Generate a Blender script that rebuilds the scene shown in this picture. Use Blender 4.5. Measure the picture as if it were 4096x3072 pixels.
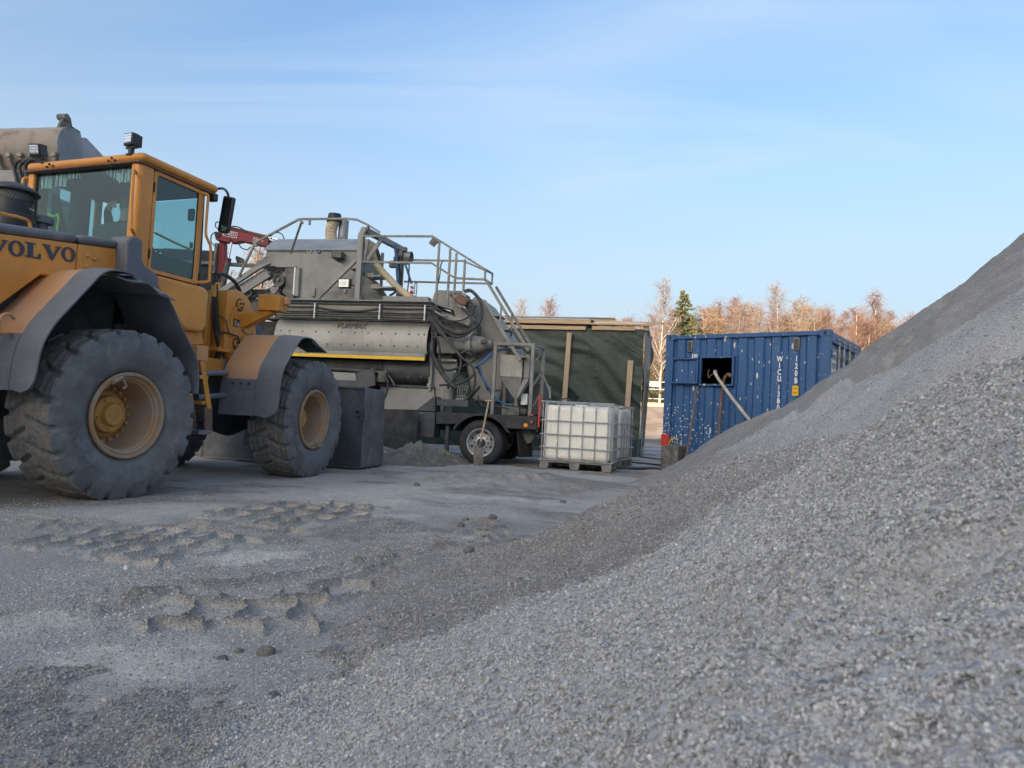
import bpy, bmesh, math, random
import numpy as np
from mathutils import Vector, Matrix, noise
for o in list(bpy.data.objects): bpy.data.objects.remove(o, do_unlink=True)
SC = bpy.context.scene
COL = SC.collection
R = math.radians
rnd = random.Random(7)

# ------------------------------------------------------------------ camera
CAM_H = 0.86
ROLL, PITCH = R(3.0), R(2.73)
cd = bpy.data.cameras.new('camera'); cam = bpy.data.objects.new('camera', cd); COL.objects.link(cam)
_fw = Vector((0, math.cos(PITCH), math.sin(PITCH))); _u0 = Vector((0, -math.sin(PITCH), math.cos(PITCH))); _x0 = Vector((1, 0, 0))
_rt = _x0*math.cos(ROLL) + _u0*math.sin(ROLL); _up = _u0*math.cos(ROLL) - _x0*math.sin(ROLL)
cam.matrix_world = Matrix(((_rt.x, _up.x, -_fw.x, 0), (_rt.y, _up.y, -_fw.y, 0), (_rt.z, _up.z, -_fw.z, CAM_H), (0, 0, 0, 1)))
cd.sensor_width = 36; cd.lens = 24.0; cd.clip_start = 0.05; cd.clip_end = 3000
cd.dof.use_dof = True; cd.dof.focus_distance = 9.0; cd.dof.aperture_fstop = 13
SC.camera = cam

# ------------------------------------------------------------------ sky, sun, exposure
SUN_AZ, SUN_EL = R(208), R(10)
w = bpy.data.worlds.new('World'); SC.world = w; w.use_nodes = True
nt = w.node_tree; nt.nodes.clear()
wo = nt.nodes.new('ShaderNodeOutputWorld'); bg = nt.nodes.new('ShaderNodeBackground')
sky = nt.nodes.new('ShaderNodeTexSky'); sky.sky_type = 'NISHITA'; sky.sun_disc = False
sky.sun_elevation = SUN_EL; sky.sun_rotation = SUN_AZ; sky.altitude = 50; sky.air_density = 1.0; sky.dust_density = 8.0; sky.ozone_density = 2.7
tc = nt.nodes.new('ShaderNodeTexCoord')
sep = nt.nodes.new('ShaderNodeSeparateXYZ'); nt.links.new(tc.outputs['Generated'], sep.inputs[0])
# thin high cloud: a stretched veil seen against the blue, thicker towards the horizon where one looks through more of it
mz = nt.nodes.new('ShaderNodeMath'); mz.operation = 'ADD'; mz.inputs[1].default_value = 0.16; nt.links.new(sep.outputs[2], mz.inputs[0])
dx = nt.nodes.new('ShaderNodeMath'); dx.operation = 'DIVIDE'; nt.links.new(sep.outputs[0], dx.inputs[0]); nt.links.new(mz.outputs[0], dx.inputs[1])
dy = nt.nodes.new('ShaderNodeMath'); dy.operation = 'DIVIDE'; nt.links.new(sep.outputs[1], dy.inputs[0]); nt.links.new(mz.outputs[0], dy.inputs[1])
cmb = nt.nodes.new('ShaderNodeCombineXYZ'); nt.links.new(dx.outputs[0], cmb.inputs[0]); nt.links.new(dy.outputs[0], cmb.inputs[1])
mp = nt.nodes.new('ShaderNodeMapping'); mp.inputs['Rotation'].default_value = (0, 0, R(28)); mp.inputs['Scale'].default_value = (0.40, 1.7, 1); nt.links.new(cmb.outputs[0], mp.inputs[0])
cn = nt.nodes.new('ShaderNodeTexNoise'); cn.inputs['Scale'].default_value = 1.3; cn.inputs['Detail'].default_value = 6; cn.inputs['Roughness'].default_value = 0.5; cn.inputs['Distortion'].default_value = 1.0
nt.links.new(mp.outputs[0], cn.inputs['Vector'])
cr = nt.nodes.new('ShaderNodeMapRange'); cr.inputs[1].default_value = 0.40; cr.inputs[2].default_value = 0.68; cr.inputs[3].default_value = 0.02; cr.inputs[4].default_value = 0.46
nt.links.new(cn.outputs['Fac'], cr.inputs[0])
hz = nt.nodes.new('ShaderNodeMapRange'); hz.inputs[1].default_value = 0.0; hz.inputs[2].default_value = 0.54; hz.inputs[3].default_value = 0.88; hz.inputs[4].default_value = 0.0
hz.interpolation_type = 'SMOOTHSTEP'; nt.links.new(sep.outputs[2], hz.inputs[0])
mx_ = nt.nodes.new('ShaderNodeMath'); mx_.operation = 'MAXIMUM'; nt.links.new(cr.outputs[0], mx_.inputs[0]); nt.links.new(hz.outputs[0], mx_.inputs[1])
ad = nt.nodes.new('ShaderNodeMath'); ad.operation = 'ADD'; ad.use_clamp = True; nt.links.new(mx_.outputs[0], ad.inputs[0])
ml = nt.nodes.new('ShaderNodeMath'); ml.operation = 'MULTIPLY'; ml.inputs[1].default_value = 0.2; nt.links.new(cr.outputs[0], ml.inputs[0]); nt.links.new(ml.outputs[0], ad.inputs[1])
mxs = nt.nodes.new('ShaderNodeMix'); mxs.data_type = 'RGBA'; mxs.inputs[7].default_value = (1.34, 1.63, 1.88, 1)
nt.links.new(ad.outputs[0], mxs.inputs[0]); nt.links.new(sky.outputs[0], mxs.inputs[6]); nt.links.new(mxs.outputs[2], bg.inputs[0])
bg.inputs[1].default_value = 0.15
nt.links.new(bg.outputs[0], wo.inputs[0])
sd = bpy.data.lights.new('sun', 'SUN'); sd.energy = 4.0; sd.angle = R(0.5); sd.color = (1.0, 0.84, 0.66)
sun = bpy.data.objects.new('sun', sd); COL.objects.link(sun); sun.location = (-30, -50, 40)
sun.rotation_euler = Vector((math.sin(SUN_AZ)*math.cos(SUN_EL), math.cos(SUN_AZ)*math.cos(SUN_EL), math.sin(SUN_EL))).to_track_quat('Z', 'Y').to_euler()
SC.view_settings.view_transform = 'Standard'; SC.view_settings.look = 'None'; SC.view_settings.gamma = 1; SC.view_settings.exposure = 1.76
SC.view_settings.use_curve_mapping = False
SC.render.engine = 'CYCLES'

# ------------------------------------------------------------------ materials
MAT = {}
def material(name, c, rough=0.65, metal=0.0, c2=None, sc=3.0, lo=0.4, hi=0.65, dust=None, dsc=6.0, dlo=0.5, dhi=0.75, damt=0.8,
             updust=0.0, streak=None, sklo=0.58, skhi=0.75, bump=0.0, bsc=60.0, bump2=0.0, b2sc=8.0, spec=0.4, stretch=(1, 1, 1), sss=0.0, coat=0.0):
    m = bpy.data.materials.new(name); m.use_nodes = True; nt = m.node_tree; N = nt.nodes; LK = nt.links
    p = N['Principled BSDF']; p.inputs['Roughness'].default_value = rough; p.inputs['Metallic'].default_value = metal; p.inputs['Specular IOR Level'].default_value = spec
    if coat: p.inputs['Coat Weight'].default_value = coat; p.inputs['Coat Roughness'].default_value = 0.25
    if sss: p.inputs['Subsurface Weight'].default_value = sss; p.inputs['Subsurface Radius'].default_value = (0.05, 0.05, 0.04)
    t = N.new('ShaderNodeTexCoord'); mpn = N.new('ShaderNodeMapping'); mpn.inputs['Scale'].default_value = stretch; LK.new(t.outputs['Object'], mpn.inputs[0])
    def nz(scale, detail=7, vec=None, rg=0.62):
        n = N.new('ShaderNodeTexNoise'); n.inputs['Scale'].default_value = scale; n.inputs['Detail'].default_value = detail; n.inputs['Roughness'].default_value = rg
        LK.new((vec or mpn).outputs[0], n.inputs['Vector']); return n
    def rng(n, a, b, amt=1.0):
        r = N.new('ShaderNodeMapRange'); r.inputs[1].default_value = a; r.inputs[2].default_value = b; r.inputs[4].default_value = amt
        r.interpolation_type = 'SMOOTHSTEP'; LK.new(n, r.inputs[0]); return r
    def mix(fac, a, b):
        x = N.new('ShaderNodeMix'); x.data_type = 'RGBA'; LK.new(fac, x.inputs[0])
        if isinstance(a, tuple): x.inputs[6].default_value = (*a, 1)
        else: LK.new(a, x.inputs[6])
        x.inputs[7].default_value = (*b, 1); return x.outputs[2]
    cur = tuple(c)
    if c2 is not None: cur = mix(rng(nz(sc).outputs['Fac'], lo, hi).outputs[0], cur, c2)
    if streak is not None:
        m2 = N.new('ShaderNodeMapping'); m2.inputs['Scale'].default_value = (9, 9, 0.7); LK.new(t.outputs['Object'], m2.inputs[0])
        cur = mix(rng(nz(1.6, 6, m2).outputs['Fac'], sklo, skhi, 0.75).outputs[0], cur, streak)
    if dust is not None:
        f = rng(nz(dsc, 9, None, 0.7).outputs['Fac'], dlo, dhi, damt).outputs[0]
        if updust:
            g = N.new('ShaderNodeNewGeometry'); s = N.new('ShaderNodeSeparateXYZ'); LK.new(g.outputs['Normal'], s.inputs[0])
            u = rng(s.outputs[2], 0.25, 0.95, updust); a = N.new('ShaderNodeMath'); a.operation = 'MAXIMUM'; LK.new(f, a.inputs[0]); LK.new(u.outputs[0], a.inputs[1]); f = a.outputs[0]
        cur = mix(f, cur, dust)
        rr = N.new('ShaderNodeMapRange'); rr.inputs[3].default_value = rough; rr.inputs[4].default_value = min(0.95, rough+0.3); LK.new(f, rr.inputs[0]); LK.new(rr.outputs[0], p.inputs['Roughness'])
    if isinstance(cur, tuple): p.inputs['Base Color'].default_value = (*cur, 1)
    else: LK.new(cur, p.inputs['Base Color'])
    prev = None
    for st, s_ in ((bump2, b2sc), (bump, bsc)):
        if st:
            b = N.new('ShaderNodeBump'); b.inputs['Strength'].default_value = st; b.inputs['Distance'].default_value = 0.5/s_
            LK.new(nz(s_, 5).outputs['Fac'], b.inputs['Height'])
            if prev: LK.new(prev.outputs[0], b.inputs['Normal'])
            prev = b
    if prev: LK.new(prev.outputs[0], p.inputs['Normal'])
    MAT[name] = m
    return m
DUST = (0.34, 0.32, 0.30)
material('orange_paint', (0.70, 0.285, 0.045), 0.42, c2=(0.58, 0.225, 0.035), sc=2.2, dust=(0.52, 0.33, 0.19), dsc=3.0, dlo=0.5, dhi=0.85, damt=0.5, updust=0.3, streak=(0.34, 0.17, 0.08), sklo=0.60, skhi=0.80, bump=0.05, bsc=220, spec=0.5)
material('orange_faded', (0.62, 0.28, 0.09), 0.6, c2=(0.52, 0.29, 0.17), sc=2.0, lo=0.35, hi=0.65, dust=(0.42, 0.34, 0.28), dsc=4.5, dlo=0.5, dhi=0.85, damt=0.6, updust=0.3, bump=0.06, bsc=150)
material('grey_plastic', (0.125, 0.13, 0.15), 0.6, c2=(0.165, 0.17, 0.19), sc=2.5, dust=(0.27, 0.265, 0.26), dsc=5, dlo=0.52, dhi=0.85, damt=0.5, updust=0.35, bump=0.06, bsc=200)
material('black_plastic', (0.02, 0.021, 0.025), 0.45, c2=(0.035, 0.036, 0.04), sc=5, dust=(0.15, 0.15, 0.15), dsc=9, dlo=0.55, dhi=0.85, damt=0.5, updust=0.3)
material('rubber', (0.108, 0.111, 0.115), 0.78, c2=(0.175, 0.176, 0.177), sc=4.0, lo=0.35, hi=0.7, dust=(0.29, 0.282, 0.27), dsc=7, dlo=0.48, dhi=0.78, damt=0.7, bump=0.15, bsc=120, bump2=0.12, b2sc=18)
material('rubber_worn', (0.18, 0.165, 0.148), 0.85, c2=(0.10, 0.094, 0.088), sc=26, lo=0.5, hi=0.64, dust=(0.24, 0.222, 0.20), dsc=16, dlo=0.45, dhi=0.75, damt=0.7, bump=0.6, bsc=90)
material('truck_rubber', (0.025, 0.026, 0.028), 0.75, c2=(0.045, 0.045, 0.046), sc=6, dust=(0.2, 0.19, 0.18), dsc=7, dlo=0.55, dhi=0.85, damt=0.7, bump=0.2, bsc=80)
material('rim_tan', (0.36, 0.205, 0.105), 0.75, c2=(0.33, 0.255, 0.19), sc=5, lo=0.38, hi=0.62, dust=(0.20, 0.15, 0.11), dsc=11, dlo=0.58, dhi=0.75, damt=0.7, bump=0.12, bsc=90)
material('hub_yellow', (0.56, 0.29, 0.075), 0.6, c2=(0.44, 0.23, 0.07), sc=7, dust=(0.30, 0.24, 0.18), dsc=12, dlo=0.52, dhi=0.8, damt=0.6)
material('dark_steel', (0.055, 0.058, 0.065), 0.6, 0.1, c2=(0.085, 0.088, 0.095), sc=3, dust=(0.20, 0.20, 0.20), dsc=5, dlo=0.55, dhi=0.85, damt=0.6, updust=0.3, streak=(0.16, 0.16, 0.16), sklo=0.62, skhi=0.8, bump=0.1, bsc=70)
material('chassis_black', (0.03, 0.031, 0.034), 0.7, c2=(0.05, 0.05, 0.052), sc=4, dust=(0.16, 0.155, 0.15), dsc=6, dlo=0.5, dhi=0.85, damt=0.6, updust=0.4)
material('bucket_back', (0.12, 0.122, 0.13), 0.55, 0.2, c2=(0.19, 0.19, 0.19), sc=4, dust=(0.28, 0.27, 0.26), dsc=5, dlo=0.5, dhi=0.8, damt=0.6, streak=(0.22, 0.21, 0.2), sklo=0.55, skhi=0.75)
material('arm_grey', (0.10, 0.115, 0.135), 0.55, c2=(0.13, 0.14, 0.155), sc=4, dust=(0.24, 0.24, 0.24), dsc=6, dlo=0.55, dhi=0.85, damt=0.5)
material('rusty_steel', (0.30, 0.255, 0.215), 0.8, 0.0, c2=(0.19, 0.115, 0.075), sc=2.6, lo=0.48, hi=0.68, dust=(0.38, 0.36, 0.33), dsc=4, dlo=0.48, dhi=0.8, damt=0.7, updust=0.4, bump=0.2, bsc=60)
material('worn_steel', (0.20, 0.205, 0.215), 0.5, 0.3, c2=(0.27, 0.27, 0.28), sc=3, dust=(0.16, 0.15, 0.14), dsc=5, dlo=0.55, dhi=0.85, damt=0.5)
material('cement_grey', (0.285, 0.280, 0.265), 0.72, c2=(0.19, 0.186, 0.176), sc=1.6, lo=0.42, hi=0.70, dust=(0.42, 0.40, 0.36), dsc=4.0, dlo=0.54, dhi=0.78, damt=0.55, updust=0.4, streak=(0.13, 0.12, 0.105), sklo=0.58, skhi=0.78, bump=0.15, bsc=50)
material('panel_grey', (0.38, 0.37, 0.335), 0.55, 0.1, c2=(0.28, 0.272, 0.25), sc=1.4, lo=0.4, hi=0.7, dust=(0.52, 0.51, 0.48), dsc=7.0, dlo=0.6, dhi=0.75, damt=0.6, streak=(0.17, 0.155, 0.13), sklo=0.58, skhi=0.76, bump=0.08, bsc=40)
material('roof_bluegrey', (0.23, 0.25, 0.28), 0.65, c2=(0.30, 0.31, 0.33), sc=2.5, dust=(0.40, 0.40, 0.40), dsc=5, dlo=0.55, dhi=0.8, damt=0.6)
material('galv', (0.24, 0.235, 0.22), 0.6, 0.25, c2=(0.17, 0.165, 0.155), sc=6, dust=(0.32, 0.30, 0.27), dsc=9, dlo=0.52, dhi=0.8, damt=0.6)
material('galv_bright', (0.50, 0.50, 0.49), 0.45, 0.5, c2=(0.36, 0.36, 0.35), sc=9, dust=(0.32, 0.30, 0.27), dsc=12, dlo=0.55, dhi=0.75, damt=0.6)
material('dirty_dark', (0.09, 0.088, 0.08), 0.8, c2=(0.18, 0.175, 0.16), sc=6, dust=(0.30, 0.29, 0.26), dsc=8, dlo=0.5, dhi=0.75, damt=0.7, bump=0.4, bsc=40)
material('hose_black', (0.022, 0.022, 0.024), 0.5, c2=(0.05, 0.05, 0.05), sc=7, dust=(0.22, 0.215, 0.2), dsc=9, dlo=0.5, dhi=0.8, damt=0.6, updust=0.35)
material('hose_blue', (0.02, 0.085, 0.20), 0.5, c2=(0.05, 0.12, 0.22), sc=6, dust=(0.25, 0.25, 0.25), dsc=9, dlo=0.55, dhi=0.85, damt=0.5)
material('hose_tan', (0.52, 0.42, 0.27), 0.7, c2=(0.40, 0.33, 0.22), sc=8, dust=(0.45, 0.42, 0.37), dsc=8, dlo=0.5, dhi=0.8, damt=0.6)
material('hose_cream', (0.55, 0.50, 0.42), 0.65, c2=(0.40, 0.36, 0.30), sc=8)
material('rust', (0.19, 0.105, 0.075), 0.85, c2=(0.12, 0.075, 0.06), sc=14, dust=(0.34, 0.30, 0.26), dsc=10, dlo=0.55, dhi=0.75, damt=0.6, bump=0.3, bsc=70)
material('yellow_paint', (0.80, 0.48, 0.02), 0.5, c2=(0.72, 0.42, 0.03), sc=4, dust=(0.42, 0.41, 0.36), dsc=10, dlo=0.58, dhi=0.66, damt=0.95)
material('sign_yellow', (0.80, 0.46, 0.01), 0.5)
material('white_paint', (0.82, 0.82, 0.80), 0.6, dust=(0.3, 0.32, 0.4), dsc=30, dlo=0.68, dhi=0.74, damt=0.8)
material('white_plastic', (0.75, 0.75, 0.73), 0.5)
material('letter_face', (0.50, 0.49, 0.46), 0.6)
material('black_print', (0.02, 0.02, 0.02), 0.6)
material('letter_blue', (0.05, 0.058, 0.085), 0.5)
material('red_paint', (0.23, 0.018, 0.030), 0.55, c2=(0.17, 0.024, 0.032), sc=4, dust=(0.40, 0.25, 0.24), dsc=7, dlo=0.55, dhi=0.8, damt=0.6)
material('red_plastic', (0.55, 0.04, 0.03), 0.4, dust=(0.35, 0.30, 0.28), dsc=14, dlo=0.5, dhi=0.7, damt=0.7)
material('amber', (0.80, 0.30, 0.02), 0.35)
material('chrome', (0.75, 0.77, 0.80), 0.15, 1.0)
material('ibc_plastic', (0.83, 0.80, 0.72), 0.42, c2=(0.75, 0.72, 0.63), sc=2.2, dust=(0.50, 0.47, 0.40), dsc=5, dlo=0.6, dhi=0.8, damt=0.5, streak=(0.60, 0.57, 0.48), sss=0.15, bump2=0.2, b2sc=5)
material('tarp_green', (0.017, 0.031, 0.025), 0.5, c2=(0.024, 0.040, 0.032), sc=3, dust=(0.055, 0.064, 0.058), dsc=5, dlo=0.5, dhi=0.85, damt=0.5, bump=0.12, bsc=35, bump2=0.25, b2sc=7, spec=0.5)
material('tarp_grey', (0.14, 0.16, 0.165), 0.32, c2=(0.08, 0.10, 0.10), sc=5, lo=0.4, hi=0.6, bump=0.3, bsc=16, spec=0.6)
material('wood_new', (0.56, 0.40, 0.25), 0.75, c2=(0.46, 0.31, 0.18), sc=5, lo=0.35, hi=0.65, stretch=(0.5, 8, 8), dust=(0.26, 0.15, 0.08), dsc=14, dlo=0.70, dhi=0.76, damt=0.7, bump=0.1, bsc=30)
material('wood_post', (0.48, 0.36, 0.25), 0.8, c2=(0.38, 0.28, 0.19), sc=5, lo=0.35, hi=0.65, stretch=(8, 8, 0.5), dust=(0.25, 0.17, 0.11), dsc=10, dlo=0.68, dhi=0.76, damt=0.6)
material('wood_grey', (0.40, 0.38, 0.35), 0.85, c2=(0.30, 0.28, 0.26), sc=5, stretch=(0.6, 8, 8))
material('stick_brown', (0.20, 0.135, 0.105), 0.8, c2=(0.15, 0.105, 0.085), sc=9, stretch=(4, 4, 0.5), dust=(0.4, 0.36, 0.32), dsc=10, dlo=0.58, dhi=0.75, damt=0.6)
material('handle_wood', (0.46, 0.33, 0.22), 0.7, c2=(0.36, 0.25, 0.17), sc=9, stretch=(4, 4, 0.5))
material('skin', (0.42, 0.25, 0.18), 0.6)
material('hair', (0.10, 0.075, 0.055), 0.85, bump=0.6, bsc=90)
material('cloth_dark', (0.02, 0.022, 0.028), 0.9, c2=(0.03, 0.032, 0.04), sc=9)
material('seat_fabric', (0.05, 0.055, 0.06), 0.9, c2=(0.065, 0.07, 0.075), sc=12)
material('hivis', (0.45, 0.85, 0.05), 0.6)
material('interior', (0.02, 0.021, 0.023), 0.8)
material('plate_grey', (0.30, 0.305, 0.325), 0.6, 0.1, c2=(0.38, 0.38, 0.40), sc=3, dust=(0.22, 0.21, 0.2), dsc=6, dlo=0.55, dhi=0.8, damt=0.6)
material('lens', (0.75, 0.78, 0.82), 0.12, 0.6)
material('lamp_glass', (0.75, 0.78, 0.76), 0.2, 0.1)
material('mud', (0.20, 0.178, 0.150), 0.9, c2=(0.14, 0.125, 0.105), sc=5, lo=0.4, hi=0.6, dust=(0.30, 0.275, 0.245), dsc=18, dlo=0.5, dhi=0.7, damt=0.7, bump=0.8, bsc=40, bump2=0.8, b2sc=12)
material('birch_bark', (0.46, 0.40, 0.33), 0.85, c2=(0.30, 0.25, 0.21), sc=3, dust=(0.10, 0.085, 0.08), dsc=7, dlo=0.62, dhi=0.68, damt=0.9)
material('twig_red', (0.155, 0.088, 0.068), 0.9, c2=(0.20, 0.122, 0.088), sc=0.6)
material('twig_brown', (0.19, 0.128, 0.088), 0.9, c2=(0.24, 0.16, 0.10), sc=0.6)
material('twig_grey', (0.22, 0.175, 0.15), 0.9, c2=(0.17, 0.13, 0.12), sc=0.6)
material('needles', (0.055, 0.075, 0.030), 0.85, c2=(0.085, 0.10, 0.035), sc=1.2)
material('cones', (0.34, 0.17, 0.08), 0.85)
material('snow', (0.70, 0.74, 0.80), 0.8)
material('bounce_cladding', (0.76, 0.77, 0.78), 0.6, c2=(0.70, 0.71, 0.72), sc=0.5)  # walls of the added hall, made white to bounce skylight into the yard
material('hall_roof', (0.2, 0.2, 0.21), 0.7)

def glass_mat(name, tint, gloss_rough=0.03, dirt=0.035, f0=0.05):
    m = bpy.data.materials.new(name); m.use_nodes = True; nt = m.node_tree; nt.nodes.clear(); N = nt.nodes; LK = nt.links
    out = N.new('ShaderNodeOutputMaterial'); tr = N.new('ShaderNodeBsdfTransparent'); tr.inputs[0].default_value = (*tint, 1)
    gl = N.new('ShaderNodeBsdfGlossy'); gl.inputs['Roughness'].default_value = gloss_rough; gl.inputs['Color'].default_value = (0.9, 0.95, 0.95, 1)
    lw = N.new('ShaderNodeLayerWeight'); lw.inputs[0].default_value = 0.5; pw = N.new('ShaderNodeMath'); pw.operation = 'POWER'; pw.inputs[1].default_value = 5; LK.new(lw.outputs['Facing'], pw.inputs[0])
    fr = N.new('ShaderNodeMapRange'); fr.inputs[3].default_value = f0; fr.inputs[4].default_value = 1.0; LK.new(pw.outputs[0], fr.inputs[0])
    m1 = N.new('ShaderNodeMixShader'); LK.new(fr.outputs[0], m1.inputs[0]); LK.new(tr.outputs[0], m1.inputs[1]); LK.new(gl.outputs[0], m1.inputs[2])
    df = N.new('ShaderNodeBsdfDiffuse'); df.inputs[0].default_value = (0.35, 0.37, 0.36, 1)
    n = N.new('ShaderNodeTexNoise'); n.inputs['Scale'].default_value = 5; n.inputs['Detail'].default_value = 7; t = N.new('ShaderNodeTexCoord'); LK.new(t.outputs['Object'], n.inputs['Vector'])
    r = N.new('ShaderNodeMapRange'); r.inputs[1].default_value = 0.35; r.inputs[2].default_value = 0.8; r.inputs[3].default_value = dirt*0.4; r.inputs[4].default_value = dirt*1.6; LK.new(n.outputs['Fac'], r.inputs[0])
    m2 = N.new('ShaderNodeMixShader'); LK.new(r.outputs[0], m2.inputs[0]); LK.new(m1.outputs[0], m2.inputs[1]); LK.new(df.outputs[0], m2.inputs[2]); LK.new(m2.outputs[0], out.inputs[0])
    MAT[name] = m
glass_mat('cab_glass', (0.70, 0.84, 0.84), 0.03, 0.02, 0.045)
glass_mat('mirror_glass', (0.1, 0.12, 0.12), 0.02, 0.05)

# ------------------------------------------------------------------ mesh helpers
class MB:
    def __init__(s): s.v = []; s.f = []
    def add(s, vs, fs):
        n = len(s.v); s.v.extend([tuple(v) for v in vs]); s.f.extend([tuple(i+n for i in f) for f in fs]); return s
    def box(s, x0, x1, y0, y1, z0, z1, m=None):
        vs = [(x0,y0,z0),(x1,y0,z0),(x1,y1,z0),(x0,y1,z0),(x0,y0,z1),(x1,y0,z1),(x1,y1,z1),(x0,y1,z1)]
        if m: vs = [m @ Vector(v) for v in vs]
        return s.add(vs, [(0,3,2,1),(4,5,6,7),(0,1,5,4),(1,2,6,5),(2,3,7,6),(3,0,4,7)])
    def prism(s, poly, a0, a1, ax='y', m=None):
        # poly: (u,v) pairs; ax 'y': (x,z), 'x': (y,z), 'z': (x,y)
        def p(u, v, a): return {'y': (u, a, v), 'x': (a, u, v), 'z': (u, v, a)}[ax]
        n = len(poly); area = sum(poly[i][0]*poly[(i+1) % n][1]-poly[(i+1) % n][0]*poly[i][1] for i in range(n))
        flip = (area > 0) != (ax == 'y')   # orientation bookkeeping, fixed again by recalc
        vs = [p(u, v, a0) for u, v in poly]+[p(u, v, a1) for u, v in poly]
        if m: vs = [m @ Vector(v) for v in vs]
        fs = [tuple(range(n)), tuple(range(2*n-1, n-1, -1))]+[(i, (i+1) % n+0, (i+1) % n+n, i+n) for i in range(n)]
        return s.add(vs, fs)
    def cyl(s, a, b, r0, r1=None, n=16, cap=True):
        r1 = r0 if r1 is None else r1; a = Vector(a); b = Vector(b); d = (b-a).normalized()
        u = d.orthogonal().normalized(); w_ = d.cross(u)
        vs = [a+(u*math.cos(t)+w_*math.sin(t))*r0 for t in [2*math.pi*i/n for i in range(n)]]+[b+(u*math.cos(t)+w_*math.sin(t))*r1 for t in [2*math.pi*i/n for i in range(n)]]
        fs = [(i, (i+1) % n, (i+1) % n+n, i+n) for i in range(n)]
        if cap: fs += [tuple(range(n-1, -1, -1)), tuple(range(n, 2*n))]
        return s.add(vs, fs)
    def bar(s, a, b, wd, ht=None, up=(0, 0, 1)):
        ht = ht or wd; a = Vector(a); b = Vector(b); d = (b-a).normalized(); upv = Vector(up)
        if abs(d.dot(upv)) > 0.98: upv = Vector((1, 0, 0))
        u = d.cross(upv).normalized()*wd/2; v = u.cross(d).normalized()*ht/2
        vs = [a-u-v, a+u-v, a+u+v, a-u+v, b-u-v, b+u-v, b+u+v, b-u+v]
        return s.add(vs, [(0,3,2,1),(4,5,6,7),(0,1,5,4),(1,2,6,5),(2,3,7,6),(3,0,4,7)])
    def tube(s, path, r, n=8, smooth=True, rf=None, cap=True):
        P = [Vector(p) for p in path]
        if smooth and len(P) > 2: P = catmull(P)
        m = len(P); pv = None; base = len(s.v); vs = []
        for i in range(m):
            d = (P[min(i+1, m-1)]-P[max(i-1, 0)]).normalized()
            if pv is None: u = d.orthogonal().normalized()
            else: u = (pv-d*pv.dot(d)); u = u.normalized() if u.length > 1e-6 else d.orthogonal().normalized()
            pv = u; w_ = d.cross(u); rr = r*(rf(i, m) if rf else 1)
            vs += [P[i]+(u*math.cos(2*math.pi*k/n)+w_*math.sin(2*math.pi*k/n))*rr for k in range(n)]
        fs = [(i*n+k, i*n+(k+1) % n, (i+1)*n+(k+1) % n, (i+1)*n+k) for i in range(m-1) for k in range(n)]
        if cap: fs += [tuple(range(n-1, -1, -1)), tuple(range((m-1)*n, m*n))]
        return s.add(vs, fs)
    def lathe(s, prof, org=(0, 0, 0), ax='y', n=32, m=None):
        # prof: (r, a) along axis
        o = Vector(org); vs = []
        for r, a in prof:
            for k in range(n):
                c, q = math.cos(2*math.pi*k/n)*r, math.sin(2*math.pi*k/n)*r
                vs.append(o+Vector({'y': (c, a, q), 'z': (c, q, a), 'x': (a, c, q)}[ax]))
        if m: vs = [m @ v for v in vs]
        fs = [(i*n+k, i*n+(k+1) % n, (i+1)*n+(k+1) % n, (i+1)*n+k) for i in range(len(prof)-1) for k in range(n)]
        return s.add(vs, fs)
    def grid(s, fn, nu, nv):
        vs = [fn(i/nu, j/nv) for j in range(nv+1) for i in range(nu+1)]
        return s.add(vs, [(j*(nu+1)+i, j*(nu+1)+i+1, (j+1)*(nu+1)+i+1, (j+1)*(nu+1)+i) for j in range(nv) for i in range(nu)])
    def sheet(s, fn, nu, nv, th):
        # a sheet with thickness; fn(u,v) -> Vector, offset along -normal estimate
        g = [[Vector(fn(i/nu, j/nv)) for i in range(nu+1)] for j in range(nv+1)]
        def nrm(i, j):
            a = g[j][min(i+1, nu)]-g[j][max(i-1, 0)]; b = g[min(j+1, nv)][i]-g[max(j-1, 0)][i]; c = a.cross(b); return c.normalized() if c.length > 1e-9 else Vector((0, 0, 1))
        vs = [g[j][i] for j in range(nv+1) for i in range(nu+1)]+[g[j][i]-nrm(i, j)*th for j in range(nv+1) for i in range(nu+1)]
        k = (nu+1)*(nv+1); q = lambda i, j: j*(nu+1)+i
        fs = [(q(i, j), q(i+1, j), q(i+1, j+1), q(i, j+1)) for j in range(nv) for i in range(nu)]
        fs += [(q(i, j+1)+k, q(i+1, j+1)+k, q(i+1, j)+k, q(i, j)+k) for j in range(nv) for i in range(nu)]
        for i in range(nu): fs += [(q(i, 0), q(i, 0)+k, q(i+1, 0)+k, q(i+1, 0)), (q(i+1, nv), q(i+1, nv)+k, q(i, nv)+k, q(i, nv))]
        for j in range(nv): fs += [(q(0, j+1), q(0, j+1)+k, q(0, j)+k, q(0, j)), (q(nu, j), q(nu, j)+k, q(nu, j+1)+k, q(nu, j+1))]
        return s.add(vs, fs)
    def mesh(s, name, T=None, smooth=35):
        me = bpy.data.meshes.new(name)
        vs = [T @ Vector(v) for v in s.v] if T is not None else s.v
        me.from_pydata([tuple(v) for v in vs], [], s.f)
        bm = bmesh.new(); bm.from_mesh(me); bmesh.ops.recalc_face_normals(bm, faces=bm.faces); bm.to_mesh(me); bm.free()
        if smooth:
            me.polygons.foreach_set('use_smooth', [True]*len(me.polygons)); me.set_sharp_from_angle(angle=R(smooth))
        return me
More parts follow.
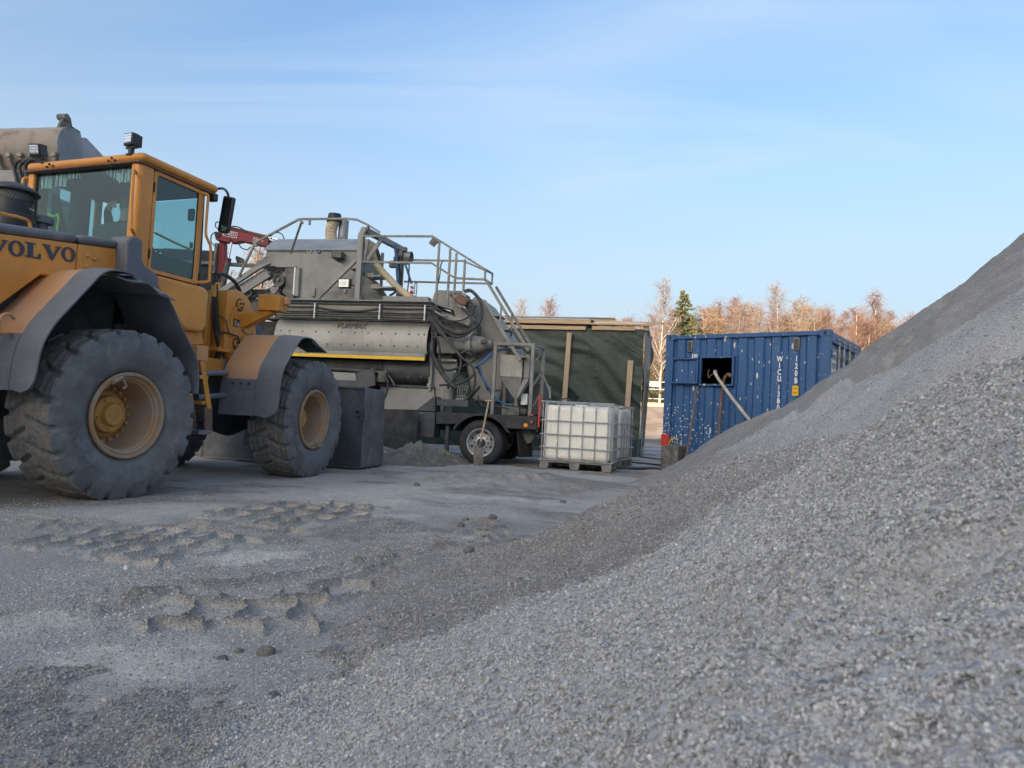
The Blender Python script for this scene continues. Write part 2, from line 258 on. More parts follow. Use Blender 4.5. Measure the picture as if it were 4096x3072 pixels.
    def build(s, name, mat, parent=None, T=None, bevel=0, smooth=35, seg=2):
        o = bpy.data.objects.new(name, s.mesh(name, T, smooth)); COL.objects.link(o)
        o.data.materials.append(MAT[mat]); o.parent = parent
        if bevel:
            b = o.modifiers.new('bevel', 'BEVEL'); b.width = bevel; b.segments = seg; b.limit_method = 'ANGLE'; b.angle_limit = R(35)
        return o
def catmull(P, k=8):
    out = []; n = len(P)
    for i in range(n-1):
        p0, p1, p2, p3 = P[max(i-1, 0)], P[i], P[i+1], P[min(i+2, n-1)]
        for j in range(k):
            t = j/k; out.append(0.5*((2*p1)+(p2-p0)*t+(2*p0-5*p1+4*p2-p3)*t*t+(3*p1-p0-3*p2+p3)*t**3))
    out.append(P[-1]); return out
def thing(name, label, cat, loc=(0, 0, 0), rotz=0, group=None):
    o = bpy.data.objects.new(name, None); COL.objects.link(o); o.empty_display_size = 0.2
    o.location = loc; o.rotation_euler = (0, 0, rotz); o['label'] = label; o['category'] = cat
    if group: o['group'] = group
    return o
def tag(o, label, cat, group=None):
    o['label'] = label; o['category'] = cat
    if group: o['group'] = group
    return o
def structure(o): o['kind'] = 'structure'; return o
def copy_of(o, parent=None, mw=None):
    c = o.copy(); COL.objects.link(c); c.parent = parent
    if mw is not None: c.matrix_local = mw
    return c
def dup(root, loc, rotz, label=None, group=None, scale=None):
    r_ = root.copy(); COL.objects.link(r_); r_.location = loc; r_.rotation_euler = (0, 0, rotz)
    if scale: r_.scale = (scale, scale, scale)
    if label: r_['label'] = label
    if group: r_['group'] = group
    for ch in list(root.children):
        c = ch.copy(); COL.objects.link(c); c.parent = r_
        for g in ch.children:
            d_ = g.copy(); COL.objects.link(d_); d_.parent = c
    return r_
def az(a): return R(90-a)          # compass bearing of a local x axis -> rotation about z
def text_mesh(txt, size, depth=0.0, shear=0.0, xs=1.0, bold=0.0):
    cu = bpy.data.curves.new('t', 'FONT'); cu.body = txt; cu.size = size; cu.extrude = depth; cu.shear = shear; cu.offset = bold; cu.align_x = 'CENTER'; cu.align_y = 'CENTER'; cu.resolution_u = 3
    ob = bpy.data.objects.new('t', cu); COL.objects.link(ob); ob.scale = (xs, 1, 1)
    dg = bpy.context.evaluated_depsgraph_get(); me = bpy.data.meshes.new_from_object(ob.evaluated_get(dg)); 
    for v in me.vertices: v.co.x *= xs
    bpy.data.objects.remove(ob); bpy.data.curves.remove(cu); return me
def lettering(txt, size, mat, parent, mw, depth=0.002, shear=0.0, xs=1.0, bold=0.0, name='lettering'):
    me = text_mesh(txt, size, depth, shear, xs, bold); me.materials.append(MAT[mat]); o = bpy.data.objects.new(name, me); COL.objects.link(o); o.parent = parent; o.matrix_local = mw; return o
def face_mat(origin, right, up):   # matrix whose x = right, y = up, z = outward
    r_ = Vector(right).normalized(); u = Vector(up).normalized(); n = r_.cross(u); o = Vector(origin)
    return Matrix(((r_.x, u.x, n.x, o.x), (r_.y, u.y, n.y, o.y), (r_.z, u.z, n.z, o.z), (0, 0, 0, 1)))

# ------------------------------------------------------------------ vector noise for terrain
def _h(ix, iy, s):
    n = (ix*374761393+iy*668265263+s*974634777) & 0xffffffff
    n = ((n ^ (n >> 13))*1274126177) & 0xffffffff
    return ((n ^ (n >> 16)) & 0xffffff)/float(0xffffff)
def vnoise(x, y, s=0):
    ix = np.floor(x).astype(np.int64); iy = np.floor(y).astype(np.int64); fx = x-ix; fy = y-iy
    fx = fx*fx*fx*(fx*(fx*6-15)+10); fy = fy*fy*fy*(fy*(fy*6-15)+10)
    a = _h(ix, iy, s); b = _h(ix+1, iy, s); c = _h(ix, iy+1, s); e = _h(ix+1, iy+1, s)
    return (a*(1-fx)+b*fx)*(1-fy)+(c*(1-fx)+e*fx)*fy*1.0-0.5
def fbm(x, y, oct=4, s=0, g=0.5):
    t = 0; a = 1.0
    for o in range(oct):
        c, q = math.cos(0.6*o+0.3), math.sin(0.6*o+0.3); f = 2.03**o
        t = t+a*vnoise((x*c-y*q)*f+17.3*o, (x*q+y*c)*f-9.1*o, s+o); a *= g
    return t
def sstep(a, b, x):
    t = np.clip((x-a)/(b-a), 0, 1); return t*t*(3-2*t)
def grid_mesh(name, X, Y, Z, keep=None):
    nx, ny = len(X), len(Y); gx, gy = np.meshgrid(X, Y)
    co = np.stack([gx, gy, Z], -1).reshape(-1, 3).astype(np.float32)
    i = np.arange(nx*ny).reshape(ny, nx)
    q = np.stack([i[:-1, :-1], i[:-1, 1:], i[1:, 1:], i[1:, :-1]], -1).reshape(-1, 4)
    used = np.arange(nx*ny)
    if keep is not None:
        kf = keep.reshape(-1)[q].any(axis=1); q = q[kf]
        used = np.unique(q); remap = np.full(nx*ny, -1); remap[used] = np.arange(len(used)); q = remap[q]; co = co[used]
    me = bpy.data.meshes.new(name); me.vertices.add(len(co)); me.vertices.foreach_set('co', co.ravel())
    me.loops.add(q.size); me.loops.foreach_set('vertex_index', q.ravel().astype(np.int32))
    me.polygons.add(len(q)); me.polygons.foreach_set('loop_start', np.arange(0, q.size, 4, dtype=np.int32)); me.polygons.foreach_set('loop_total', np.full(len(q), 4, dtype=np.int32))
    me.update(calc_edges=True); me.polygons.foreach_set('use_smooth', np.ones(len(q), dtype=bool)); me.validate()
    return me, used
def axis(pts):
    # pts: list of (start, end, step)
    out = []
    for a, b, st in pts: out += list(np.arange(a, b-1e-6, st))
    out.append(pts[-1][1]); return np.array(out)

# ================================================================== terrain
def seg_d(x, y, a, b):
    ax_, ay = a; bx, by = b; L2 = (bx-ax_)**2+(by-ay)**2
    t = np.clip(((x-ax_)*(bx-ax_)+(y-ay)*(by-ay))/L2, 0, 1); return np.hypot(x-ax_-t*(bx-ax_), y-ay-t*(by-ay)), t
TRACKS = [(-2.16, 4.06, 106, 0.62, 0.42, 0.19, 0.25, 0.031), (-1.02, 2.80, 78, 0.40, 0.26, 0.20, 0.24, 0.033), (-0.66, 3.32, 28, 0.42, 0.11, 0.30, 0.2, 0.034),
          (-1.66, 5.20, 112, 0.58, 0.46, 0.21, 0.28, 0.031), (-1.30, 5.75, 100, 0.34, 0.2, 0.18, 0.24, 0.028), (-2.95, 4.5, 105, 0.4, 0.22, 0.18, 0.2, 0.014),
          (-0.10, 4.85, 40, 0.30, 0.16, 0.30, 0.2, 0.034), (-0.55, 4.1, 30, 0.8, 0.22, 0.11, 0.15, 0.012), (-1.45, 3.15, 42, 0.6, 0.2, 0.11, 0.15, 0.009)]
MOUNDS = [(-0.72, 8.3, 0.45, 0.30, 0.10), (-0.25, 8.75, 0.40, 0.35, 0.10), (0.25, 8.9, 0.35, 0.25, 0.11), (0.70, 8.5, 0.5, 0.2, 0.06), (-0.1, 7.95, 0.6, 0.15, 0.05), (0.5, 7.75, 0.5, 0.12, 0.04),
          (-0.35, 9.6, 0.7, 0.3, 0.06), (0.6, 9.7, 0.5, 0.3, 0.05), (0.1, 4.45, 0.25, 0.14, 0.05), (-0.15, 5.4, 0.22, 0.08, 0.04), (-2.0, 4.6, 0.22, 0.07, 0.05)]
TM_ACC = {}
def ground_z(x, y):
    TM_ACC['m'] = np.zeros_like(x); TM_ACC['r'] = np.zeros_like(x)
    near = 1-sstep(11, 16, np.abs(y-2)); 
    z = 0.05*fbm(x*0.35, y*0.35, 3, 3)*near + near*(0.022*fbm(x*1.3, y*1.3, 3, 11)+0.009*fbm(x*6, y*6, 3, 23)+0.006*np.maximum(0, fbm(x*14, y*14, 2, 29)))
    z = z*(1-0.75*(1-sstep(0.3, 1.6, np.hypot((x+3.9)*0.8, (y-7.3)*0.45))))
    for cx, cy, sx, sy, h in MOUNDS:
        e = np.exp(-(((x-cx)/sx)**2+((y-cy)/sy)**2)*1.6)
        z = z+h*e*(1+0.9*fbm(x*5, y*5, 3, 41))
    for cx, cy, a, hl, hw, pu, pv, amp in TRACKS:
        c, q = math.sin(R(a)), math.cos(R(a)); u = (x-cx)*c+(y-cy)*q; v = -(x-cx)*q+(y-cy)*c
        wob = 0.030*fbm(u*5, v*5, 3, 51)
        m = (1-sstep(hl*0.7, hl*1.1, np.abs(u)+wob*4))*(1-sstep(hw*0.8, hw*1.12, np.abs(v)+wob*4))
        if not np.any(m > 0): continue
        row = np.floor(v/pv+0.5); dv = np.abs(v/pv-row+0.0)          # cells between rows
        uu = u/pu+0.5*(row % 2)+0.35*np.abs(dv)+wob*3
        du = np.abs(uu-np.round(uu))*pu; dvr = (0.5-dv)*pv
        cf = np.clip(0.6+0.75*(vnoise(np.floor(uu)*1.73+row*5.1+0.5, row*2.37+cx*9+0.5, 91)+0.5), 0.2, 1.3)
        rg = cf*np.maximum(1-sstep(0.002, 0.017, du), 0.92*(1-sstep(0.002, 0.017, np.abs(dvr+wob*0.5))))
        if amp > 0.015: TM_ACC['m'] = np.maximum(TM_ACC['m'], m); TM_ACC['r'] = np.maximum(TM_ACC['r'], m*rg)
        z = z+m*(1.35*amp*(rg-0.24)*(1+0.5*fbm(x*4, y*4, 2, 61))+0.012)
    for a, b, h, wd in (((-1.57, 2.91), (-0.81, 3.68), 0.018, 0.04), ((-0.81, 3.68), (-0.33, 4.42), 0.022, 0.035), ((-1.33, 3.48), (-1.02, 4.2), 0.014, 0.03), ((-1.72, 2.4), (-1.3, 2.9), 0.014, 0.05), ((-0.95, 3.25), (-0.62, 3.95), 0.014, 0.03)):
        dd, t = seg_d(x, y, a, b); z = z+h*np.exp(-(dd/wd)**2)*(0.6+1.6*np.maximum(0, fbm(x*8, y*8, 2, 71)+0.25))
    bank = sstep(43.5, 50.5, y+1.2*fbm(x*0.12, y*0.12, 2, 81))
    z = z+2.25*bank+bank*0.25*fbm(x*0.2, y*0.2, 3, 83)+sstep(30, 43, y)*(1-bank)*0.18*fbm(x*0.5, y*0.5, 3, 85)
    return z
CONES = [(9.9, 7.5, 6.3, 0.774), (4.272, 4.677, 2.503, 0.713), (2.15, 0.84, 1.93, 0.65), (15.5, 3.0, 8.4, 0.66), (1.45, 2.62, 0.93, 0.46), (-0.72, 1.0, 0.25, 0.25)]
def pile_raw(x, y):
    zs = []
    for i, (cx, cy, cz, s) in enumerate(CONES):
        d_ = np.hypot(x-cx, y-cy); th = np.arctan2(y-cy, x-cx)
        lob = 0.05*np.sin(th*5+i*2)+0.06*np.sin(th*9+i)
        zs.append(cz-s*np.sqrt(d_**2+0.04)+lob*np.minimum(1, d_*0.4)*0.55-(0.16*sstep(3.7, 4.5, d_)*(1-sstep(6.0, 7.2, d_)) if i == 0 else 0))
    k = 0.055; m = np.maximum.reduce(zs)
    return m+k*np.log(sum(np.exp((z-m)/k) for z in zs))
def pile_z(x, y, fine=True):
    z = pile_raw(x, y)
    z = np.where(z < 0.18, 0.18-(0.18-z)*0.62, z)                 # the foot runs out flatter
    z = z+0.17*fbm(x*0.55, y*0.55, 3, 101)+0.06*fbm(x*2.1, y*2.1, 3, 111)
    rn = fbm(x*2.6+y*1.4, y*0.7-x*0.5, 3, 115); z = z-0.10*np.maximum(0, rn-0.12)+0.05*np.maximum(0, -rn-0.2)
    sl = fbm(x*1.1+3, y*1.1, 3, 117); z = z-0.09*sstep(0.10, 0.16, sl)*sstep(0.5, 1.2, z)
    for sx, sy, sr, sdp in ((0.37, 0.60, 0.050, 0.020), (0.25, 0.53, 0.055, 0.014), (0.54, 0.84, 0.080, 0.024), (0.20, 1.05, 0.09, 0.016), (1.6, 2.9, 0.18, 0.05), (2.9, 4.6, 0.25, 0.07)):
        ex = (x-sx)/sr; ey = (y-sy)/sr; n2 = 1+1.6*fbm(x*0.9/sr, y*0.9/sr, 3, 261); z = z-sdp*np.exp(-(ex**2+ey**2))*n2+0.6*sdp*np.exp(-((ex+1.3)**2+(ey*0.8)**2))*n2
    if fine: z = z+0.018*fbm(x*8, y*8, 3, 121)+0.011*fbm(x*28, y*28, 2, 131)+0.006*fbm(x*80, y*80, 2, 141)
    return z
def heap_damp(x, y, z):
    hw_ = [c[2]-c[3]*np.hypot(x-c[0], y-c[1]) for c in CONES]; n1 = fbm(x*1.5, y*1.5, 3, 221)
    d_ = np.maximum(sstep(-0.1, 0.15, hw_[0]-np.maximum(hw_[1], hw_[2])+0.15*n1), sstep(-0.03, 0.06, np.maximum.reduce([hw_[1], hw_[4], hw_[5]])-hw_[2]+0.05*n1)*(1-sstep(0.45, 1.0, z+0.35*fbm(x*1.3, y*1.3, 3, 223))))
    return np.clip(d_+0.35*sstep(0.14, 0.3, fbm(x*0.8, y*1.6, 3, 227)), 0, 1)
# ground sheet
GX = axis([(-420, -60, 24), (-60, -12, 3), (-12, -7, 0.25), (-7, -3, 0.035), (-3, -0.2, 0.009), (-0.2, 1.2, 0.02), (1.2, 3, 0.05), (3, 14, 0.4), (14, 60, 2), (60, 420, 24)])
GY = axis([(-300, -20, 20), (-20, 1.2, 0.8), (1.2, 2, 0.03), (2, 6, 0.0105), (6, 10.5, 0.03), (10.5, 20, 0.15), (20, 43, 0.7), (43, 52, 0.3), (52, 120, 4), (120, 620, 25)])
gx, gy = np.meshgrid(GX, GY); gz = ground_z(gx, gy)
tmk, trg = TM_ACC['m'], TM_ACC['r']
me, used = grid_mesh('ground', GX, GY, gz)
def blob(x, y, quad, soft):
    # soft polygon mask
    ins = np.zeros_like(x, dtype=bool); n = len(quad); dmin = np.full_like(x, 1e9)
    for i in range(n):
        a, b = quad[i], quad[(i+1) % n]; dd, _ = seg_d(x, y, a, b); dmin = np.minimum(dmin, dd)
        cond = ((a[1] > y) != (b[1] > y)) & (x < (b[0]-a[0])*(y-a[1])/((b[1]-a[1]) or 1e-9)+a[0]); ins ^= cond
    return sstep(-soft, soft, np.where(ins, dmin, -dmin)+soft*1.2*fbm(x*5, y*5, 3, 151))
pale = np.maximum.reduce([blob(gx, gy, [(-1.62, 3.72), (-1.57, 4.03), (-1.11, 4.06), (-1.33, 3.48)], 0.05), 0.8*blob(gx, gy, [(-1.5, 2.25), (-1.35, 2.45), (-0.98, 2.5), (-0.9, 2.3), (-1.06, 2.05)], 0.12),
        0.8*blob(gx, gy, [(-1.95, 2.45), (-1.75, 2.7), (-1.5, 2.6), (-1.7, 2.35)], 0.12), 0.75*blob(gx, gy, [(-0.95, 6.8), (-0.9, 7.15), (0.6, 7.1), (0.5, 6.85)], 0.15), 0.7*blob(gx, gy, [(-1.2, 5.35), (-1.1, 5.65), (-0.7, 5.65), (-0.75, 5.4)], 0.08),
        0.6*blob(gx, gy, [(-2.7, 6.0), (-2.0, 7.2), (-0.6, 7.9), (-0.9, 6.4), (-1.6, 5.9)], 0.4), 0.5*blob(gx, gy, [(-3.4, 4.6), (-2.6, 5.6), (-1.9, 5.5), (-2.6, 4.7)], 0.25)])
damp = np.clip(sstep(-0.08, 0.16, fbm(gx*0.8, gy*1.3, 4, 161))*0.9+np.maximum.reduce([np.exp(-((np.hypot((gx-c[0])/0.55, (gy-c[1])/0.4))**2))*0.8 for c in MOUNDS]), 0, 1)*(1-pale)
for cx, cy, a_, hl, hw, pu, pv, amp in TRACKS:
    damp = np.maximum(damp, (0.45 if amp > 0.02 else 0.55)*np.exp(-(np.hypot(gx-cx, gy-cy)/(hl*1.05))**4)*(1-0.5*pale))
for a, b in (((-1.57, 2.91), (-0.81, 3.68)), ((-0.81, 3.68), (-0.33, 4.42))):
    dd, _ = seg_d(gx, gy, a, b); damp = np.maximum(damp, 0.95*np.exp(-(dd/0.11)**2))
damp = np.maximum(damp*(1-0.75*tmk), 0.95*trg); pale = np.maximum(pale, 0.22*tmk*(1-trg))
for nm, arr in (('pale', pale), ('damp', damp)):
    at = me.attributes.new(nm, 'FLOAT', 'POINT'); at.data.foreach_set('value', arr.reshape(-1)[used].astype(np.float32))
ground = structure(bpy.data.objects.new('ground', me)); COL.objects.link(ground)
def gravel_material(name, base, base2, ground_like):
    m = bpy.data.materials.new(name); m.use_nodes = True; nt = m.node_tree; N = nt.nodes; LK = nt.links; p = N['Principled BSDF']; p.inputs['Roughness'].default_value = 0.9; p.inputs['Specular IOR Level'].default_value = 0.2
    t = N.new('ShaderNodeTexCoord')
    def nz(sc, det=6, rg=0.6):
        n = N.new('ShaderNodeTexNoise'); n.inputs['Scale'].default_value = sc; n.inputs['Detail'].default_value = det; n.inputs['Roughness'].default_value = rg; LK.new(t.outputs['Object'], n.inputs['Vector']); return n.outputs['Fac']
    def vor(sc):
        n = N.new('ShaderNodeTexVoronoi'); n.inputs['Scale'].default_value = sc; LK.new(t.outputs['Object'], n.inputs['Vector']); return n
    def rng(n, a, b, lo=0.0, hi=1.0):
        r = N.new('ShaderNodeMapRange'); r.interpolation_type = 'SMOOTHSTEP'; r.inputs[1].default_value = a; r.inputs[2].default_value = b; r.inputs[3].default_value = lo; r.inputs[4].default_value = hi; LK.new(n, r.inputs[0]); return r.outputs[0]
    def mix(f, a, b):
        x = N.new('ShaderNodeMix'); x.data_type = 'RGBA'; LK.new(f, x.inputs[0])
        for k, c in ((6, a), (7, b)):
            if isinstance(c, tuple): x.inputs[k].default_value = (*c, 1)
            else: LK.new(c, x.inputs[k])
        return x.outputs[2]
    def mul(a, b):
        x = N.new('ShaderNodeMath'); x.operation = 'MULTIPLY'
        for k, c in ((0, a), (1, b)):
            if isinstance(c, float): x.inputs[k].default_value = c
            else: LK.new(c, x.inputs[k])
        return x.outputs[0]
    col = mix(rng(nz(0.8 if ground_like else 1.1, 7), 0.36, 0.66), base, base2)
    v = vor(120); g = N.new('ShaderNodeRGBToBW'); LK.new(v.outputs['Color'], g.inputs[0])
    def attr(n):
        a = N.new('ShaderNodeAttribute'); a.attribute_name = n; return a.outputs['Fac']
    if not ground_like: col = mix(mul(attr('damp'), rng(nz(5, 6), 0.3, 0.6, 0.6, 1.0)), col, (0.300, 0.268, 0.240))
    if ground_like:
        col = mix(mul(attr('damp'), rng(nz(7, 6), 0.3, 0.6, 0.45, 1.0)), col, (0.240, 0.205, 0.170))
        col = mix(mul(attr('pale'), rng(nz(9, 8, 0.7), 0.34, 0.58, 0.35, 1.0)), col, (0.74, 0.675, 0.57))
        s = N.new('ShaderNodeSeparateXYZ'); LK.new(t.outputs['Object'], s.inputs[0])
        far = rng(s.outputs[1], 22.0, 36.0)
        earth = mix(rng(nz(0.45, 8), 0.42, 0.58), (0.16, 0.115, 0.085), (0.23, 0.18, 0.14))
        earth = mix(rng(nz(0.22, 7), 0.56, 0.64), earth, (0.62, 0.66, 0.72))
        col = mix(far, col, earth)
        wet = mul(rng(s.outputs[1], 12.0, 15.0), rng(s.outputs[1], 34.0, 40.0, 1.0, 0.0))
        col = mix(mul(wet, rng(nz(0.9, 6), 0.5, 0.62, 0.0, 0.75)), col, (0.09, 0.085, 0.08))
        col = mix(mul(wet, rng(nz(0.6, 7), 0.60, 0.66, 0.0, 0.8)), col, (0.55, 0.60, 0.68))
    col = mix(rng(g.outputs[0], 0.15, 0.45, 0.35, 0.0), col, (0.15, 0.138, 0.13))
    col = mix(rng(g.outputs[0], 0.62, 0.85, 0.0, 0.40), col, (0.62, 0.59, 0.57))
    LK.new(col, p.inputs['Base Color'])
    b1 = N.new('ShaderNodeBump'); b1.inputs['Strength'].default_value = 0.75 if ground_like else 0.9; b1.inputs['Distance'].default_value = 0.006; LK.new(v.outputs['Distance'], b1.inputs['Height']); b1.invert = True
    b2 = N.new('ShaderNodeBump'); b2.inputs['Strength'].default_value = 0.7; b2.inputs['Distance'].default_value = 0.024; LK.new(nz(45, 6, 0.7), b2.inputs['Height']); LK.new(b1.outputs[0], b2.inputs['Normal']); LK.new(b2.outputs[0], p.inputs['Normal'])
    MAT[name] = m; return m
gravel_material('yard_gravel', (0.420, 0.380, 0.345), (0.520, 0.478, 0.440), True)
gravel_material('heap_gravel', (0.440, 0.412, 0.390), (0.530, 0.502, 0.480), False)
me.materials.append(MAT['yard_gravel'])
# gravel heap: overlapping tipped cones
def geo(a0, hi, lo, s0, g):
    out = [a0]; s = s0
    while out[-1] < hi: out.append(out[-1]+s); s *= g
    left = [a0]; s = s0
    while left[-1] > lo: left.append(left[-1]-s); s *= g
    return np.array(left[:0:-1]+out)
PX = geo(0.5, 24, -2.4, 0.0075, 1.0085); PY = geo(1.4, 14.5, -9, 0.0075, 1.0085)
px_, py_ = np.meshgrid(PX, PY); pz = pile_z(px_, py_); gz2 = ground_z(px_, py_)
KC = (2.93, 13.12); kx = (math.sin(R(128)), math.cos(R(128))); ky = (-math.cos(R(128)), math.sin(R(128)))
lu = (px_-KC[0])*kx[0]+(py_-KC[1])*kx[1]; lv = (px_-KC[0])*ky[0]+(py_-KC[1])*ky[1]
inside = (lu > 0.06) & (lu < 2.9) & (lv > 0.06) & (lv < 2.4)
me, used = grid_mesh('gravel_heap', PX, PY, pz, (pz > gz2-0.06) & ~inside)
hdamp = heap_damp(px_, py_, pz)
at = me.attributes.new('damp', 'FLOAT', 'POINT'); at.data.foreach_set('value', hdamp.reshape(-1)[used].astype(np.float32))
heap = bpy.data.objects.new('gravel_heap', me); COL.objects.link(heap); me.materials.append(MAT['heap_gravel'])
tag(heap, 'big heap of crushed grey gravel sloping up to the right in the foreground', 'gravel heap')
def pebble_object(name, pts, size, matname, parent=None):
    me = bpy.data.meshes.new(name); me.vertices.add(len(pts)); me.vertices.foreach_set('co', pts.astype(np.float32).ravel())
    at = me.attributes.new('sz', 'FLOAT', 'POINT'); at.data.foreach_set('value', size.astype(np.float32)); me.update()
    o = bpy.data.objects.new(name, me); COL.objects.link(o); o.parent = parent; o['kind'] = 'stuff'; me.materials.append(MAT[matname])
    ng = bpy.data.node_groups.new(name, 'GeometryNodeTree'); ng.interface.new_socket('Geometry', in_out='INPUT', socket_type='NodeSocketGeometry'); ng.interface.new_socket('Geometry', in_out='OUTPUT', socket_type='NodeSocketGeometry')
    N = ng.nodes; LK = ng.links; gi = N.new('NodeGroupInput'); go = N.new('NodeGroupOutput'); ico = N.new('GeometryNodeMeshIcoSphere'); ico.inputs['Subdivisions'].default_value = 1; ico.inputs['Radius'].default_value = 1
    iop = N.new('GeometryNodeInstanceOnPoints'); na = N.new('GeometryNodeInputNamedAttribute'); na.data_type = 'FLOAT'; na.inputs[0].default_value = 'sz'
    rv = N.new('FunctionNodeRandomValue'); rv.data_type = 'FLOAT_VECTOR'; rv.inputs[0].default_value = (0.65, 0.65, 0.45); rv.inputs[1].default_value = (1.35, 1.1, 0.95)
    rr = N.new('FunctionNodeRandomValue'); rr.data_type = 'FLOAT_VECTOR'; rr.inputs[0].default_value = (-3.1, -3.1, -3.1); rr.inputs[1].default_value = (3.1, 3.1, 3.1); rr.inputs['Seed'].default_value = 5
    vm = N.new('ShaderNodeVectorMath'); vm.operation = 'SCALE'; LK.new(rv.outputs[0], vm.inputs[0]); LK.new(na.outputs[0], vm.inputs['Scale'])
    sm = N.new('GeometryNodeSetMaterial'); sm.inputs['Material'].default_value = MAT[matname]; LK.new(ico.outputs[0], sm.inputs[0])
    LK.new(gi.outputs[0], iop.inputs['Points']); LK.new(sm.outputs[0], iop.inputs['Instance']); LK.new(vm.outputs[0], iop.inputs['Scale']); LK.new(rr.outputs[0], iop.inputs['Rotation']); LK.new(iop.outputs[0], go.inputs[0])
    md = o.modifiers.new('scatter', 'NODES'); md.node_group = ng
    return o
for mname, k in (('pebble', 1.0), ('pebble_damp', 0.76)):
    m = bpy.data.materials.new(mname); m.use_nodes = True; N = m.node_tree.nodes; LK = m.node_tree.links
    oi = N.new('ShaderNodeObjectInfo'); rp = N.new('ShaderNodeValToRGB'); e = rp.color_ramp.elements; e[0].position = 0; e[0].color = (0.23, 0.212, 0.196, 1); e[1].position = 1; e[1].color = (0.76, 0.73, 0.70, 1)
    for pos, c in ((0.3, (0.38, 0.350, 0.325, 1)), (0.55, (0.47, 0.442, 0.42, 1)), (0.75, (0.56, 0.53, 0.508, 1)), (0.9, (0.56, 0.51, 0.455, 1))):
        q = e.new(pos); q.color = c
    LK.new(oi.outputs['Random'], rp.inputs[0]); LK.new(rp.outputs[0], N['Principled BSDF'].inputs['Base Color']); N['Principled BSDF'].inputs['Roughness'].default_value = 0.85; N['Principled BSDF'].inputs['Specular IOR Level'].default_value = 0.25
    for q in e: q.color = (q.color[0]*k, q.color[1]*k*(0.985 if k < 1 else 1), q.color[2]*k*(0.96 if k < 1 else 1), 1)
    MAT[mname] = m
rs = np.random.default_rng(3)
NP = 440000
pa = R(-46)+rs.random(NP)*R(95); pd = 0.28*np.exp(rs.random(NP)*math.log(8.5/0.28)); qx, qy = np.sin(pa)*pd, np.cos(pa)*pd
hz_, gz_ = pile_z(qx, qy), ground_z(qx, qy)
patch = sstep(-0.25, 0.1, fbm(qx*2.2, qy*2.2, 3, 201))
on = hz_ > gz_-0.01
sz = (0.0015+0.0022*rs.random(NP)**2)*np.clip(pd/1.2, 0.55, 2.2)**0.75; big = rs.random(NP) < 0.0012; sz = np.where(big, sz*rs.uniform(1.6, 3.0, NP), sz)
hq = [c[2]-c[3]*np.hypot(qx-c[0], qy-c[1]) for c in CONES]
kp = on & (rs.random(NP) < (0.45+0.55*patch)*(1-0.75*sstep(0.0, 0.15, hq[0]-np.maximum(hq[1], hq[2]))))
wet = heap_damp(qx, qy, hz_) > 0.35+0.4*rs.random(NP)
for sel, mname in ((kp & ~wet, 'pebble'), (kp & wet, 'pebble_damp')): pebble_object('pebbles', np.stack([qx, qy, hz_+sz*0.25], -1)[sel], sz[sel], mname, heap)
kg = (~on) & (pd > 1.3) & (rs.random(NP) < 0.6*sstep(-0.1, 0.35, fbm(qx*1.4, qy*1.4, 3, 211)+np.clip(0.3+0.8*(hz_-gz_), -0.4, 0.35)))
sz2 = sz*0.85
lo_ = pebble_object('loose_gravel', np.stack([qx, qy, gz_+sz2*0.3], -1)[kg], sz2[kg], 'pebble')
tag(lo_, 'fine loose grit scattered over the yard at the foot of the heap', 'gravel')
# clods of damp grit lying on the yard
CL = [(-0.92, 2.33, 0.018, 'small dark clod nearest the camera at the foot of the heap'), (-0.90, 2.42, 0.017, 'dark clod just behind the nearest clod at the foot of the heap'), (-0.80, 2.41, 0.034, 'rounded grey lump half buried at the foot of the heap'),
      (-0.31, 5.51, 0.032, 'upright dark clod in the middle of the yard'), (-0.33, 5.23, 0.035, 'pale broken clod beside the upright dark clod'), (-0.10, 5.42, 0.036, 'dark crumbling clod right of the upright clod'), (-0.18, 3.67, 0.036, 'large smooth pale stone on the edge of the heap'),
      (0.58, 7.01, 0.035, 'grey stone on the pale concrete strip'), (-1.01, 7.76, 0.04, 'dark clod at the left end of the low muddy ridge'), (-0.62, 1.95, 0.02, 'grey stone low down on the near edge of the heap')]
for i, (x, y, s, lb) in enumerate(CL):
    bm = bmesh.new(); bmesh.ops.create_icosphere(bm, subdivisions=3, radius=1)
    for v in bm.verts:
        n_ = noise.fractal(v.co*1.7+Vector((i*7.3, 1, 2)), 1, 2, 4); v.co *= 1+0.34*n_+0.12*noise.noise(v.co*6); v.co.z *= 0.7; v.co.y *= 0.85; v.co *= s
    me = bpy.data.meshes.new('clod'); bm.to_mesh(me); bm.free(); me.polygons.foreach_set('use_smooth', [True]*len(me.polygons)); me.materials.append(MAT['mud'])
    o = bpy.data.objects.new('clod', me); COL.objects.link(o)
    zz = float(max(ground_z(np.array([x]), np.array([y]))[0], pile_z(np.array([x]), np.array([y]))[0])); o.location = (x, y, zz+s*0.12); o.rotation_euler = (0, 0, i*1.3); tag(o, lb, 'clod' if 'stone' not in lb else 'stone')

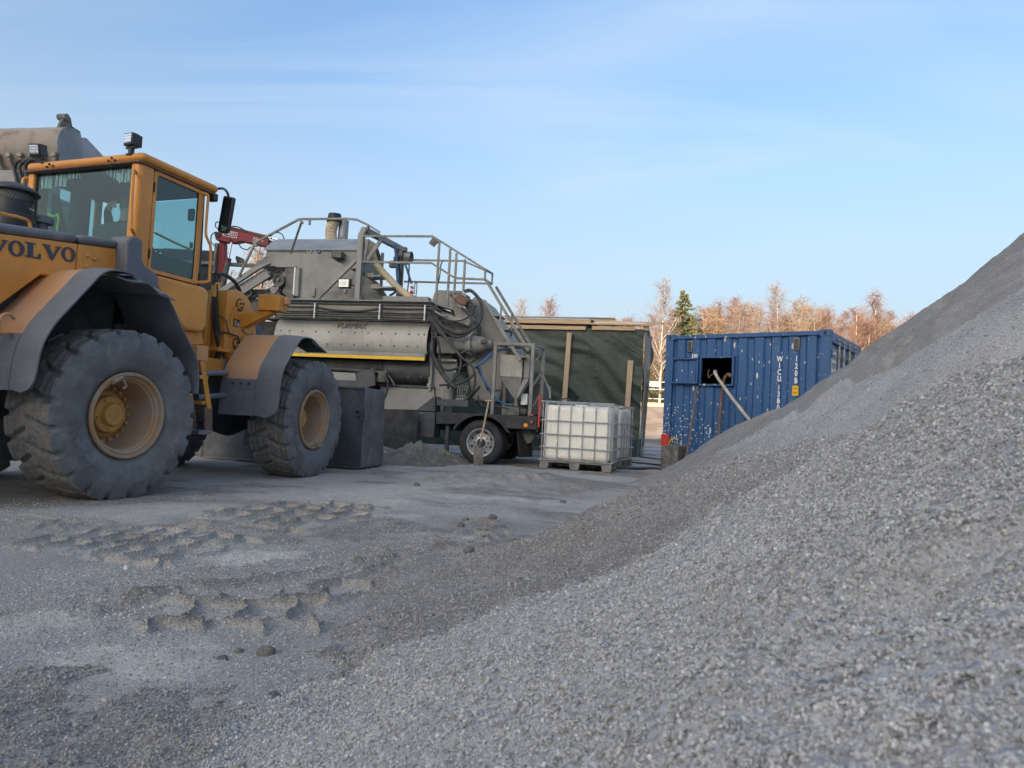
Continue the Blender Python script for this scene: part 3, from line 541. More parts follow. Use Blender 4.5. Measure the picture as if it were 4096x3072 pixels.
# ================================================================== unseen hall added behind the camera to keep the low sun off the yard
hall = thing('sun_blocker', 'added unseen white warehouse behind the camera shading the yard', 'sun_blocker', (-26, -40, 0), 0)
def clad(x0, x1, y, h, out):
    n = int((x1-x0)/0.6); pts = []
    for i in range(n):
        a = x0+(x1-x0)*i/n; s = (x1-x0)/n; pts += [(a, 0), (a+s*0.45, 0), (a+s*0.5, 0.05), (a+s*0.95, 0.05)]
    pts.append((x1, 0)); mb = MB(); k = len(pts)
    mb.add([(p, y+q*out, 0) for p, q in pts]+[(p, y+q*out, h) for p, q in pts], [(i, i+1, i+1+k, i+k) for i in range(k-1)]); return mb
clad(-21, 21, 0, 15.4, 1).build('wall', 'bounce_cladding', hall)
MB().box(-20.9, 20.9, -14, -0.1, 0, 15.3).build('hall_body', 'bounce_cladding', hall)
MB().prism([(-14.4, 15.4), (0.5, 15.4), (0.5, 15.8), (-7, 16.4), (-14.4, 15.8)], -21.4, 21.4, 'x').build('roof', 'hall_roof', hall)
for i in range(3):
    x = -17+i*14; f = MB().box(x, x+4.5, 0.06, 0.16, 0, 4.6).build('door', 'dark_steel', hall)
    MB().box(x+2.1, x+2.4, 0.16, 0.2, 1.0, 1.1).build('handle', 'galv', f)

# ================================================================== wheel loader
LO = (-4.337, 6.15, 0.0); LROT = az(19)
loader = thing('wheel_loader', 'orange wheel loader with grey fenders and big dusty tyres parked on the left', 'wheel loader', LO, LROT)
FO = (-3.566, 8.656, 0.0)
TF = (Matrix.Translation(LO) @ Matrix.Rotation(LROT, 4, 'Z')).inverted() @ Matrix.Translation(FO) @ Matrix.Rotation(az(12), 4, 'Z')   # front frame, slightly steered
def tyre_mesh(Rt, W, r_in, lugs, depth, name, seg=16):
    hw = W/2
    prof = [(r_in, -hw*0.62), (r_in+0.03, -hw*0.80), (r_in+0.09, -hw*0.93), (r_in+0.20*(Rt-r_in)/0.37+0.02, -hw*1.0), (Rt-0.16, -hw*1.0), (Rt-0.115, -hw*0.985), (Rt-0.075, -hw*0.96), (Rt-0.045, -hw*0.935), (Rt-0.022, -hw*0.90), (Rt-0.010, -hw*0.86)]
    nt_ = 26
    full = prof+[(Rt-0.028*((2*i/nt_-1)**2)**1.2+0.0, -hw*0.86*(1-2*i/nt_)) for i in range(1, nt_)]+[(r, -a) for r, a in prof[::-1]]
    nth = lugs*seg; vs = []; mi = []
    for j, (r, a) in enumerate(full):
        sgn = -1 if a < 0 else 1; u = abs(a)/hw
        for k in range(nth):
            th = 2*math.pi*k/nth; ph = k/seg + (0.5 if sgn > 0 else 0)
            # chevron lugs: bars swept back from the centre line, shoulder block broad and straight
            zig = 0.62*max(0, 0.62-u)-0.10*max(0, u-0.62)
            f = (ph+zig*1.15+0.02*math.sin(7*ph+3*u)) % 1.0
            gw = 0.33 if u > 0.55 else 0.26
            e = min(f, 1-f)/(gw/2); g = 1-min(1, max(0, (e-0.45)/0.5))
            if 0.47 < u < 0.545: g = max(g, 0.45)                    # split between centre bar and shoulder block
            fade = 1.0 if r > Rt-0.030 else max(0.0, 1-(Rt-0.030-r)/0.055)
            fade *= 1 if u > 0.10 else 0.75
            wob = 0.0025*noise.noise(Vector((math.cos(th)*9, math.sin(th)*9, a*14)))
            rr = r-depth*g*fade+(wob if fade > 0 else 0)
            aa = a-sgn*0.012*g*fade*(u > 0.8)
            vs.append((rr*math.cos(th), aa, rr*math.sin(th)))
    fs = []; mats = []
    for j in range(len(full)-1):
        for k in range(nth):
            fs.append((j*nth+k, j*nth+(k+1) % nth, (j+1)*nth+(k+1) % nth, (j+1)*nth+k))
    me = bpy.data.meshes.new(name); me.from_pydata(vs, [], fs)
    mi = []
    for pl_ in me.polygons:
        c = pl_.center; rr = math.hypot(c.x, c.z); mi.append(1 if rr > Rt-0.031-0.0*abs(c.y) and abs(c.y) < hw*0.90 else 0)
    me.polygons.foreach_set('material_index', mi)
    bm = bmesh.new(); bm.from_mesh(me); bmesh.ops.recalc_face_normals(bm, faces=bm.faces); bm.to_mesh(me); bm.free()
    me.polygons.foreach_set('use_smooth', [True]*len(me.polygons)); me.set_sharp_from_angle(angle=R(48))
    return me
# flatten the tyre a little where it stands
def squash(me, floor):
    for v in me.vertices:
        if v.co.z < floor: 
            d_ = floor-v.co.z; v.co.z = floor-0.004*d_; v.co.y *= 1+d_*1.6
TM = tyre_mesh(0.728, 0.52, 0.345, 21, 0.034, 'tyre', 20); squash(TM, -0.703); TM.materials.append(MAT['rubber']); TM.materials.append(MAT['rubber_worn'])
rim_me = MB().lathe([(0.350, 0.16), (0.358, -0.19), (0.366, -0.222), (0.356, -0.238), (0.338, -0.236), (0.332, -0.222), (0.330, -0.210), (0.322, -0.214), (0.316, -0.204), (0.306, -0.196), (0.300, -0.175), (0.290, -0.168), (0.282, -0.10), (0.278, -0.02), (0.270, 0.05), (0.255, 0.075), (0.19, 0.080), (0.0, 0.080)], n=56).mesh('rim'); rim_me.materials.append(MAT['rim_tan'])
hb = MB().lathe([(0.205, 0.079), (0.200, 0.05), (0.185, 0.035), (0.165, 0.028), (0.158, 0.0), (0.150, -0.02), (0.125, -0.028), (0.102, -0.03), (0.096, -0.055), (0.086, -0.066), (0.0, -0.07)], n=40); hub_me = hb.mesh('wheel'); hub_me.materials.append(MAT['hub_yellow'])
nutm = MB().cyl((0, 0.078, 0), (0, 0.042, 0), 0.015, n=6).mesh('wheel_nut'); nutm.materials.append(MAT['hub_yellow'])
capm = MB().cyl((0, -0.02, 0), (0, -0.045, 0), 0.012, n=8).mesh('cap_bolt'); capm.materials.append(MAT['hub_yellow'])
wt = MB().box(-0.05, 0.05, -0.245, -0.232, 0.312, 0.348); wt.tube([(-0.045, -0.25, 0.33), (-0.03, -0.268, 0.34), (0.03, -0.268, 0.34), (0.045, -0.25, 0.325), (0.06, -0.24, 0.25), (0.03, -0.235, 0.235)], 0.010, 6); clip_me = wt.mesh('valve_guard'); clip_me.materials.append(MAT['rim_tan'])
def put(name, me, parent, mw=None):
    o = bpy.data.objects.new(name, me); COL.objects.link(o); o.parent = parent
    if mw is not None: o.matrix_local = mw
    return o
goody = [text_mesh(ch, 0.058, 0.0025, 0, 0.9, 0.001) for ch in 'GOODYEAR']
for g_ in goody: g_.materials.append(MAT['rubber_worn'])
def loader_wheel(T, spin, detail):
    h_ = put('wheel', hub_me, loader, T)
    ry = Matrix.Rotation(spin, 4, 'Y')
    t_ = put('tyre', TM, h_); r_ = put('rim', rim_me, h_)
    if detail:
        for k in range(20):
            if k % 1 == 0: put('wheel_nut', nutm, h_, Matrix.Rotation(2*math.pi*k/20, 4, 'Y') @ Matrix.Translation((0.232, 0, 0)))
        for k in range(5): put('cap_bolt', capm, h_, Matrix.Rotation(2*math.pi*k/5+0.4, 4, 'Y') @ Matrix.Translation((0.128, 0.01, 0)))
        put('valve_guard', clip_me, h_, ry)
        for k, g_ in enumerate(goody):
            a = R(188)+R(6.2)*k+spin*0; rr = 0.545
            rad = Vector((math.cos(a), 0, math.sin(a))); tan = Vector((-math.sin(a), 0, math.cos(a)))
            put('lettering', g_, h_, face_mat(rad*rr+Vector((0, -0.262, 0)), -tan, rad))
    return h_
I4 = Matrix.Identity(4); RZ = Matrix.Rotation(math.pi, 4, 'Z')
loader_wheel(Matrix.Translation((0, -0.97, 0.70)), R(-28), True)
loader_wheel(Matrix.Translation((0, 0.97, 0.70)) @ RZ, 0, False)
loader_wheel(TF @ Matrix.Translation((0, -0.97, 0.70)), R(160), True)
loader_wheel(TF @ Matrix.Translation((0, 0.97, 0.70)) @ RZ, 0.4, False)
P = lambda mb, nm, mt, T=None, **k: mb.build(nm, mt, loader, T, **k)
# rear frame, axle, counterweight
mb = MB(); mb.box(-1.9, 0.95, -0.40, 0.40, 0.62, 1.25); mb.box(0.95, 1.35, -0.28, 0.28, 0.55, 0.75); mb.box(0.95, 1.35, -0.28, 0.28, 1.0, 1.15); P(mb, 'rear_frame', 'chassis_black', bevel=0.02)
mb = MB().cyl((0, -0.8, 0.70), (0, 0.8, 0.70), 0.13); mb.lathe([(0.0, -0.3), (0.22, -0.22), (0.27, 0), (0.22, 0.22), (0, 0.3)], (0, 0, 0.70), 'x', 20); P(mb, 'rear_axle', 'chassis_black')
P(MB().prism([(-2.25, 0.7), (-1.85, 0.6), (-1.85, 1.35), (-2.2, 1.35)], -0.85, 0.85), 'counterweight', 'grey_plastic', bevel=0.05)
P(MB().box(-1.9, 0.28, -0.60, 0.60, 1.2, 1.88), 'engine_bay', 'chassis_black')
P(MB().box(0.28, 1.1, -0.66, 0.52, 1.15, 1.52), 'cab_base', 'chassis_black', bevel=0.03)
P(MB().cyl((1.12, 0, 0.5), (1.12, 0, 1.2), 0.11, n=20), 'articulation_pin', 'chassis_black')
# hood panels
zt = lambda x: 2.155+0.135*(x)
def slab(x0, x1, zb, off0=0.0, off1=0.0): return [(x0, zb), (x1, zb), (x1, zt(x1)+off1), (x0, zt(x0)+off1)]
P(MB().prism([(-1.95, 1.50), (-0.80, 1.50), (-0.50, 1.80), (-0.212, 1.80), (-0.212, zt(-0.212)), (-1.95, zt(-1.95))], -0.72, 0.72), 'hood', 'orange_paint', bevel=0.012)
hp = P(MB().prism(slab(-0.203, 0.20, 1.86), -0.715, 0.715), 'hood_side_panel', 'orange_paint', bevel=0.012)
for x, z in ((-0.115, 2.045), (-0.045, 2.035), (-0.115, 1.955)):
    mb = MB().lathe([(0.0, -0.735), (0.012, -0.733), (0.017, -0.724), (0.019, -0.712)], (x, 0, z), 'y', 14); mb.build('bolt', 'orange_paint', hp)
mb = MB(); a0, a1 = -1.98, -0.222; mb.prism([(a0, zt(a0)+0.003), (a1, zt(a1)+0.003), (a1, zt(a1)+0.082), (a0, zt(a0)+0.085)], -0.735, 0.735); P(mb, 'hood_cover', 'grey_plastic', bevel=0.045, seg=4)
mb = MB(); a0, a1 = -0.212, 0.165; mb.prism([(a0, zt(a0)+0.003), (a1, zt(a1)+0.003), (a1, zt(a1)+0.080), (a0, zt(a0)+0.082)], -0.735, 0.735); P(mb, 'hood_cover', 'grey_plastic', bevel=0.045, seg=4)
# slab-serif name on the hood side
def arcpts(cx, cy, rx, ry, n=28): return [(cx+rx*math.cos(2*math.pi*i/n), cy+ry*math.sin(2*math.pi*i/n)) for i in range(n)]
def ring_faces(mb, outer, inner, d0, d1):
    n = len(outer); vs = [(x, y, z) for z in (d0, d1) for x, y in outer]+[(x, y, z) for z in (d0, d1) for x, y in inner]
    fs = []
    for i in range(n):
        j = (i+1) % n
        fs += [(n+i, n+j, 3*n+j, 3*n+i), (i, j, n+j, n+i), (2*n+i, 3*n+i, 3*n+j, 2*n+j)]
    mb.add(vs, fs)
def volvo_letter(ch):
    mb = MB()
    if ch == 'O': ring_faces(mb, arcpts(0.5, 0.5, 0.50, 0.52), arcpts(0.5, 0.5, 0.24, 0.40), 0, 0.02); return mb
    if ch == 'V':
        polys = [[(0.02, 1), (0.44, 1), (0.44, 0.91), (0.36, 0.91), (0.58, 0.34), (0.78, 0.91), (0.70, 0.91), (0.70, 1), (1.0, 1), (1.0, 0.91), (0.92, 0.91), (0.56, 0), (0.46, 0), (0.10, 0.91), (0.02, 0.91)]]
    else:
        polys = [[(0, 0), (0.82, 0), (0.82, 0.36), (0.73, 0.36), (0.66, 0.10), (0.42, 0.10), (0.42, 0.91), (0.54, 0.91), (0.54, 1), (0, 1), (0, 0.91), (0.14, 0.91), (0.14, 0.09), (0, 0.09)]]
    for p_ in polys: mb.prism(p_, 0, 0.02, 'z')
    return mb
base = Vector((-0.925, -0.722, 0)); wds = {'V': 0.158, 'O': 0.122, 'L': 0.150}; hgt = 0.118; xx = -0.935; sl = 0.135
for ch in 'VOLVO':
    wd = wds[ch]; zb = 1.885+sl*(xx+0.84)
    fm = face_mat((xx, -0.7215, zb), (1, 0, sl), (-0.0, 0, 1)); 
    o = volvo_letter(ch).build('letter', 'letter_blue', loader, None, smooth=30); o.matrix_local = fm @ Matrix.Diagonal((wd, hgt, 0.1, 1)); xx += wd*(0.99 if ch != 'L' else 0.86)+0.006
# precleaner, breather, hood rail
pc = P(MB().lathe([(0.15, 2.10), (0.165, 2.20), (0.168, 2.31), (0.160, 2.335), (0.148, 2.345), (0.146, 2.455)], (-0.40, -0.18, 0), 'z', 36), 'air_precleaner', 'black_plastic')
MB().lathe([(0.140, 2.455), (0.140, 2.525)], (-0.40, -0.18, 0), 'z', 36).build('intake_mesh', 'galv', pc)
ms = MB()
for k in range(36):
    a = 2*math.pi*k/36
    for s_ in (-1, 1): ms.bar((-0.40+0.143*math.cos(a), -0.18+0.143*math.sin(a), 2.455), (-0.40+0.143*math.cos(a+s_*0.35), -0.18+0.143*math.sin(a+s_*0.35), 2.525), 0.006)
ms.build('mesh_wire', 'black_plastic', pc)
MB().lathe([(0.0, 2.615), (0.08, 2.605), (0.15, 2.575), (0.185, 2.545), (0.188, 2.53), (0.17, 2.525), (0, 2.525)], (-0.40, -0.18, 0), 'z', 36).build('intake_cap', 'black_plastic', pc)
lettering('MANN', 0.022, 'white_plastic', pc, face_mat((-0.335, -0.312, 2.40), (0.91, 0.41, 0), (0, 0, 1)), 0.001, 0.2)
bt = P(MB().lathe([(0.045, 2.12), (0.045, 2.33), (0.05, 2.335)], (-0.155, -0.2, 0), 'z', 20), 'breather', 'grey_plastic')
MB().lathe([(0.0, 2.405), (0.05, 2.402), (0.075, 2.39), (0.085, 2.365), (0.085, 2.335), (0.05, 2.332)], (-0.155, -0.2, 0), 'z', 24).build('breather_cap', 'grey_plastic', bt)
P(MB().tube([(-1.6, -0.45, 2.16), (-1.2, -0.45, 2.245), (-0.68, -0.45, 2.26), (-0.53, -0.45, 2.27), (-0.45, -0.45, 2.26), (-0.43, -0.45, 2.20), (-0.43, -0.45, 2.15)], 0.014, 8), 'hood_rail', 'orange_paint')
# ---- cab
P(MB().box(0.255, 1.215, -0.835, 0.665, 3.015, 3.10), 'cab_roof', 'orange_paint', bevel=0.042, seg=4)
P(MB().box(0.235, 1.19, -0.82, 0.65, 2.995, 3.012), 'roof_lip', 'rust', bevel=0.004)
P(MB().box(0.34, 1.12, -0.70, 0.56, 2.95, 2.994), 'headliner', 'interior')
rear_p = P(MB().prism([(0.285, -0.805), (0.430, -0.805), (0.430, -0.70), (0.255, -0.70), (0.255, -0.775)], 1.98, 3.0, 'z'), 'rear_pillar', 'orange_paint', bevel=0.028, seg=4)
P(MB().box(0.27, 0.40, 0.565, 0.645, 2.0, 3.0), 'rear_pillar', 'orange_paint', bevel=0.02, seg=3)
P(MB().box(0.305, 0.312, -0.70, 0.565, 2.20, 2.996), 'rear_window', 'cab_glass')
mb = MB(); mb.box(0.296, 0.318, -0.70, -0.685, 2.2, 2.996); mb.box(0.296, 0.318, 0.55, 0.565, 2.2, 2.996); mb.box(0.296, 0.318, -0.70, 0.565, 2.2, 2.225); P(mb, 'window_seal', 'black_plastic')
P(MB().box(0.26, 0.42, -0.70, 0.60, 1.9, 2.20), 'cab_rear_panel', 'black_plastic', bevel=0.02)
def frame_ring(x0, x1, z0, z1, t_, y0, y1, rc=0.03):
    def rr(x0, x1, z0, z1, r):
        out = []
        for cx, cz, a in ((x1-r, z1-r, 0), (x0+r, z1-r, 90), (x0+r, z0+r, 180), (x1-r, z0+r, 270)):
            out += [(cx+r*math.cos(R(a+k*22.5)), cz+r*math.sin(R(a+k*22.5))) for k in range(5)]
        return out
    o_ = rr(x0, x1, z0, z1, rc); i_ = rr(x0+t_, x1-t_, z0+t_, z1-t_, rc*0.8); n = len(o_)
    mb = MB(); vs = [(x, y, z) for y in (y0, y1) for x, z in o_]+[(x, y, z) for y in (y0, y1) for x, z in i_]; fs = []
    for i in range(n):
        j = (i+1) % n; fs += [(i, j, n+j, n+i), (2*n+i, 2*n+j, 3*n+j, 3*n+i), (i, j, 2*n+j, 2*n+i), (n+i, n+j, 3*n+j, 3*n+i)]
    mb.add(vs, fs); return mb
dr = P(frame_ring(0.436, 1.028, 2.03, 2.993, 0.036, -0.795, -0.765), 'door', 'orange_paint', bevel=0.004)
MB().box(0.468, 0.996, -0.784, -0.778, 2.062, 2.961).build('door_glass', 'cab_glass', dr)
frame_ring(0.466, 0.998, 2.060, 2.963, 0.012, -0.788, -0.774).build('glass_seal', 'black_plastic', dr)
for z in (2.83, 2.20):
    mb = MB(); 
    for k in range(5): mb.cyl((0.437, -0.80, z+k*0.018-0.045), (0.437, -0.80, z+k*0.018-0.033), 0.009, n=10)
    mb.cyl((0.437, -0.80, z-0.05), (0.437, -0.80, z+0.045), 0.005, n=8); mb.build('hinge', 'chassis_black', dr)
MB().box(0.94, 0.975, -0.776, -0.765, 2.38, 2.44).build('door_latch', 'black_plastic', dr)
MB().tube([(0.52, -0.755, 2.42), (0.75, -0.755, 2.39), (0.96, -0.755, 2.37)], 0.011, 6).build('inside_rail', 'orange_paint', dr)
dl = P(frame_ring(0.42, 1.03, 2.03, 2.993, 0.04, 0.60, 0.63), 'door', 'orange_paint', bevel=0.004)
MB().box(0.46, 0.99, 0.612, 0.618, 2.062, 2.961).build('door_glass', 'cab_glass', dl)
P(MB().box(1.03, 1.06, -0.79, -0.755, 2.03, 2.995), 'front_pillar', 'orange_paint', bevel=0.006)
P(MB().box(1.03, 1.06, 0.59, 0.63, 2.03, 2.995), 'front_pillar', 'orange_paint', bevel=0.006)
P(MB().add([(1.06, -0.782, 2.05), (1.17, -0.70, 2.02), (1.13, -0.70, 2.96), (1.06, -0.782, 2.96), (1.065, -0.776, 2.05), (1.175, -0.694, 2.02), (1.135, -0.694, 2.96), (1.065, -0.776, 2.96)], [(0,1,2,3),(7,6,5,4),(0,4,5,1),(1,5,6,2),(2,6,7,3),(3,7,4,0)]), 'quarter_window', 'cab_glass')
P(MB().box(1.165, 1.172, -0.69, 0.58, 2.02, 2.96), 'windshield', 'cab_glass')
for y in (-0.70, 0.59): P(MB().bar((1.17, y, 1.98), (1.14, y, 2.99), 0.02), 'windshield_post', 'black_plastic')
# bulging cab side below the door
P(MB().prism([(0.50, 2.02), (1.15, 2.02), (1.20, 1.97), (1.205, 1.62), (1.15, 1.55), (0.92, 1.54), (0.70, 1.72), (0.52, 1.93)], -0.815, -0.55), 'cab_side', 'orange_paint', bevel=0.05, seg=5)
P(MB().prism([(0.86, 1.56), (1.20, 1.56), (1.23, 1.44), (0.98, 1.40)], -0.76, -0.55), 'cab_side_lower', 'orange_paint', bevel=0.01)
P(MB().box(0.96, 1.24, -0.80, -0.5, 1.36, 1.40), 'cab_sill', 'orange_faded', bevel=0.006)
P(MB().box(0.45, 1.19, -0.55, 0.60, 1.52, 2.02), 'cab_floor', 'interior')
P(MB().prism([(0.15, 2.24), (0.20, 2.30), (0.285, 2.305), (0.315, 2.28), (0.325, 2.12), (0.37, 2.06), (0.46, 2.035), (0.525, 2.0), (0.53, 1.88), (0.17, 1.88)], -0.85, -0.60), 'corner_cover', 'grey_plastic', bevel=0.025, seg=3)
P(MB().tube([(0.24, -0.79, 2.89), (0.17, -0.835, 2.885), (0.16, -0.845, 2.84), (0.16, -0.85, 2.66), (0.165, -0.86, 2.40), (0.18, -0.86, 2.35), (0.26, -0.80, 2.33)], 0.0155, 8), 'grab_rail', 'orange_paint')
P(MB().tube([(1.0, -0.78, 2.965), (1.04, -0.84, 2.955), (1.055, -0.845, 2.92), (1.055, -0.845, 2.75), (1.06, -0.845, 2.56), (1.10, -0.845, 2.49), (1.14, -0.845, 2.42), (1.15, -0.845, 2.15), (1.14, -0.84, 2.08), (1.02, -0.78, 2.05)], 0.0145, 8), 'grab_rail', 'orange_paint')
P(MB().tube([(0.30, 0.65, 2.96), (0.26, 0.68, 2.94), (0.255, 0.68, 2.85), (0.26, 0.67, 2.5)], 0.014, 8), 'grab_rail', 'orange_paint')
mr = P(MB().tube([(1.22, -0.72, 3.05), (1.28, -0.76, 3.10), (1.30, -0.81, 3.10), (1.31, -0.85, 3.06), (1.32, -0.865, 3.0)], 0.013, 8), 'mirror_arm', 'black_plastic')
mb = MB(); mm = Matrix.Translation((1.34, -0.83, 2.835)) @ Matrix.Rotation(R(8), 4, 'X') @ Matrix.Rotation(R(8), 4, 'Z'); mb.prism([(-0.062, 0.19), (0.058, 0.195), (0.065, 0.17), (0.06, -0.18), (0.045, -0.195), (-0.045, -0.195), (-0.066, -0.16)], -0.02, 0.03, 'x', mm); mb.build('mirror_housing', 'black_plastic', mr, bevel=0.012, seg=3)
mb = MB(); mb.prism([(-0.05, 0.175), (0.047, 0.178), (0.05, -0.165), (0.035, -0.178), (-0.04, -0.178), (-0.052, -0.15)], -0.026, -0.022, 'x', mm); mb.build('mirror_glass', 'mirror_glass', mr)
P(MB().box(1.15, 1.21, -0.83, -0.74, 2.93, 3.01), 'roof_bracket', 'black_plastic', bevel=0.008)
def work_light(x, y, z, yaw, tilt):
    m_ = Matrix.Translation((x, y, z)) @ Matrix.Rotation(R(yaw), 4, 'Z') @ Matrix.Rotation(R(tilt), 4, 'Y')
    b_ = P(MB().box(-0.03, 0.045, -0.062, 0.062, -0.055, 0.062, m_), 'work_light', 'black_plastic', bevel=0.01, seg=2)
    for k in range(6): MB().box(0.045, 0.075, -0.055+k*0.02, -0.045+k*0.02, -0.05, 0.055, m_).build('cooling_fin', 'black_plastic', b_)
    MB().box(-0.034, -0.0302, -0.048, 0.048, -0.032, 0.048, m_).build('lens', 'lens', b_)
    for i in range(4):
        for j in range(3):
            cy, cz = -0.036+i*0.024, -0.018+j*0.026; mb = MB().cyl((-0.0345, cy, cz), (-0.037, cy, cz), 0.0095, 0.006, n=8); mb.v = [tuple(m_ @ Vector(v)) for v in mb.v]; mb.build('led', 'chrome', b_)
    mb = MB(); mb.box(-0.005, 0.02, -0.06, 0.06, -0.075, -0.06, m_); mb.box(-0.005, 0.03, -0.02, 0.02, -0.13, -0.07, m_); mb.box(-0.02, 0.05, -0.03, 0.03, -0.138, -0.128, m_); mb.build('light_bracket', 'black_plastic', b_)
work_light(0.262, -0.665, 3.215, -6, 0); work_light(0.262, 0.545, 3.215, 12, -14)
for y, z in ((-0.46, 3.06), (-0.50, 3.035), (-0.42, 3.035), (0.34, 3.06), (0.37, 3.035), (0.29, 3.04), (0.44, 3.08)):
    P(MB().cyl((0.256, y, z), (0.246, y, z), 0.011, n=10), 'bolt', 'chassis_black')
P(MB().tube([(0.30, 0.62, 3.13), (0.36, 0.70, 3.14), (0.42, 0.76, 3.05), (0.40, 0.74, 2.9)], 0.008, 6), 'light_cable', 'hose_black')
# interior: seat, wheel, console, curtain, hanging jacket
def rounded(x0, x1, y0, y1, z0, z1, name, mat, r=0.05): return P(MB().box(x0, x1, y0, y1, z0, z1), name, mat, bevel=r, seg=4)
st = rounded(0.56, 0.66, -0.36, 0.12, 1.98, 2.56, 'seat', 'seat_fabric', 0.05)
MB().box(0.60, 1.0, -0.34, 0.10, 1.94, 2.06).build('seat_cushion', 'seat_fabric', st, bevel=0.04, seg=3)
sw = P(MB().cyl((1.10, -0.12, 2.02), (1.0, -0.12, 2.34), 0.03), 'steering_column', 'black_plastic')
MB().lathe([(0.175, -0.012), (0.187, 0), (0.175, 0.012), (0.163, 0), (0.175, -0.012)], (0, 0, 0), 'z', 28, Matrix.Translation((0.99, -0.12, 2.36)) @ Matrix.Rotation(R(-25), 4, 'Y')).build('steering_wheel', 'black_plastic', sw)
P(MB().box(0.45, 0.62, 0.20, 0.30, 2.02, 2.92), 'inner_pillar', 'interior', bevel=0.02)
P(MB().box(0.50, 1.05, -0.74, -0.60, 2.02, 2.25), 'side_console', 'interior', bevel=0.03)
m = bpy.data.materials.new('striped_cloth'); m.use_nodes = True; N = m.node_tree.nodes; LK = m.node_tree.links
tcn = N.new('ShaderNodeTexCoord'); wv = N.new('ShaderNodeTexWave'); wv.bands_direction = 'Y'; wv.inputs['Scale'].default_value = 13; wv.inputs['Distortion'].default_value = 1.2; LK.new(tcn.outputs['Object'], wv.inputs[0])
rp = N.new('ShaderNodeValToRGB'); rp.color_ramp.elements[0].position = 0.22; rp.color_ramp.elements[0].color = (0.04, 0.045, 0.045, 1); rp.color_ramp.elements[1].position = 0.32; rp.color_ramp.elements[1].color = (0.80, 0.80, 0.74, 1)
LK.new(wv.outputs['Fac'], rp.inputs[0]); LK.new(rp.outputs[0], N['Principled BSDF'].inputs['Base Color']); MAT['striped_cloth'] = m
for y0, y1, h0, h1 in ((0.40, 0.555, 0.135, 0.13), (0.21, 0.36, 0.13, 0.12), (0.02, 0.20, 0.05, 0.06), (-0.69, -0.47, 0.13, 0.135), (-0.47, -0.27, 0.12, 0.02)):
    P(MB().sheet(lambda u, v, y0=y0, y1=y1, h0=h0, h1=h1: (0.335+0.012*math.sin(u*22), y0+(y1-y0)*u, 2.99-(h1+(h0-h1)*(1-u))*v), 30, 3, 0.003), 'window_curtain', 'striped_cloth')
jk = P(MB().sheet(lambda u, v: (0.44+0.05*math.sin(u*9)*v, 0.545-0.02-(0.06+0.26*v)*(1-u), 2.84-0.62*v), 16, 8, 0.02), 'hanging_jacket', 'cloth_dark')
MB().tube([(0.40, 0.50, 2.63), (0.40, 0.45, 2.60), (0.40, 0.40, 2.60), (0.40, 0.37, 2.61), (0.40, 0.355, 2.55), (0.40, 0.36, 2.42)], 0.010, 6).build('reflective_trim', 'hivis', jk)
P(MB().box(1.06, 1.10, -0.66, -0.58, 2.70, 2.83), 'inner_mirror', 'black_plastic', bevel=0.02, seg=3)

# ---- rear fender (right and left): pressed sheet with a plastic edge strip
def fender(prof, y_in, y_mid, y_out, zcut, zlow, T, round_low=True):
    sgn = -1 if y_out < 0 else 1
    PV = [Vector((x, 0, z)) for x, z in prof]; PP = catmull(PV, 5)
    up = [p for p in PP if p.z >= zcut]; lowp = [p for p in PP if p.z < zcut+0.03]
    f = MB().sheet(lambda u, v: (up[min(len(up)-1, int(round(v*(len(up)-1))))].x, y_in+(y_mid-y_in)*u, up[min(len(up)-1, int(round(v*(len(up)-1))))].z), 4, len(up)-1, 0.008).build('fender', 'orange_faded', loader, T, smooth=40)
    def gp(u, v):
        p = PP[min(len(PP)-1, int(round(v*(len(PP)-1))))]; y = y_mid+(y_out-y_mid)*u
        k = max(0.0, (p.z-zlow)/0.16) if round_low else 1
        lim = 1.0 if k >= 1 else math.sqrt(max(0, 1-(1-k)**2))
        ye = y_mid+(y_out-y_mid)*(0.45+0.55*lim); y = y_mid+(ye-y_mid)*u+sgn*0.002
        return (p.x-0.006, y, p.z-0.02*u*u+0.004)
    MB().sheet(gp, 6, len(PP)-1, 0.012).build('fender_edge', 'grey_plastic', f, T, smooth=40)
    if len(lowp) > 1: MB().sheet(lambda u, v: (lowp[int(round(v*(len(lowp)-1)))].x-0.012, y_in+(y_mid-y_in)*u, lowp[int(round(v*(len(lowp)-1)))].z), 3, len(lowp)-1, 0.012).build('mud_flap', 'grey_plastic', f, T)
    return f
RP = [(-0.08, 1.885), (-0.28, 1.880), (-0.40, 1.83), (-0.50, 1.71), (-0.64, 1.53), (-0.76, 1.37), (-0.83, 1.22), (-0.86, 1.05), (-0.87, 0.86)]
fR = fender(RP, -0.60, -1.02, -1.27, 1.27, 0.86, None)
fender(RP, 0.60, 1.02, 1.27, 1.27, 0.86, None)
FP = [(-0.10, 1.885), (0.02, 1.86), (0.14, 1.80), (0.26, 1.79), (0.34, 1.70), (0.47, 1.51), (0.60, 1.36), (0.68, 1.25), (0.71, 1.1), (0.715, 0.94)]
PPF = catmull([Vector((x, 0, z)) for x, z in FP], 5)
for s_ in (-1, 1):
    P(MB().sheet(lambda u, v, s_=s_: (PPF[int(round(v*(len(PPF)-1)))].x, s_*(0.60+0.63*u), PPF[int(round(v*(len(PPF)-1)))].z-0.03*u*(0.5+0.5*math.sin(v*9))), 6, len(PPF)-1, 0.012), 'front_mudguard', 'grey_plastic', smooth=40)
P(MB().sheet(lambda u, v: (-0.26+0.62*v, -1.02-0.24*u-0.03*math.sin(v*5), 1.89-0.06*u-0.10*v*v*(0.4+0.6*u)-0.015*math.sin(v*11)), 6, 14, 0.012), 'bent_rubber_flap', 'grey_plastic', smooth=50)
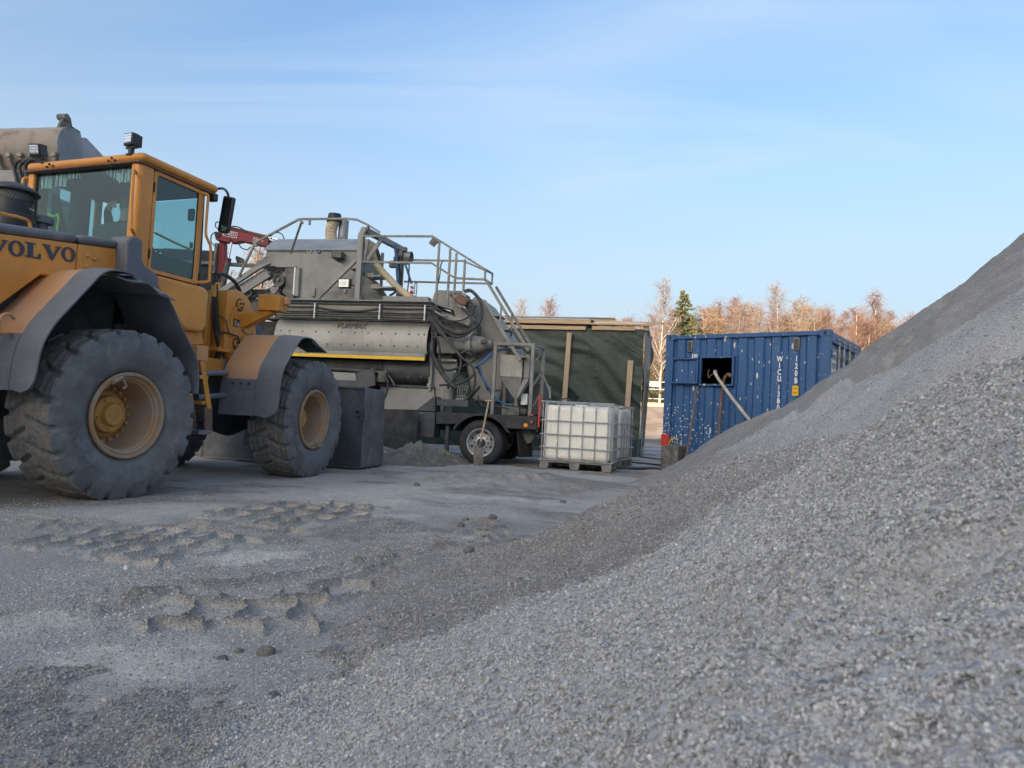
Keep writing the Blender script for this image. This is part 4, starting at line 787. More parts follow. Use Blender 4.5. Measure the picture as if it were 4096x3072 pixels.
MB().tube([(-0.83, -0.93, 1.39), (-0.88, -0.95, 1.42), (-0.93, -0.95, 1.40), (-0.95, -0.95, 1.34), (-0.945, -0.95, 1.28), (-0.90, -0.94, 1.275), (-0.85, -0.93, 1.29)], 0.013, 8).build('grab_handle', 'orange_faded', fR)
# ladder
ld = P(MB().bar((0.88, -0.86, 1.38), (1.03, -0.86, 0.78), 0.014, 0.05), 'ladder', 'orange_paint')
MB().bar((0.93, -1.04, 1.24), (1.05, -1.06, 0.78), 0.014, 0.05).build('ladder_side', 'orange_paint', ld)
MB().sheet(lambda u, v: (0.98+0.10*u+0.03*v, -1.055, 0.79-0.25*v+0.01*math.sin(u*7)), 4, 6, 0.012).build('rubber_hanger', 'rust', ld)
MB().sheet(lambda u, v: (0.96+0.10*u+0.03*v, -0.87, 0.79-0.25*v), 4, 6, 0.012).build('rubber_hanger', 'rust', ld)
for x, z in ((0.93, 1.09), (0.985, 0.84)): MB().box(x-0.02, x+0.09, -1.05, -0.86, z-0.02, z+0.015).build('step', 'orange_paint', ld, bevel=0.004)
MB().box(0.93, 1.10, -1.07, -0.86, 0.525, 0.565).build('step', 'worn_steel', ld, bevel=0.004)
P(MB().box(0.90, 1.05, -1.0, -0.6, 1.25, 1.40), 'ladder_bracket', 'orange_faded', bevel=0.006)
P(MB().box(0.2, 0.95, -0.75, -0.42, 0.75, 1.15), 'battery_box', 'chassis_black', bevel=0.02)
# ---- front frame (own steering angle)
mb = MB(); mb.box(-1.25, 0.7, -0.33, 0.33, 0.62, 1.22); mb.box(-1.45, -1.2, -0.25, 0.25, 0.78, 0.98); P(mb, 'front_frame', 'chassis_black', TF, bevel=0.02)
mb = MB().cyl((0, -0.8, 0.70), (0, 0.8, 0.70), 0.13); mb.lathe([(0.0, -0.3), (0.22, -0.22), (0.27, 0), (0.22, 0.22), (0, 0.3)], (0, 0, 0.70), 'x', 20); P(mb, 'front_axle', 'chassis_black', TF)
TW = [(-0.82, 2.135), (-0.68, 2.165), (-0.58, 2.16), (-0.47, 2.125), (-0.38, 2.06), (-0.32, 1.97), (-0.25, 1.78), (-0.19, 1.60), (-0.05, 1.2), (-0.66, 1.15), (-0.70, 1.33), (-0.80, 1.46)]
tw = P(MB().prism(TW, -0.46, -0.40), 'tower', 'orange_paint', TF, bevel=0.008)
MB().prism(TW, 0.40, 0.46).build('tower_plate', 'orange_paint', tw, TF, bevel=0.008)
MB().box(-0.81, -0.77, -0.40, 0.40, 1.30, 2.13).build('tower_back', 'orange_paint', tw, TF)
MB().box(-0.84, -0.80, -0.455, -0.30, 1.47, 2.13).build('tower_flange', 'orange_paint', tw, TF, bevel=0.004)
MB().prism([(-0.90, 2.0), (-0.86, 2.08), (-0.86, 1.35), (-0.98, 1.2), (-1.0, 1.45)], -0.30, 0.30).build('tower_rear_gusset', 'orange_paint', tw, TF, bevel=0.006)
P(MB().box(-1.15, -0.75, -0.42, 0.42, 1.15, 1.34), 'front_deck', 'orange_paint', TF, bevel=0.01)
def boss(x, z, r):
    b = MB().lathe([(r, -0.44), (r, -0.478), (r*0.9, -0.485), (0, -0.485)], (x, 0, z), 'y', 18).build('pin_boss', 'orange_paint', tw, TF)
    for k in range(3): a = 2.1*k+0.6; MB().cyl((x+r*0.55*math.cos(a), -0.484, z+r*0.55*math.sin(a)), (x+r*0.55*math.cos(a), -0.50, z+r*0.55*math.sin(a)), 0.012, n=6).build('bolt', 'chassis_black', tw, TF)
    MB().lathe([(r*1.35, -0.462), (r*1.15, -0.466), (r*1.02, -0.464)], (x, 0, z), 'y', 18).build('grease_stain', 'chassis_black', tw, TF)
boss(-0.60, 2.0, 0.058); boss(-0.62, 1.54, 0.05)
MB().prism([(-0.56, 1.86), (-0.50, 1.90), (-0.38, 1.90), (-0.31, 1.80), (-0.31, 1.68), (-0.46, 1.68), (-0.55, 1.73)], -0.474, -0.455).build('cover_plate', 'orange_paint', tw, TF, bevel=0.004)
for x, z in ((-0.48, 1.88), (-0.52, 1.71), (-0.34, 1.69)): MB().cyl((x, -0.474, z), (x, -0.488, z), 0.013, n=6).build('bolt', 'galv', tw, TF)
dp = MB().box(-0.70, -0.59, -0.466, -0.46, 1.735, 1.825).build('data_plate', 'black_print', tw, TF)
for k in range(5): MB().box(-0.69, -0.645, -0.4675, -0.466, 1.75+k*0.014, 1.755+k*0.014).build('print_line', 'white_plastic', dp, TF)
for k in range(6): MB().box(-0.63+(k % 2)*0.017, -0.617+(k % 2)*0.017, -0.4675, -0.466, 1.745+(k//2)*0.016, 1.757+(k//2)*0.016).build('print_mark', 'white_plastic', dp, TF)
MB().tube([(-0.56, -0.50, 2.0), (-0.66, -0.50, 1.97), (-0.745, -0.49, 1.90), (-0.76, -0.48, 1.84), (-0.76, -0.48, 1.70), (-0.76, -0.48, 1.655)], 0.007, 6).build('grease_pipe', 'orange_paint', tw, TF)
MB().tube([(-0.90, -0.40, 1.83), (-0.84, -0.46, 1.78), (-0.82, -0.47, 1.70), (-0.78, -0.48, 1.64)], 0.006, 6).build('grease_hose', 'hose_black', tw, TF)
MB().tube([(-0.92, -0.40, 1.60), (-0.86, -0.44, 1.645), (-0.78, -0.49, 1.635), (-0.70, -0.49, 1.63), (-0.64, -0.49, 1.62), (-0.60, -0.49, 1.55)], 0.010, 6).build('grease_hose', 'hose_black', tw, TF)
P(MB().tube([(-0.95, -0.36, 2.30), (-0.93, -0.36, 2.05), (-0.90, -0.36, 1.86), (-0.85, -0.37, 1.62), (-0.81, -0.38, 1.46), (-0.86, -0.38, 1.30), (-1.0, -0.36, 1.12)], 0.034, 10), 'hydraulic_hose', 'hose_black', TF)
P(MB().cyl((-0.95, -0.36, 2.03), (-0.95, -0.36, 2.16), 0.03, n=10), 'hose_coupling', 'orange_paint', TF)
P(MB().tube([(-0.95, -0.36, 2.2), (-0.90, -0.40, 2.30), (-0.70, -0.42, 2.27), (-0.55, -0.42, 2.17)], 0.022, 8), 'hydraulic_hose', 'hose_black', TF)
P(MB().tube([(-1.05, -0.42, 2.02), (-1.02, -0.42, 2.16), (-0.92, -0.42, 2.19)], 0.012, 6), 'pipe_bracket', 'orange_paint', TF)
P(MB().box(-1.0, -0.72, -0.50, -0.38, 1.42, 1.46), 'hose_clamp', 'orange_paint', TF, bevel=0.004)
for z in (1.16, 0.91): P(MB().tube([(-1.35, -0.55, z-0.02), (-1.2, -0.6, z), (-0.95, -0.6, z+0.02)], 0.03, 8), 'steering_cylinder', 'worn_steel', TF)
# lamp bracket and box
ab = P(MB().add([(-0.56, -0.455, 1.73), (-0.44, -0.455, 1.73), (-0.44, -0.455, 1.90), (-0.56, -0.455, 1.90), (-0.56, -0.86, 1.925), (-0.44, -0.86, 1.925), (-0.44, -0.80, 1.955), (-0.56, -0.80, 1.955)], [(0,3,2,1),(4,5,6,7),(0,1,5,4),(1,2,6,5),(2,3,7,6),(3,0,4,7)]), 'lamp_arm', 'orange_paint', TF, bevel=0.006)
lb = MB().box(-0.58, -0.40, -0.955, -0.68, 1.957, 2.135).build('lamp_box', 'orange_paint', ab, TF, bevel=0.008)
MB().box(-0.60, -0.38, -0.965, -0.67, 1.948, 1.956).build('lamp_base', 'orange_paint', ab, TF)
MB().box(-0.50, -0.395, -1.0, -0.957, 2.03, 2.12).build('indicator', 'orange_faded', ab, TF, bevel=0.02, seg=3)
for x, z in ((-0.47, 1.985), (-0.42, 1.985), (-0.47, 2.01)): MB().cyl((x, -0.957, z), (x, -0.96, z), 0.007, n=8).build('screw', 'chassis_black', ab, TF)
FPf = [(-0.15, 1.60), (-0.35, 1.665), (-0.55, 1.64), (-0.68, 1.53), (-0.80, 1.39), (-0.90, 1.26), (-0.945, 1.12), (-0.96, 0.95), (-0.965, 0.72)]
fF = fender(FPf, -0.55, -0.98, -1.27, 1.10, 0.72, TF)
fender(FPf, 0.55, 0.98, 1.27, 1.10, 0.72, TF)
for y in (-0.70, -0.80, -0.90): MB().cyl((-0.965, y, 1.07), (-0.985, y, 1.07), 0.016, n=8).build('flap_bolt', 'chassis_black', fF, TF)
P(MB().prism([(-0.36, 1.645), (-0.08, 1.575), (0.05, 1.535), (0.05, 1.525), (-0.3, 1.60)], -1.27, -1.0), 'fender_lip', 'black_plastic', TF)
# lift arms and bucket
for s_ in (-1, 1):
    P(MB().prism([(-0.62, 2.10), (-0.42, 2.14), (-0.20, 1.95), (0.35, 1.45), (1.2, 0.70), (1.32, 0.50), (1.22, 0.40), (1.05, 0.45), (0.2, 1.15), (-0.35, 1.72), (-0.60, 1.92)], s_*0.36-0.03, s_*0.36+0.03), 'lift_arm', 'arm_grey', TF, bevel=0.01)
P(MB().cyl((-0.3, 0, 1.55), (0.9, 0, 1.05), 0.07, n=14), 'tilt_cylinder', 'arm_grey', TF)
bk = P(MB().box(1.27, 1.31, -1.265, 1.265, 0.03, 1.13), 'bucket', 'bucket_back', TF, bevel=0.01)
for y0, y1 in ((-1.285, -1.245), (1.245, 1.285)): MB().prism([(1.26, 0.03), (2.05, 0.03), (2.0, 0.45), (1.95, 1.15), (1.26, 1.16)], y0, y1).build('bucket_side', 'bucket_back', bk, TF, bevel=0.008)
MB().box(1.27, 2.25, -1.245, 1.245, 0.02, 0.055).build('cutting_edge', 'worn_steel', bk, TF)
MB().box(1.22, 1.34, -1.27, 1.27, 1.13, 1.165).build('bucket_rim', 'dark_steel', bk, TF, bevel=0.005)
MB().box(1.235, 1.272, -1.27, -0.62, 0.05, 1.13).build('bucket_corner_plate', 'dark_steel', bk, TF, bevel=0.006)
ring = MB(); ring.prism([(-1.30, 0.86), (-1.25, 0.86), (-1.24, 0.70), (-1.29, 0.70)], 1.20, 1.235, 'x'); ring.lathe([(0.030, -0.02), (0.052, -0.02), (0.052, 0.02), (0.030, 0.02), (0.030, -0.02)], (1.215, -1.205, 0.80), 'x', 16); ring.build('lifting_eye', 'dark_steel', bk, TF)
MB().box(1.12, 1.27, -0.5, 0.5, 0.25, 0.9).build('quick_coupler', 'arm_grey', bk, TF, bevel=0.02)
P(MB().tube([(1.28, -0.3, 1.0), (1.4, -0.5, 1.1), (1.5, -0.6, 1.05)], 0.02, 6), 'hydraulic_hose', 'hose_black', TF)

# ================================================================== driver in the cab
def person_body():
    J = {'pelvis': (0.74, -0.12, 2.12, 0.15), 'belly': (0.71, -0.12, 2.27, 0.145), 'chest': (0.70, -0.125, 2.44, 0.155), 'neckb': (0.72, -0.135, 2.575, 0.075), 'neck': (0.735, -0.145, 2.64, 0.058), 'skull': (0.75, -0.155, 2.735, 0.092), 'crown': (0.75, -0.158, 2.80, 0.075),
         'shl': (0.71, 0.045, 2.545, 0.07), 'ell': (0.80, 0.165, 2.62, 0.05), 'fal': (0.72, 0.105, 2.72, 0.038), 'wrl': (0.68, 0.045, 2.755, 0.028), 'palml': (0.655, -0.005, 2.772, 0.034),
         'shr': (0.72, -0.30, 2.53, 0.07), 'elr': (0.86, -0.36, 2.31, 0.05), 'wrr': (0.98, -0.22, 2.38, 0.032), 'palmr': (1.01, -0.19, 2.40, 0.036),
         'hipl': (0.80, -0.02, 2.12, 0.09), 'knl': (1.05, 0.02, 2.10, 0.065), 'ftl': (1.08, 0.02, 2.03, 0.05), 'hipr': (0.80, -0.22, 2.12, 0.09), 'knr': (1.05, -0.24, 2.10, 0.065), 'ftr': (1.08, -0.24, 2.03, 0.05)}
    E = [('pelvis', 'belly'), ('belly', 'chest'), ('chest', 'neckb'), ('neckb', 'neck'), ('neck', 'skull'), ('skull', 'crown'), ('chest', 'shl'), ('shl', 'ell'), ('ell', 'fal'), ('fal', 'wrl'), ('wrl', 'palml'), ('chest', 'shr'), ('shr', 'elr'), ('elr', 'wrr'), ('wrr', 'palmr'),
         ('pelvis', 'hipl'), ('hipl', 'knl'), ('knl', 'ftl'), ('pelvis', 'hipr'), ('hipr', 'knr'), ('knr', 'ftr')]
    px0 = Vector(J['palml'][:3])
    for k, (dy_, dz_) in enumerate(((-0.030, 0.022), (-0.036, 0.008), (-0.036, -0.008), (-0.030, -0.022))):
        a = (px0.x-0.012, px0.y+dy_*0.7, px0.z+dz_, 0.0105); b = (px0.x-0.016, px0.y-0.052, px0.z+dz_*1.25+0.003, 0.0095); c = (px0.x+0.004, px0.y-0.082, px0.z+dz_*1.4, 0.0085)
        J['f%da' % k] = a; J['f%db' % k] = b; J['f%dc' % k] = c; E += [('palml', 'f%da' % k), ('f%da' % k, 'f%db' % k), ('f%db' % k, 'f%dc' % k)]
    J['tha'] = (px0.x+0.005, px0.y+0.005, px0.z-0.035, 0.0115); J['thb'] = (px0.x-0.005, px0.y-0.03, px0.z-0.055, 0.0095); E += [('palml', 'tha'), ('tha', 'thb')]
    names = list(J); me = bpy.data.meshes.new('person'); me.from_pydata([J[n][:3] for n in names], [(names.index(a), names.index(b)) for a, b in E], [])
    o = bpy.data.objects.new('tmp', me); COL.objects.link(o); sk = o.modifiers.new('skin', 'SKIN'); o.modifiers.new('sub', 'SUBSURF').levels = 2
    for i, n in enumerate(names): d_ = me.skin_vertices[0].data[i]; d_.radius = (J[n][3], J[n][3]); d_.use_root = (n == 'pelvis')
    dg = bpy.context.evaluated_depsgraph_get(); out = bpy.data.meshes.new_from_object(o.evaluated_get(dg)); bpy.data.objects.remove(o)
    out.materials.clear(); out.materials.append(MAT['cloth_dark']); out.materials.append(MAT['skin'])
    wr = Vector(J['wrl'][:3]); mi = []
    for p_ in out.polygons:
        c = p_.center; hand = (c-px0).length < 0.125 and c.y < wr.y-0.0 and c.x < 0.70; head = c.z > 2.61 and c.y < -0.055 and c.x > 0.62 and not hand
        mi.append(1 if (hand or (head and (Vector(c)-Vector((0.745, -0.15, 2.73))).length < 0.16)) else 0)
    out.polygons.foreach_set('material_index', mi); out.polygons.foreach_set('use_smooth', [True]*len(out.polygons)); return out
pm = person_body()
dv = bpy.data.objects.new('person', pm); COL.objects.link(dv); dv.location = LO; dv.rotation_euler = (0, 0, LROT)
tag(dv, 'seated driver in dark clothes with one hand raised to the head', 'person')
bm = bmesh.new(); bmesh.ops.create_icosphere(bm, subdivisions=3, radius=1)
for v in bm.verts:
    v.co = Vector((v.co.x*0.098, v.co.y*0.092, v.co.z*0.105)); v.co *= 1+0.05*noise.noise(v.co*30)
bmesh.ops.delete(bm, geom=[v for v in bm.verts if v.co.z < -0.045 or (v.co.x > 0.045 and v.co.z < 0.045)], context='VERTS')
me = bpy.data.meshes.new('hair'); bm.to_mesh(me); bm.free(); me.materials.append(MAT['hair']); me.polygons.foreach_set('use_smooth', [True]*len(me.polygons)); o = put('hair', me, dv, Matrix.Translation((0.752, -0.157, 2.762)))
for s_ in (-1, 1):
    MB().lathe([(0.0, -0.012), (0.020, -0.008), (0.026, 0.0), (0.014, 0.006), (0.0, 0.004)], (0, 0, 0), 'y', 12, Matrix.Translation((0.755, -0.155+s_*0.095, 2.735)) @ Matrix.Diagonal((0.8, 1, 1.25, 1))).build('ear', 'skin', dv)
mb = MB().lathe([(0.0, 0.03), (0.012, 0.022), (0.017, 0.0), (0.0, -0.012)], (0, 0, 0), 'x', 10, Matrix.Translation((0.845, -0.155, 2.725))); mb.build('nose', 'skin', dv)
for s_ in (-1, 1): MB().lathe([(0.0, 0.012), (0.011, 0.004), (0.012, -0.004), (0, -0.01)], (0, 0, 0), 'x', 10, Matrix.Translation((0.832, -0.155+s_*0.032, 2.745))).build('eye', 'black_print', dv)
MB().box(0.835, 0.846, -0.178, -0.132, 2.688, 2.694).build('mouth', 'red_plastic', dv)

# ================================================================== mobile concrete mixer on a trailer
MX = thing('concrete_mixer', 'grey cement-dusted mobile concrete mixer plant on a black trailer', 'concrete mixer', (-0.55, 11.9, 0), az(102))
P = lambda mb, nm, mt, **k: mb.build(nm, mt, MX, None, **k)
# trailer
arch = [(0.05+0.50*math.cos(R(a)), 0.36+0.50*math.sin(R(a))) for a in range(36, 146, 8)]
P(MB().prism([(-0.77, 0.66), (-0.77, 0.86), (1.03, 0.88), (1.03, 0.66)]+arch, 0.0, 0.07), 'side_beam', 'chassis_black', bevel=0.006)
P(MB().prism([(0.05+0.56*math.cos(R(a)), 0.36+0.52*math.sin(R(a))) for a in range(25, 156, 6)]+[(0.05+0.53*math.cos(R(a)), 0.36+0.49*math.sin(R(a))) for a in range(155, 24, -6)], -0.02, 0.62), 'wheel_arch', 'chassis_black')
P(MB().box(-1.24, -0.79, -0.01, 0.35, 0.42, 0.86), 'tool_locker', 'dark_steel', bevel=0.01)
P(MB().box(-1.18, -1.04, -0.02, 0.0, 0.48, 0.70), 'locker_recess', 'chassis_black', bevel=0.01)
for y in (0.55, 1.65): P(MB().box(-6.2, 0.95, y-0.06, y+0.06, 0.55, 0.84), 'frame_rail', 'chassis_black', bevel=0.008)
P(MB().box(-1.3, 1.05, 0.08, 2.2, 0.842, 0.875), 'deck', 'chassis_black')
P(MB().cyl((0.05, 0.2, 0.38), (0.05, 2.0, 0.38), 0.07), 'axle', 'chassis_black')
twm = MB().lathe([(0.235, -0.09), (0.25, -0.108), (0.30, -0.118), (0.345, -0.115), (0.375, -0.10), (0.392, -0.075), (0.398, -0.045), (0.396, -0.040), (0.390, -0.036), (0.396, -0.030), (0.400, 0.0), (0.396, 0.030), (0.390, 0.036), (0.396, 0.040), (0.398, 0.045), (0.392, 0.075), (0.375, 0.10), (0.345, 0.115), (0.30, 0.118), (0.25, 0.108), (0.235, 0.09)], n=48).mesh('tyre'); squash(twm, -0.375); twm.materials.append(MAT['truck_rubber'])
trm = MB()
trm.lathe([(0.240, 0.09), (0.243, -0.095), (0.250, -0.112), (0.243, -0.118), (0.228, -0.112), (0.222, -0.09), (0.212, -0.02), (0.19, 0.01), (0.175, 0.005)], n=48); trm = trm.mesh('rim'); trm.materials.append(MAT['galv_bright'])
dsk = MB()   # disc with hand holes
no, ni = 40, 10
dsk.lathe([(0.205, 0.0), (0.195, -0.012), (0.115, -0.035), (0.105, -0.04), (0.0, -0.04)], n=40); dskm = dsk.mesh('disc'); dskm.materials.append(MAT['galv_bright'])
holem = MB().lathe([(0.0, 0.0), (0.020, 0.001), (0.024, -0.004), (0.020, -0.006)], (0, 0, 0), 'y', 14).mesh('hand_hole'); holem.materials.append(MAT['black_print'])
lugm = MB().cyl((0, 0, 0), (0, -0.028, 0), 0.013, 0.011, n=6).mesh('lug_nut'); lugm.materials.append(MAT['chassis_black'])
hubm = MB().lathe([(0.075, -0.03), (0.072, -0.075), (0.06, -0.09), (0.0, -0.092)], n=24).mesh('hub'); hubm.materials.append(MAT['chassis_black'])
def truck_wheel(y, outer, flip=False):
    T_ = Matrix.Translation((0.05, y, 0.378)) @ (RZ if flip else I4)
    w_ = put('wheel', dskm, MX, T_); put('tyre', twm, w_); put('rim', trm, w_)
    if outer:
        put('hub', hubm, w_)
        for k in range(10):
            a = 2*math.pi*k/10; put('lug_nut', lugm, w_, Matrix.Translation((0.145*math.cos(a)*0.86, -0.034, 0.145*math.sin(a)*0.86)))
        for k in range(8):
            a = 2*math.pi*(k+0.5)/8; put('hand_hole', holem, w_, Matrix.Translation((0.178*math.cos(a), -0.020, 0.178*math.sin(a))))
truck_wheel(0.13, True); truck_wheel(0.42, False); truck_wheel(1.9, False, True); truck_wheel(2.2, True, True)
P(MB().sheet(lambda u, v: (0.66+0.18*u+0.05*v, 0.15+0.35*u, 0.62-0.46*v), 4, 6, 0.012), 'mud_flap', 'truck_rubber')
P(MB().prism([(0.70, 0.65), (1.02, 0.65), (0.90, 0.42), (0.82, 0.40)], 0.25, 0.30), 'rear_bracket', 'dirty_dark', bevel=0.006)
P(MB().box(1.0, 1.05, 0.05, 2.2, 0.62, 0.86), 'rear_bumper', 'chassis_black', bevel=0.008)
P(MB().box(1.045, 1.075, 0.0, 0.06, 0.70, 1.26), 'warning_bar', 'red_plastic', bevel=0.004)
P(MB().cyl((0.84, 0.0, 0.725), (0.84, -0.012, 0.725), 0.035, n=20), 'side_reflector', 'amber')
for z in (0.78, 0.905): 
    b = P(MB().box(0.90, 0.98, -0.02, 0.02, z-0.03, z+0.03), 'tail_lamp', 'chassis_black', bevel=0.006); MB().box(0.915, 0.965, -0.026, -0.02, z-0.018, z+0.016).build('lamp_lens', 'red_plastic', b, bevel=0.004)
P(MB().cyl((0.84, 0.0, 0.79), (0.84, -0.003, 0.79), 0.022, n=16), 'beam_hole', 'black_print')
P(MB().cyl((-0.585, 0.12, 0.10), (-0.585, 0.12, 0.66), 0.042, n=16), 'support_leg', 'dark_steel')
P(MB().cyl((-0.585, 0.12, 0.02), (-0.585, 0.12, 0.10), 0.03, 0.035, n=12), 'leg_foot', 'dark_steel')
P(MB().prism([(-1.18, 0.88), (-0.80, 0.88), (-0.76, 1.14), (-0.86, 1.14)], 0.05, 0.09), 'gusset', 'dark_steel', bevel=0.005)
P(MB().cyl((-0.67, 0.36, 0.87), (-0.67, 0.36, 1.60), 0.085, n=20), 'column', 'cement_grey')
P(MB().prism([(-0.85, 1.14), (-0.80, 1.14), (-0.80, 0.88), (-0.85, 0.88)], -0.02, 0.3), 'bracket_plate', 'dark_steel')
P(MB().box(-0.78, -0.20, 0.0, 0.10, 0.985, 1.11), 'valve_mount', 'dark_steel', bevel=0.006)
vb = P(MB().box(-0.44, -0.22, 0.02, 0.12, 1.11, 1.18), 'valve_block', 'cement_grey', bevel=0.006)
for k in range(5):
    x = -0.415+k*0.043; MB().tube([(x, 0.03, 1.18), (x, 0.02, 1.28), (x+0.01, 0.03, 1.37)], 0.009, 6).build('lever', 'galv', vb); MB().cyl((x, 0.015, 1.16), (x, -0.005, 1.16), 0.015, n=8).build('knob', 'black_plastic', vb)
P(MB().box(-0.98, -0.92, 0.0, 0.04, 1.30, 1.37), 'bracket_lug', 'cement_grey', bevel=0.004)
# mixing trough: curved skirt plate with rivets, raised name, yellow edge
SK = [(0.40, 2.56), (0.24, 2.46), (0.14, 2.34), (0.095, 2.20), (0.085, 2.08), (0.10, 1.98), (0.14, 1.905)]
SKC = [(v.x, v.y) for v in catmull([Vector((y, z, 0)) for y, z in SK], 4)]
skirt = P(MB().sheet(lambda u, v: (-4.13+3.07*u+0.04*math.sin(math.pi*v)*(u < 0.01), SKC[int(round(v*(len(SKC)-1)))][0], SKC[int(round(v*(len(SKC)-1)))][1]), 2, len(SKC)-1, -0.012), 'trough_skirt', 'panel_grey')
rv = MB().lathe([(0.0, -0.016), (0.010, -0.014), (0.016, -0.006), (0.018, 0.0)], (0, 0, 0), 'y', 10).mesh('rivet'); rv.materials.append(MAT['dirty_dark'])
def skin_y(z): return np.interp(z, [p[1] for p in SKC[::-1]], [p[0] for p in SKC[::-1]])
for x in (-3.97, -3.79, -3.52, -3.25, -2.99, -2.73, -2.47, -2.20, -1.94, -1.67, -1.41, -1.23, -1.12): put('rivet', rv, skirt, Matrix.Translation((x, skin_y(2.25)-0.001, 2.25)))
for x in (-3.79, -3.52, -3.25, -2.99, -2.72, -2.46, -2.19, -1.94, -1.68, -1.42, -1.23): put('rivet', rv, skirt, Matrix.Translation((x, skin_y(2.025)-0.001, 2.025)))
lettering('VURMAK', 0.155, 'dirty_dark', skirt, face_mat((-2.56, skin_y(2.37)-0.014, 2.372), (1, 0, 0), (0, 0.42, 0.91)), 0.006, 0.22, 0.98, 0.0)
P(MB().prism([(0.13, 1.905), (0.045, 1.895), (0.035, 1.835), (0.10, 1.835)], -4.1, -1.065, 'x'), 'trough_lip', 'cement_grey', bevel=0.004)
P(MB().prism([(0.033, 1.833), (0.032, 1.775), (0.06, 1.772), (0.10, 1.833)], -4.1, -1.065, 'x'), 'edge_stripe', 'yellow_paint')
P(MB().box(-4.05, -1.08, 0.45, 1.75, 1.85, 2.82), 'trough_body', 'dirty_dark')
P(MB().box(-4.18, -4.10, 0.3, 1.7, 1.0, 2.6), 'trough_end', 'chassis_black')
P(MB().box(-6.0, -4.19, 0.7, 1.6, 0.85, 2.5), 'engine_cabinet', 'chassis_black', bevel=0.03)
P(MB().box(-5.9, -1.4, 1.55, 1.75, 0.85, 1.85), 'back_panel', 'chassis_black')
P(MB().box(-1.06, -1.0, 0.30, 0.40, 1.25, 2.80), 'end_frame', 'cement_grey', bevel=0.006)
P(MB().box(-1.0, -0.70, 0.5, 1.7, 1.7, 2.75), 'gear_housing', 'dirty_dark', bevel=0.03)
P(MB().box(-1.07, -0.55, 0.3, 0.36, 1.80, 1.84), 'frame_shelf', 'cement_grey')
P(MB().prism([(-1.05, 1.80), (-0.55, 1.80), (-0.60, 1.5), (-0.72, 1.15), (-0.78, 0.88), (-1.05, 0.88)], 0.40, 0.44), 'end_panel', 'cement_grey', bevel=0.006)
P(MB().box(-0.95, -0.60, 0.34, 0.40, 1.95, 2.25), 'access_cover', 'cement_grey', bevel=0.006)
# ledge and band behind the hoses
P(MB().box(-4.5, -1.03, 0.05, 1.9, 2.835, 2.855), 'ledge', 'cement_grey')
P(MB().box(-4.45, -1.06, 0.22, 0.44, 2.50, 2.834), 'trough_band', 'panel_grey')
hz0 = [(2.765, 0.02, 0.020), (2.700, 0.03, 0.022), (2.622, 0.06, 0.016), (2.582, 0.04, 0.014), (2.540, 0.03, 0.015), (2.498, 0.02, 0.017)]
for i, (z, y, r_) in enumerate(hz0):
    sag = (0.010, 0.075, 0.012, 0.012, 0.016, 0.02)[i]
    pts = []
    for xa, xb in ((-4.1, -3.23), (-3.23, -1.95), (-1.95, -1.09)):
        s_ = sag if (i != 1 or xa == -3.23) else 0.01
        for k in range(6): t = k/6; pts.append((xa+(xb-xa)*t, y+0.01*math.sin(9*t+i), z-s_*4*t*(1-t)*(0.7+0.3*math.sin(i))))
    pts.append((-1.09, y, z)); pts += [(-0.95, y, z-0.02), (-0.80, y+0.02, z-0.10-0.03*i)]
    P(MB().tube(pts, r_, 8, smooth=False), 'hydraulic_hose', 'hose_black')
for x in (-3.23, -1.95, -1.09):
    for z in (2.72, 2.63, 2.53): P(MB().box(x-0.014, x+0.014, -0.035, 0.10, z-0.045, z+0.045), 'hose_clamp', 'galv_bright', bevel=0.003)
P(MB().box(-4.07, -4.04, -0.02, 0.06, 2.48, 2.55), 'hose_clamp', 'galv_bright', bevel=0.003)
# upper housing
AP = [(-4.79, 3.55), (-4.70, 3.64), (-4.58, 3.72), (-4.43, 3.77), (-4.27, 3.79), (-3.35, 3.77), (-3.22, 3.72), (-3.09, 3.65), (-2.87, 3.55), (-2.71, 3.45), (-2.62, 3.36), (-2.62, 2.86), (-4.03, 2.86), (-4.05, 3.2), (-4.30, 3.54)]
P(MB().prism(AP, 0.38, 1.65), 'housing', 'cement_grey', bevel=0.006)
hd = P(MB().prism([(0.6, 3.55), (0.6, 3.91), (1.70, 3.91), (1.70, 3.55)], -4.70, -2.74, 'x'), 'hood', 'cement_grey', bevel=0.006)
MB().prism([(0.56, 3.90), (0.96, 4.20), (1.36, 4.20), (1.75, 3.90), (1.75, 3.925), (1.37, 4.225), (0.95, 4.225), (0.56, 3.925)], -4.74, -2.70, 'x').build('hood_roof', 'roof_bluegrey', hd)
MB().prism([(0.62, 3.91), (0.97, 4.195), (1.35, 4.195), (1.69, 3.91)], -4.69, -4.66, 'x').build('hood_gable', 'cement_grey', hd)
MB().prism([(0.62, 3.91), (0.97, 4.195), (1.35, 4.195), (1.69, 3.91)], -2.78, -2.75, 'x').build('hood_gable', 'cement_grey', hd)
MB().box(-4.70, -2.74, 0.585, 0.60, 3.885, 3.905).build('hood_trim', 'cement_grey', hd)
for x in (-3.66, -3.50):
    mb = MB(); mb.lathe([(0.022, -0.012), (0.05, -0.012), (0.05, 0.012), (0.022, 0.012), (0.022, -0.012)], (x, 0.42, 3.85), 'y', 16); mb.box(x-0.05, x+0.05, 0.408, 0.432, 3.765, 3.81); mb.build('lifting_lug', 'cement_grey', hd)
P(MB().cyl((-3.44, 0.40, 3.86), (-3.44, 0.40, 3.80), 0.035, 0.04, n=10), 'rope_knot', 'hose_blue')
P(MB().box(-3.20, -2.98, 0.40, 0.56, 3.72, 3.84), 'junction_box', 'dirty_dark', bevel=0.006)
P(MB().cyl((-3.3, 0.97, 4.21), (-3.3, 0.97, 4.27), 0.03, n=10), 'roof_bolt', 'galv')
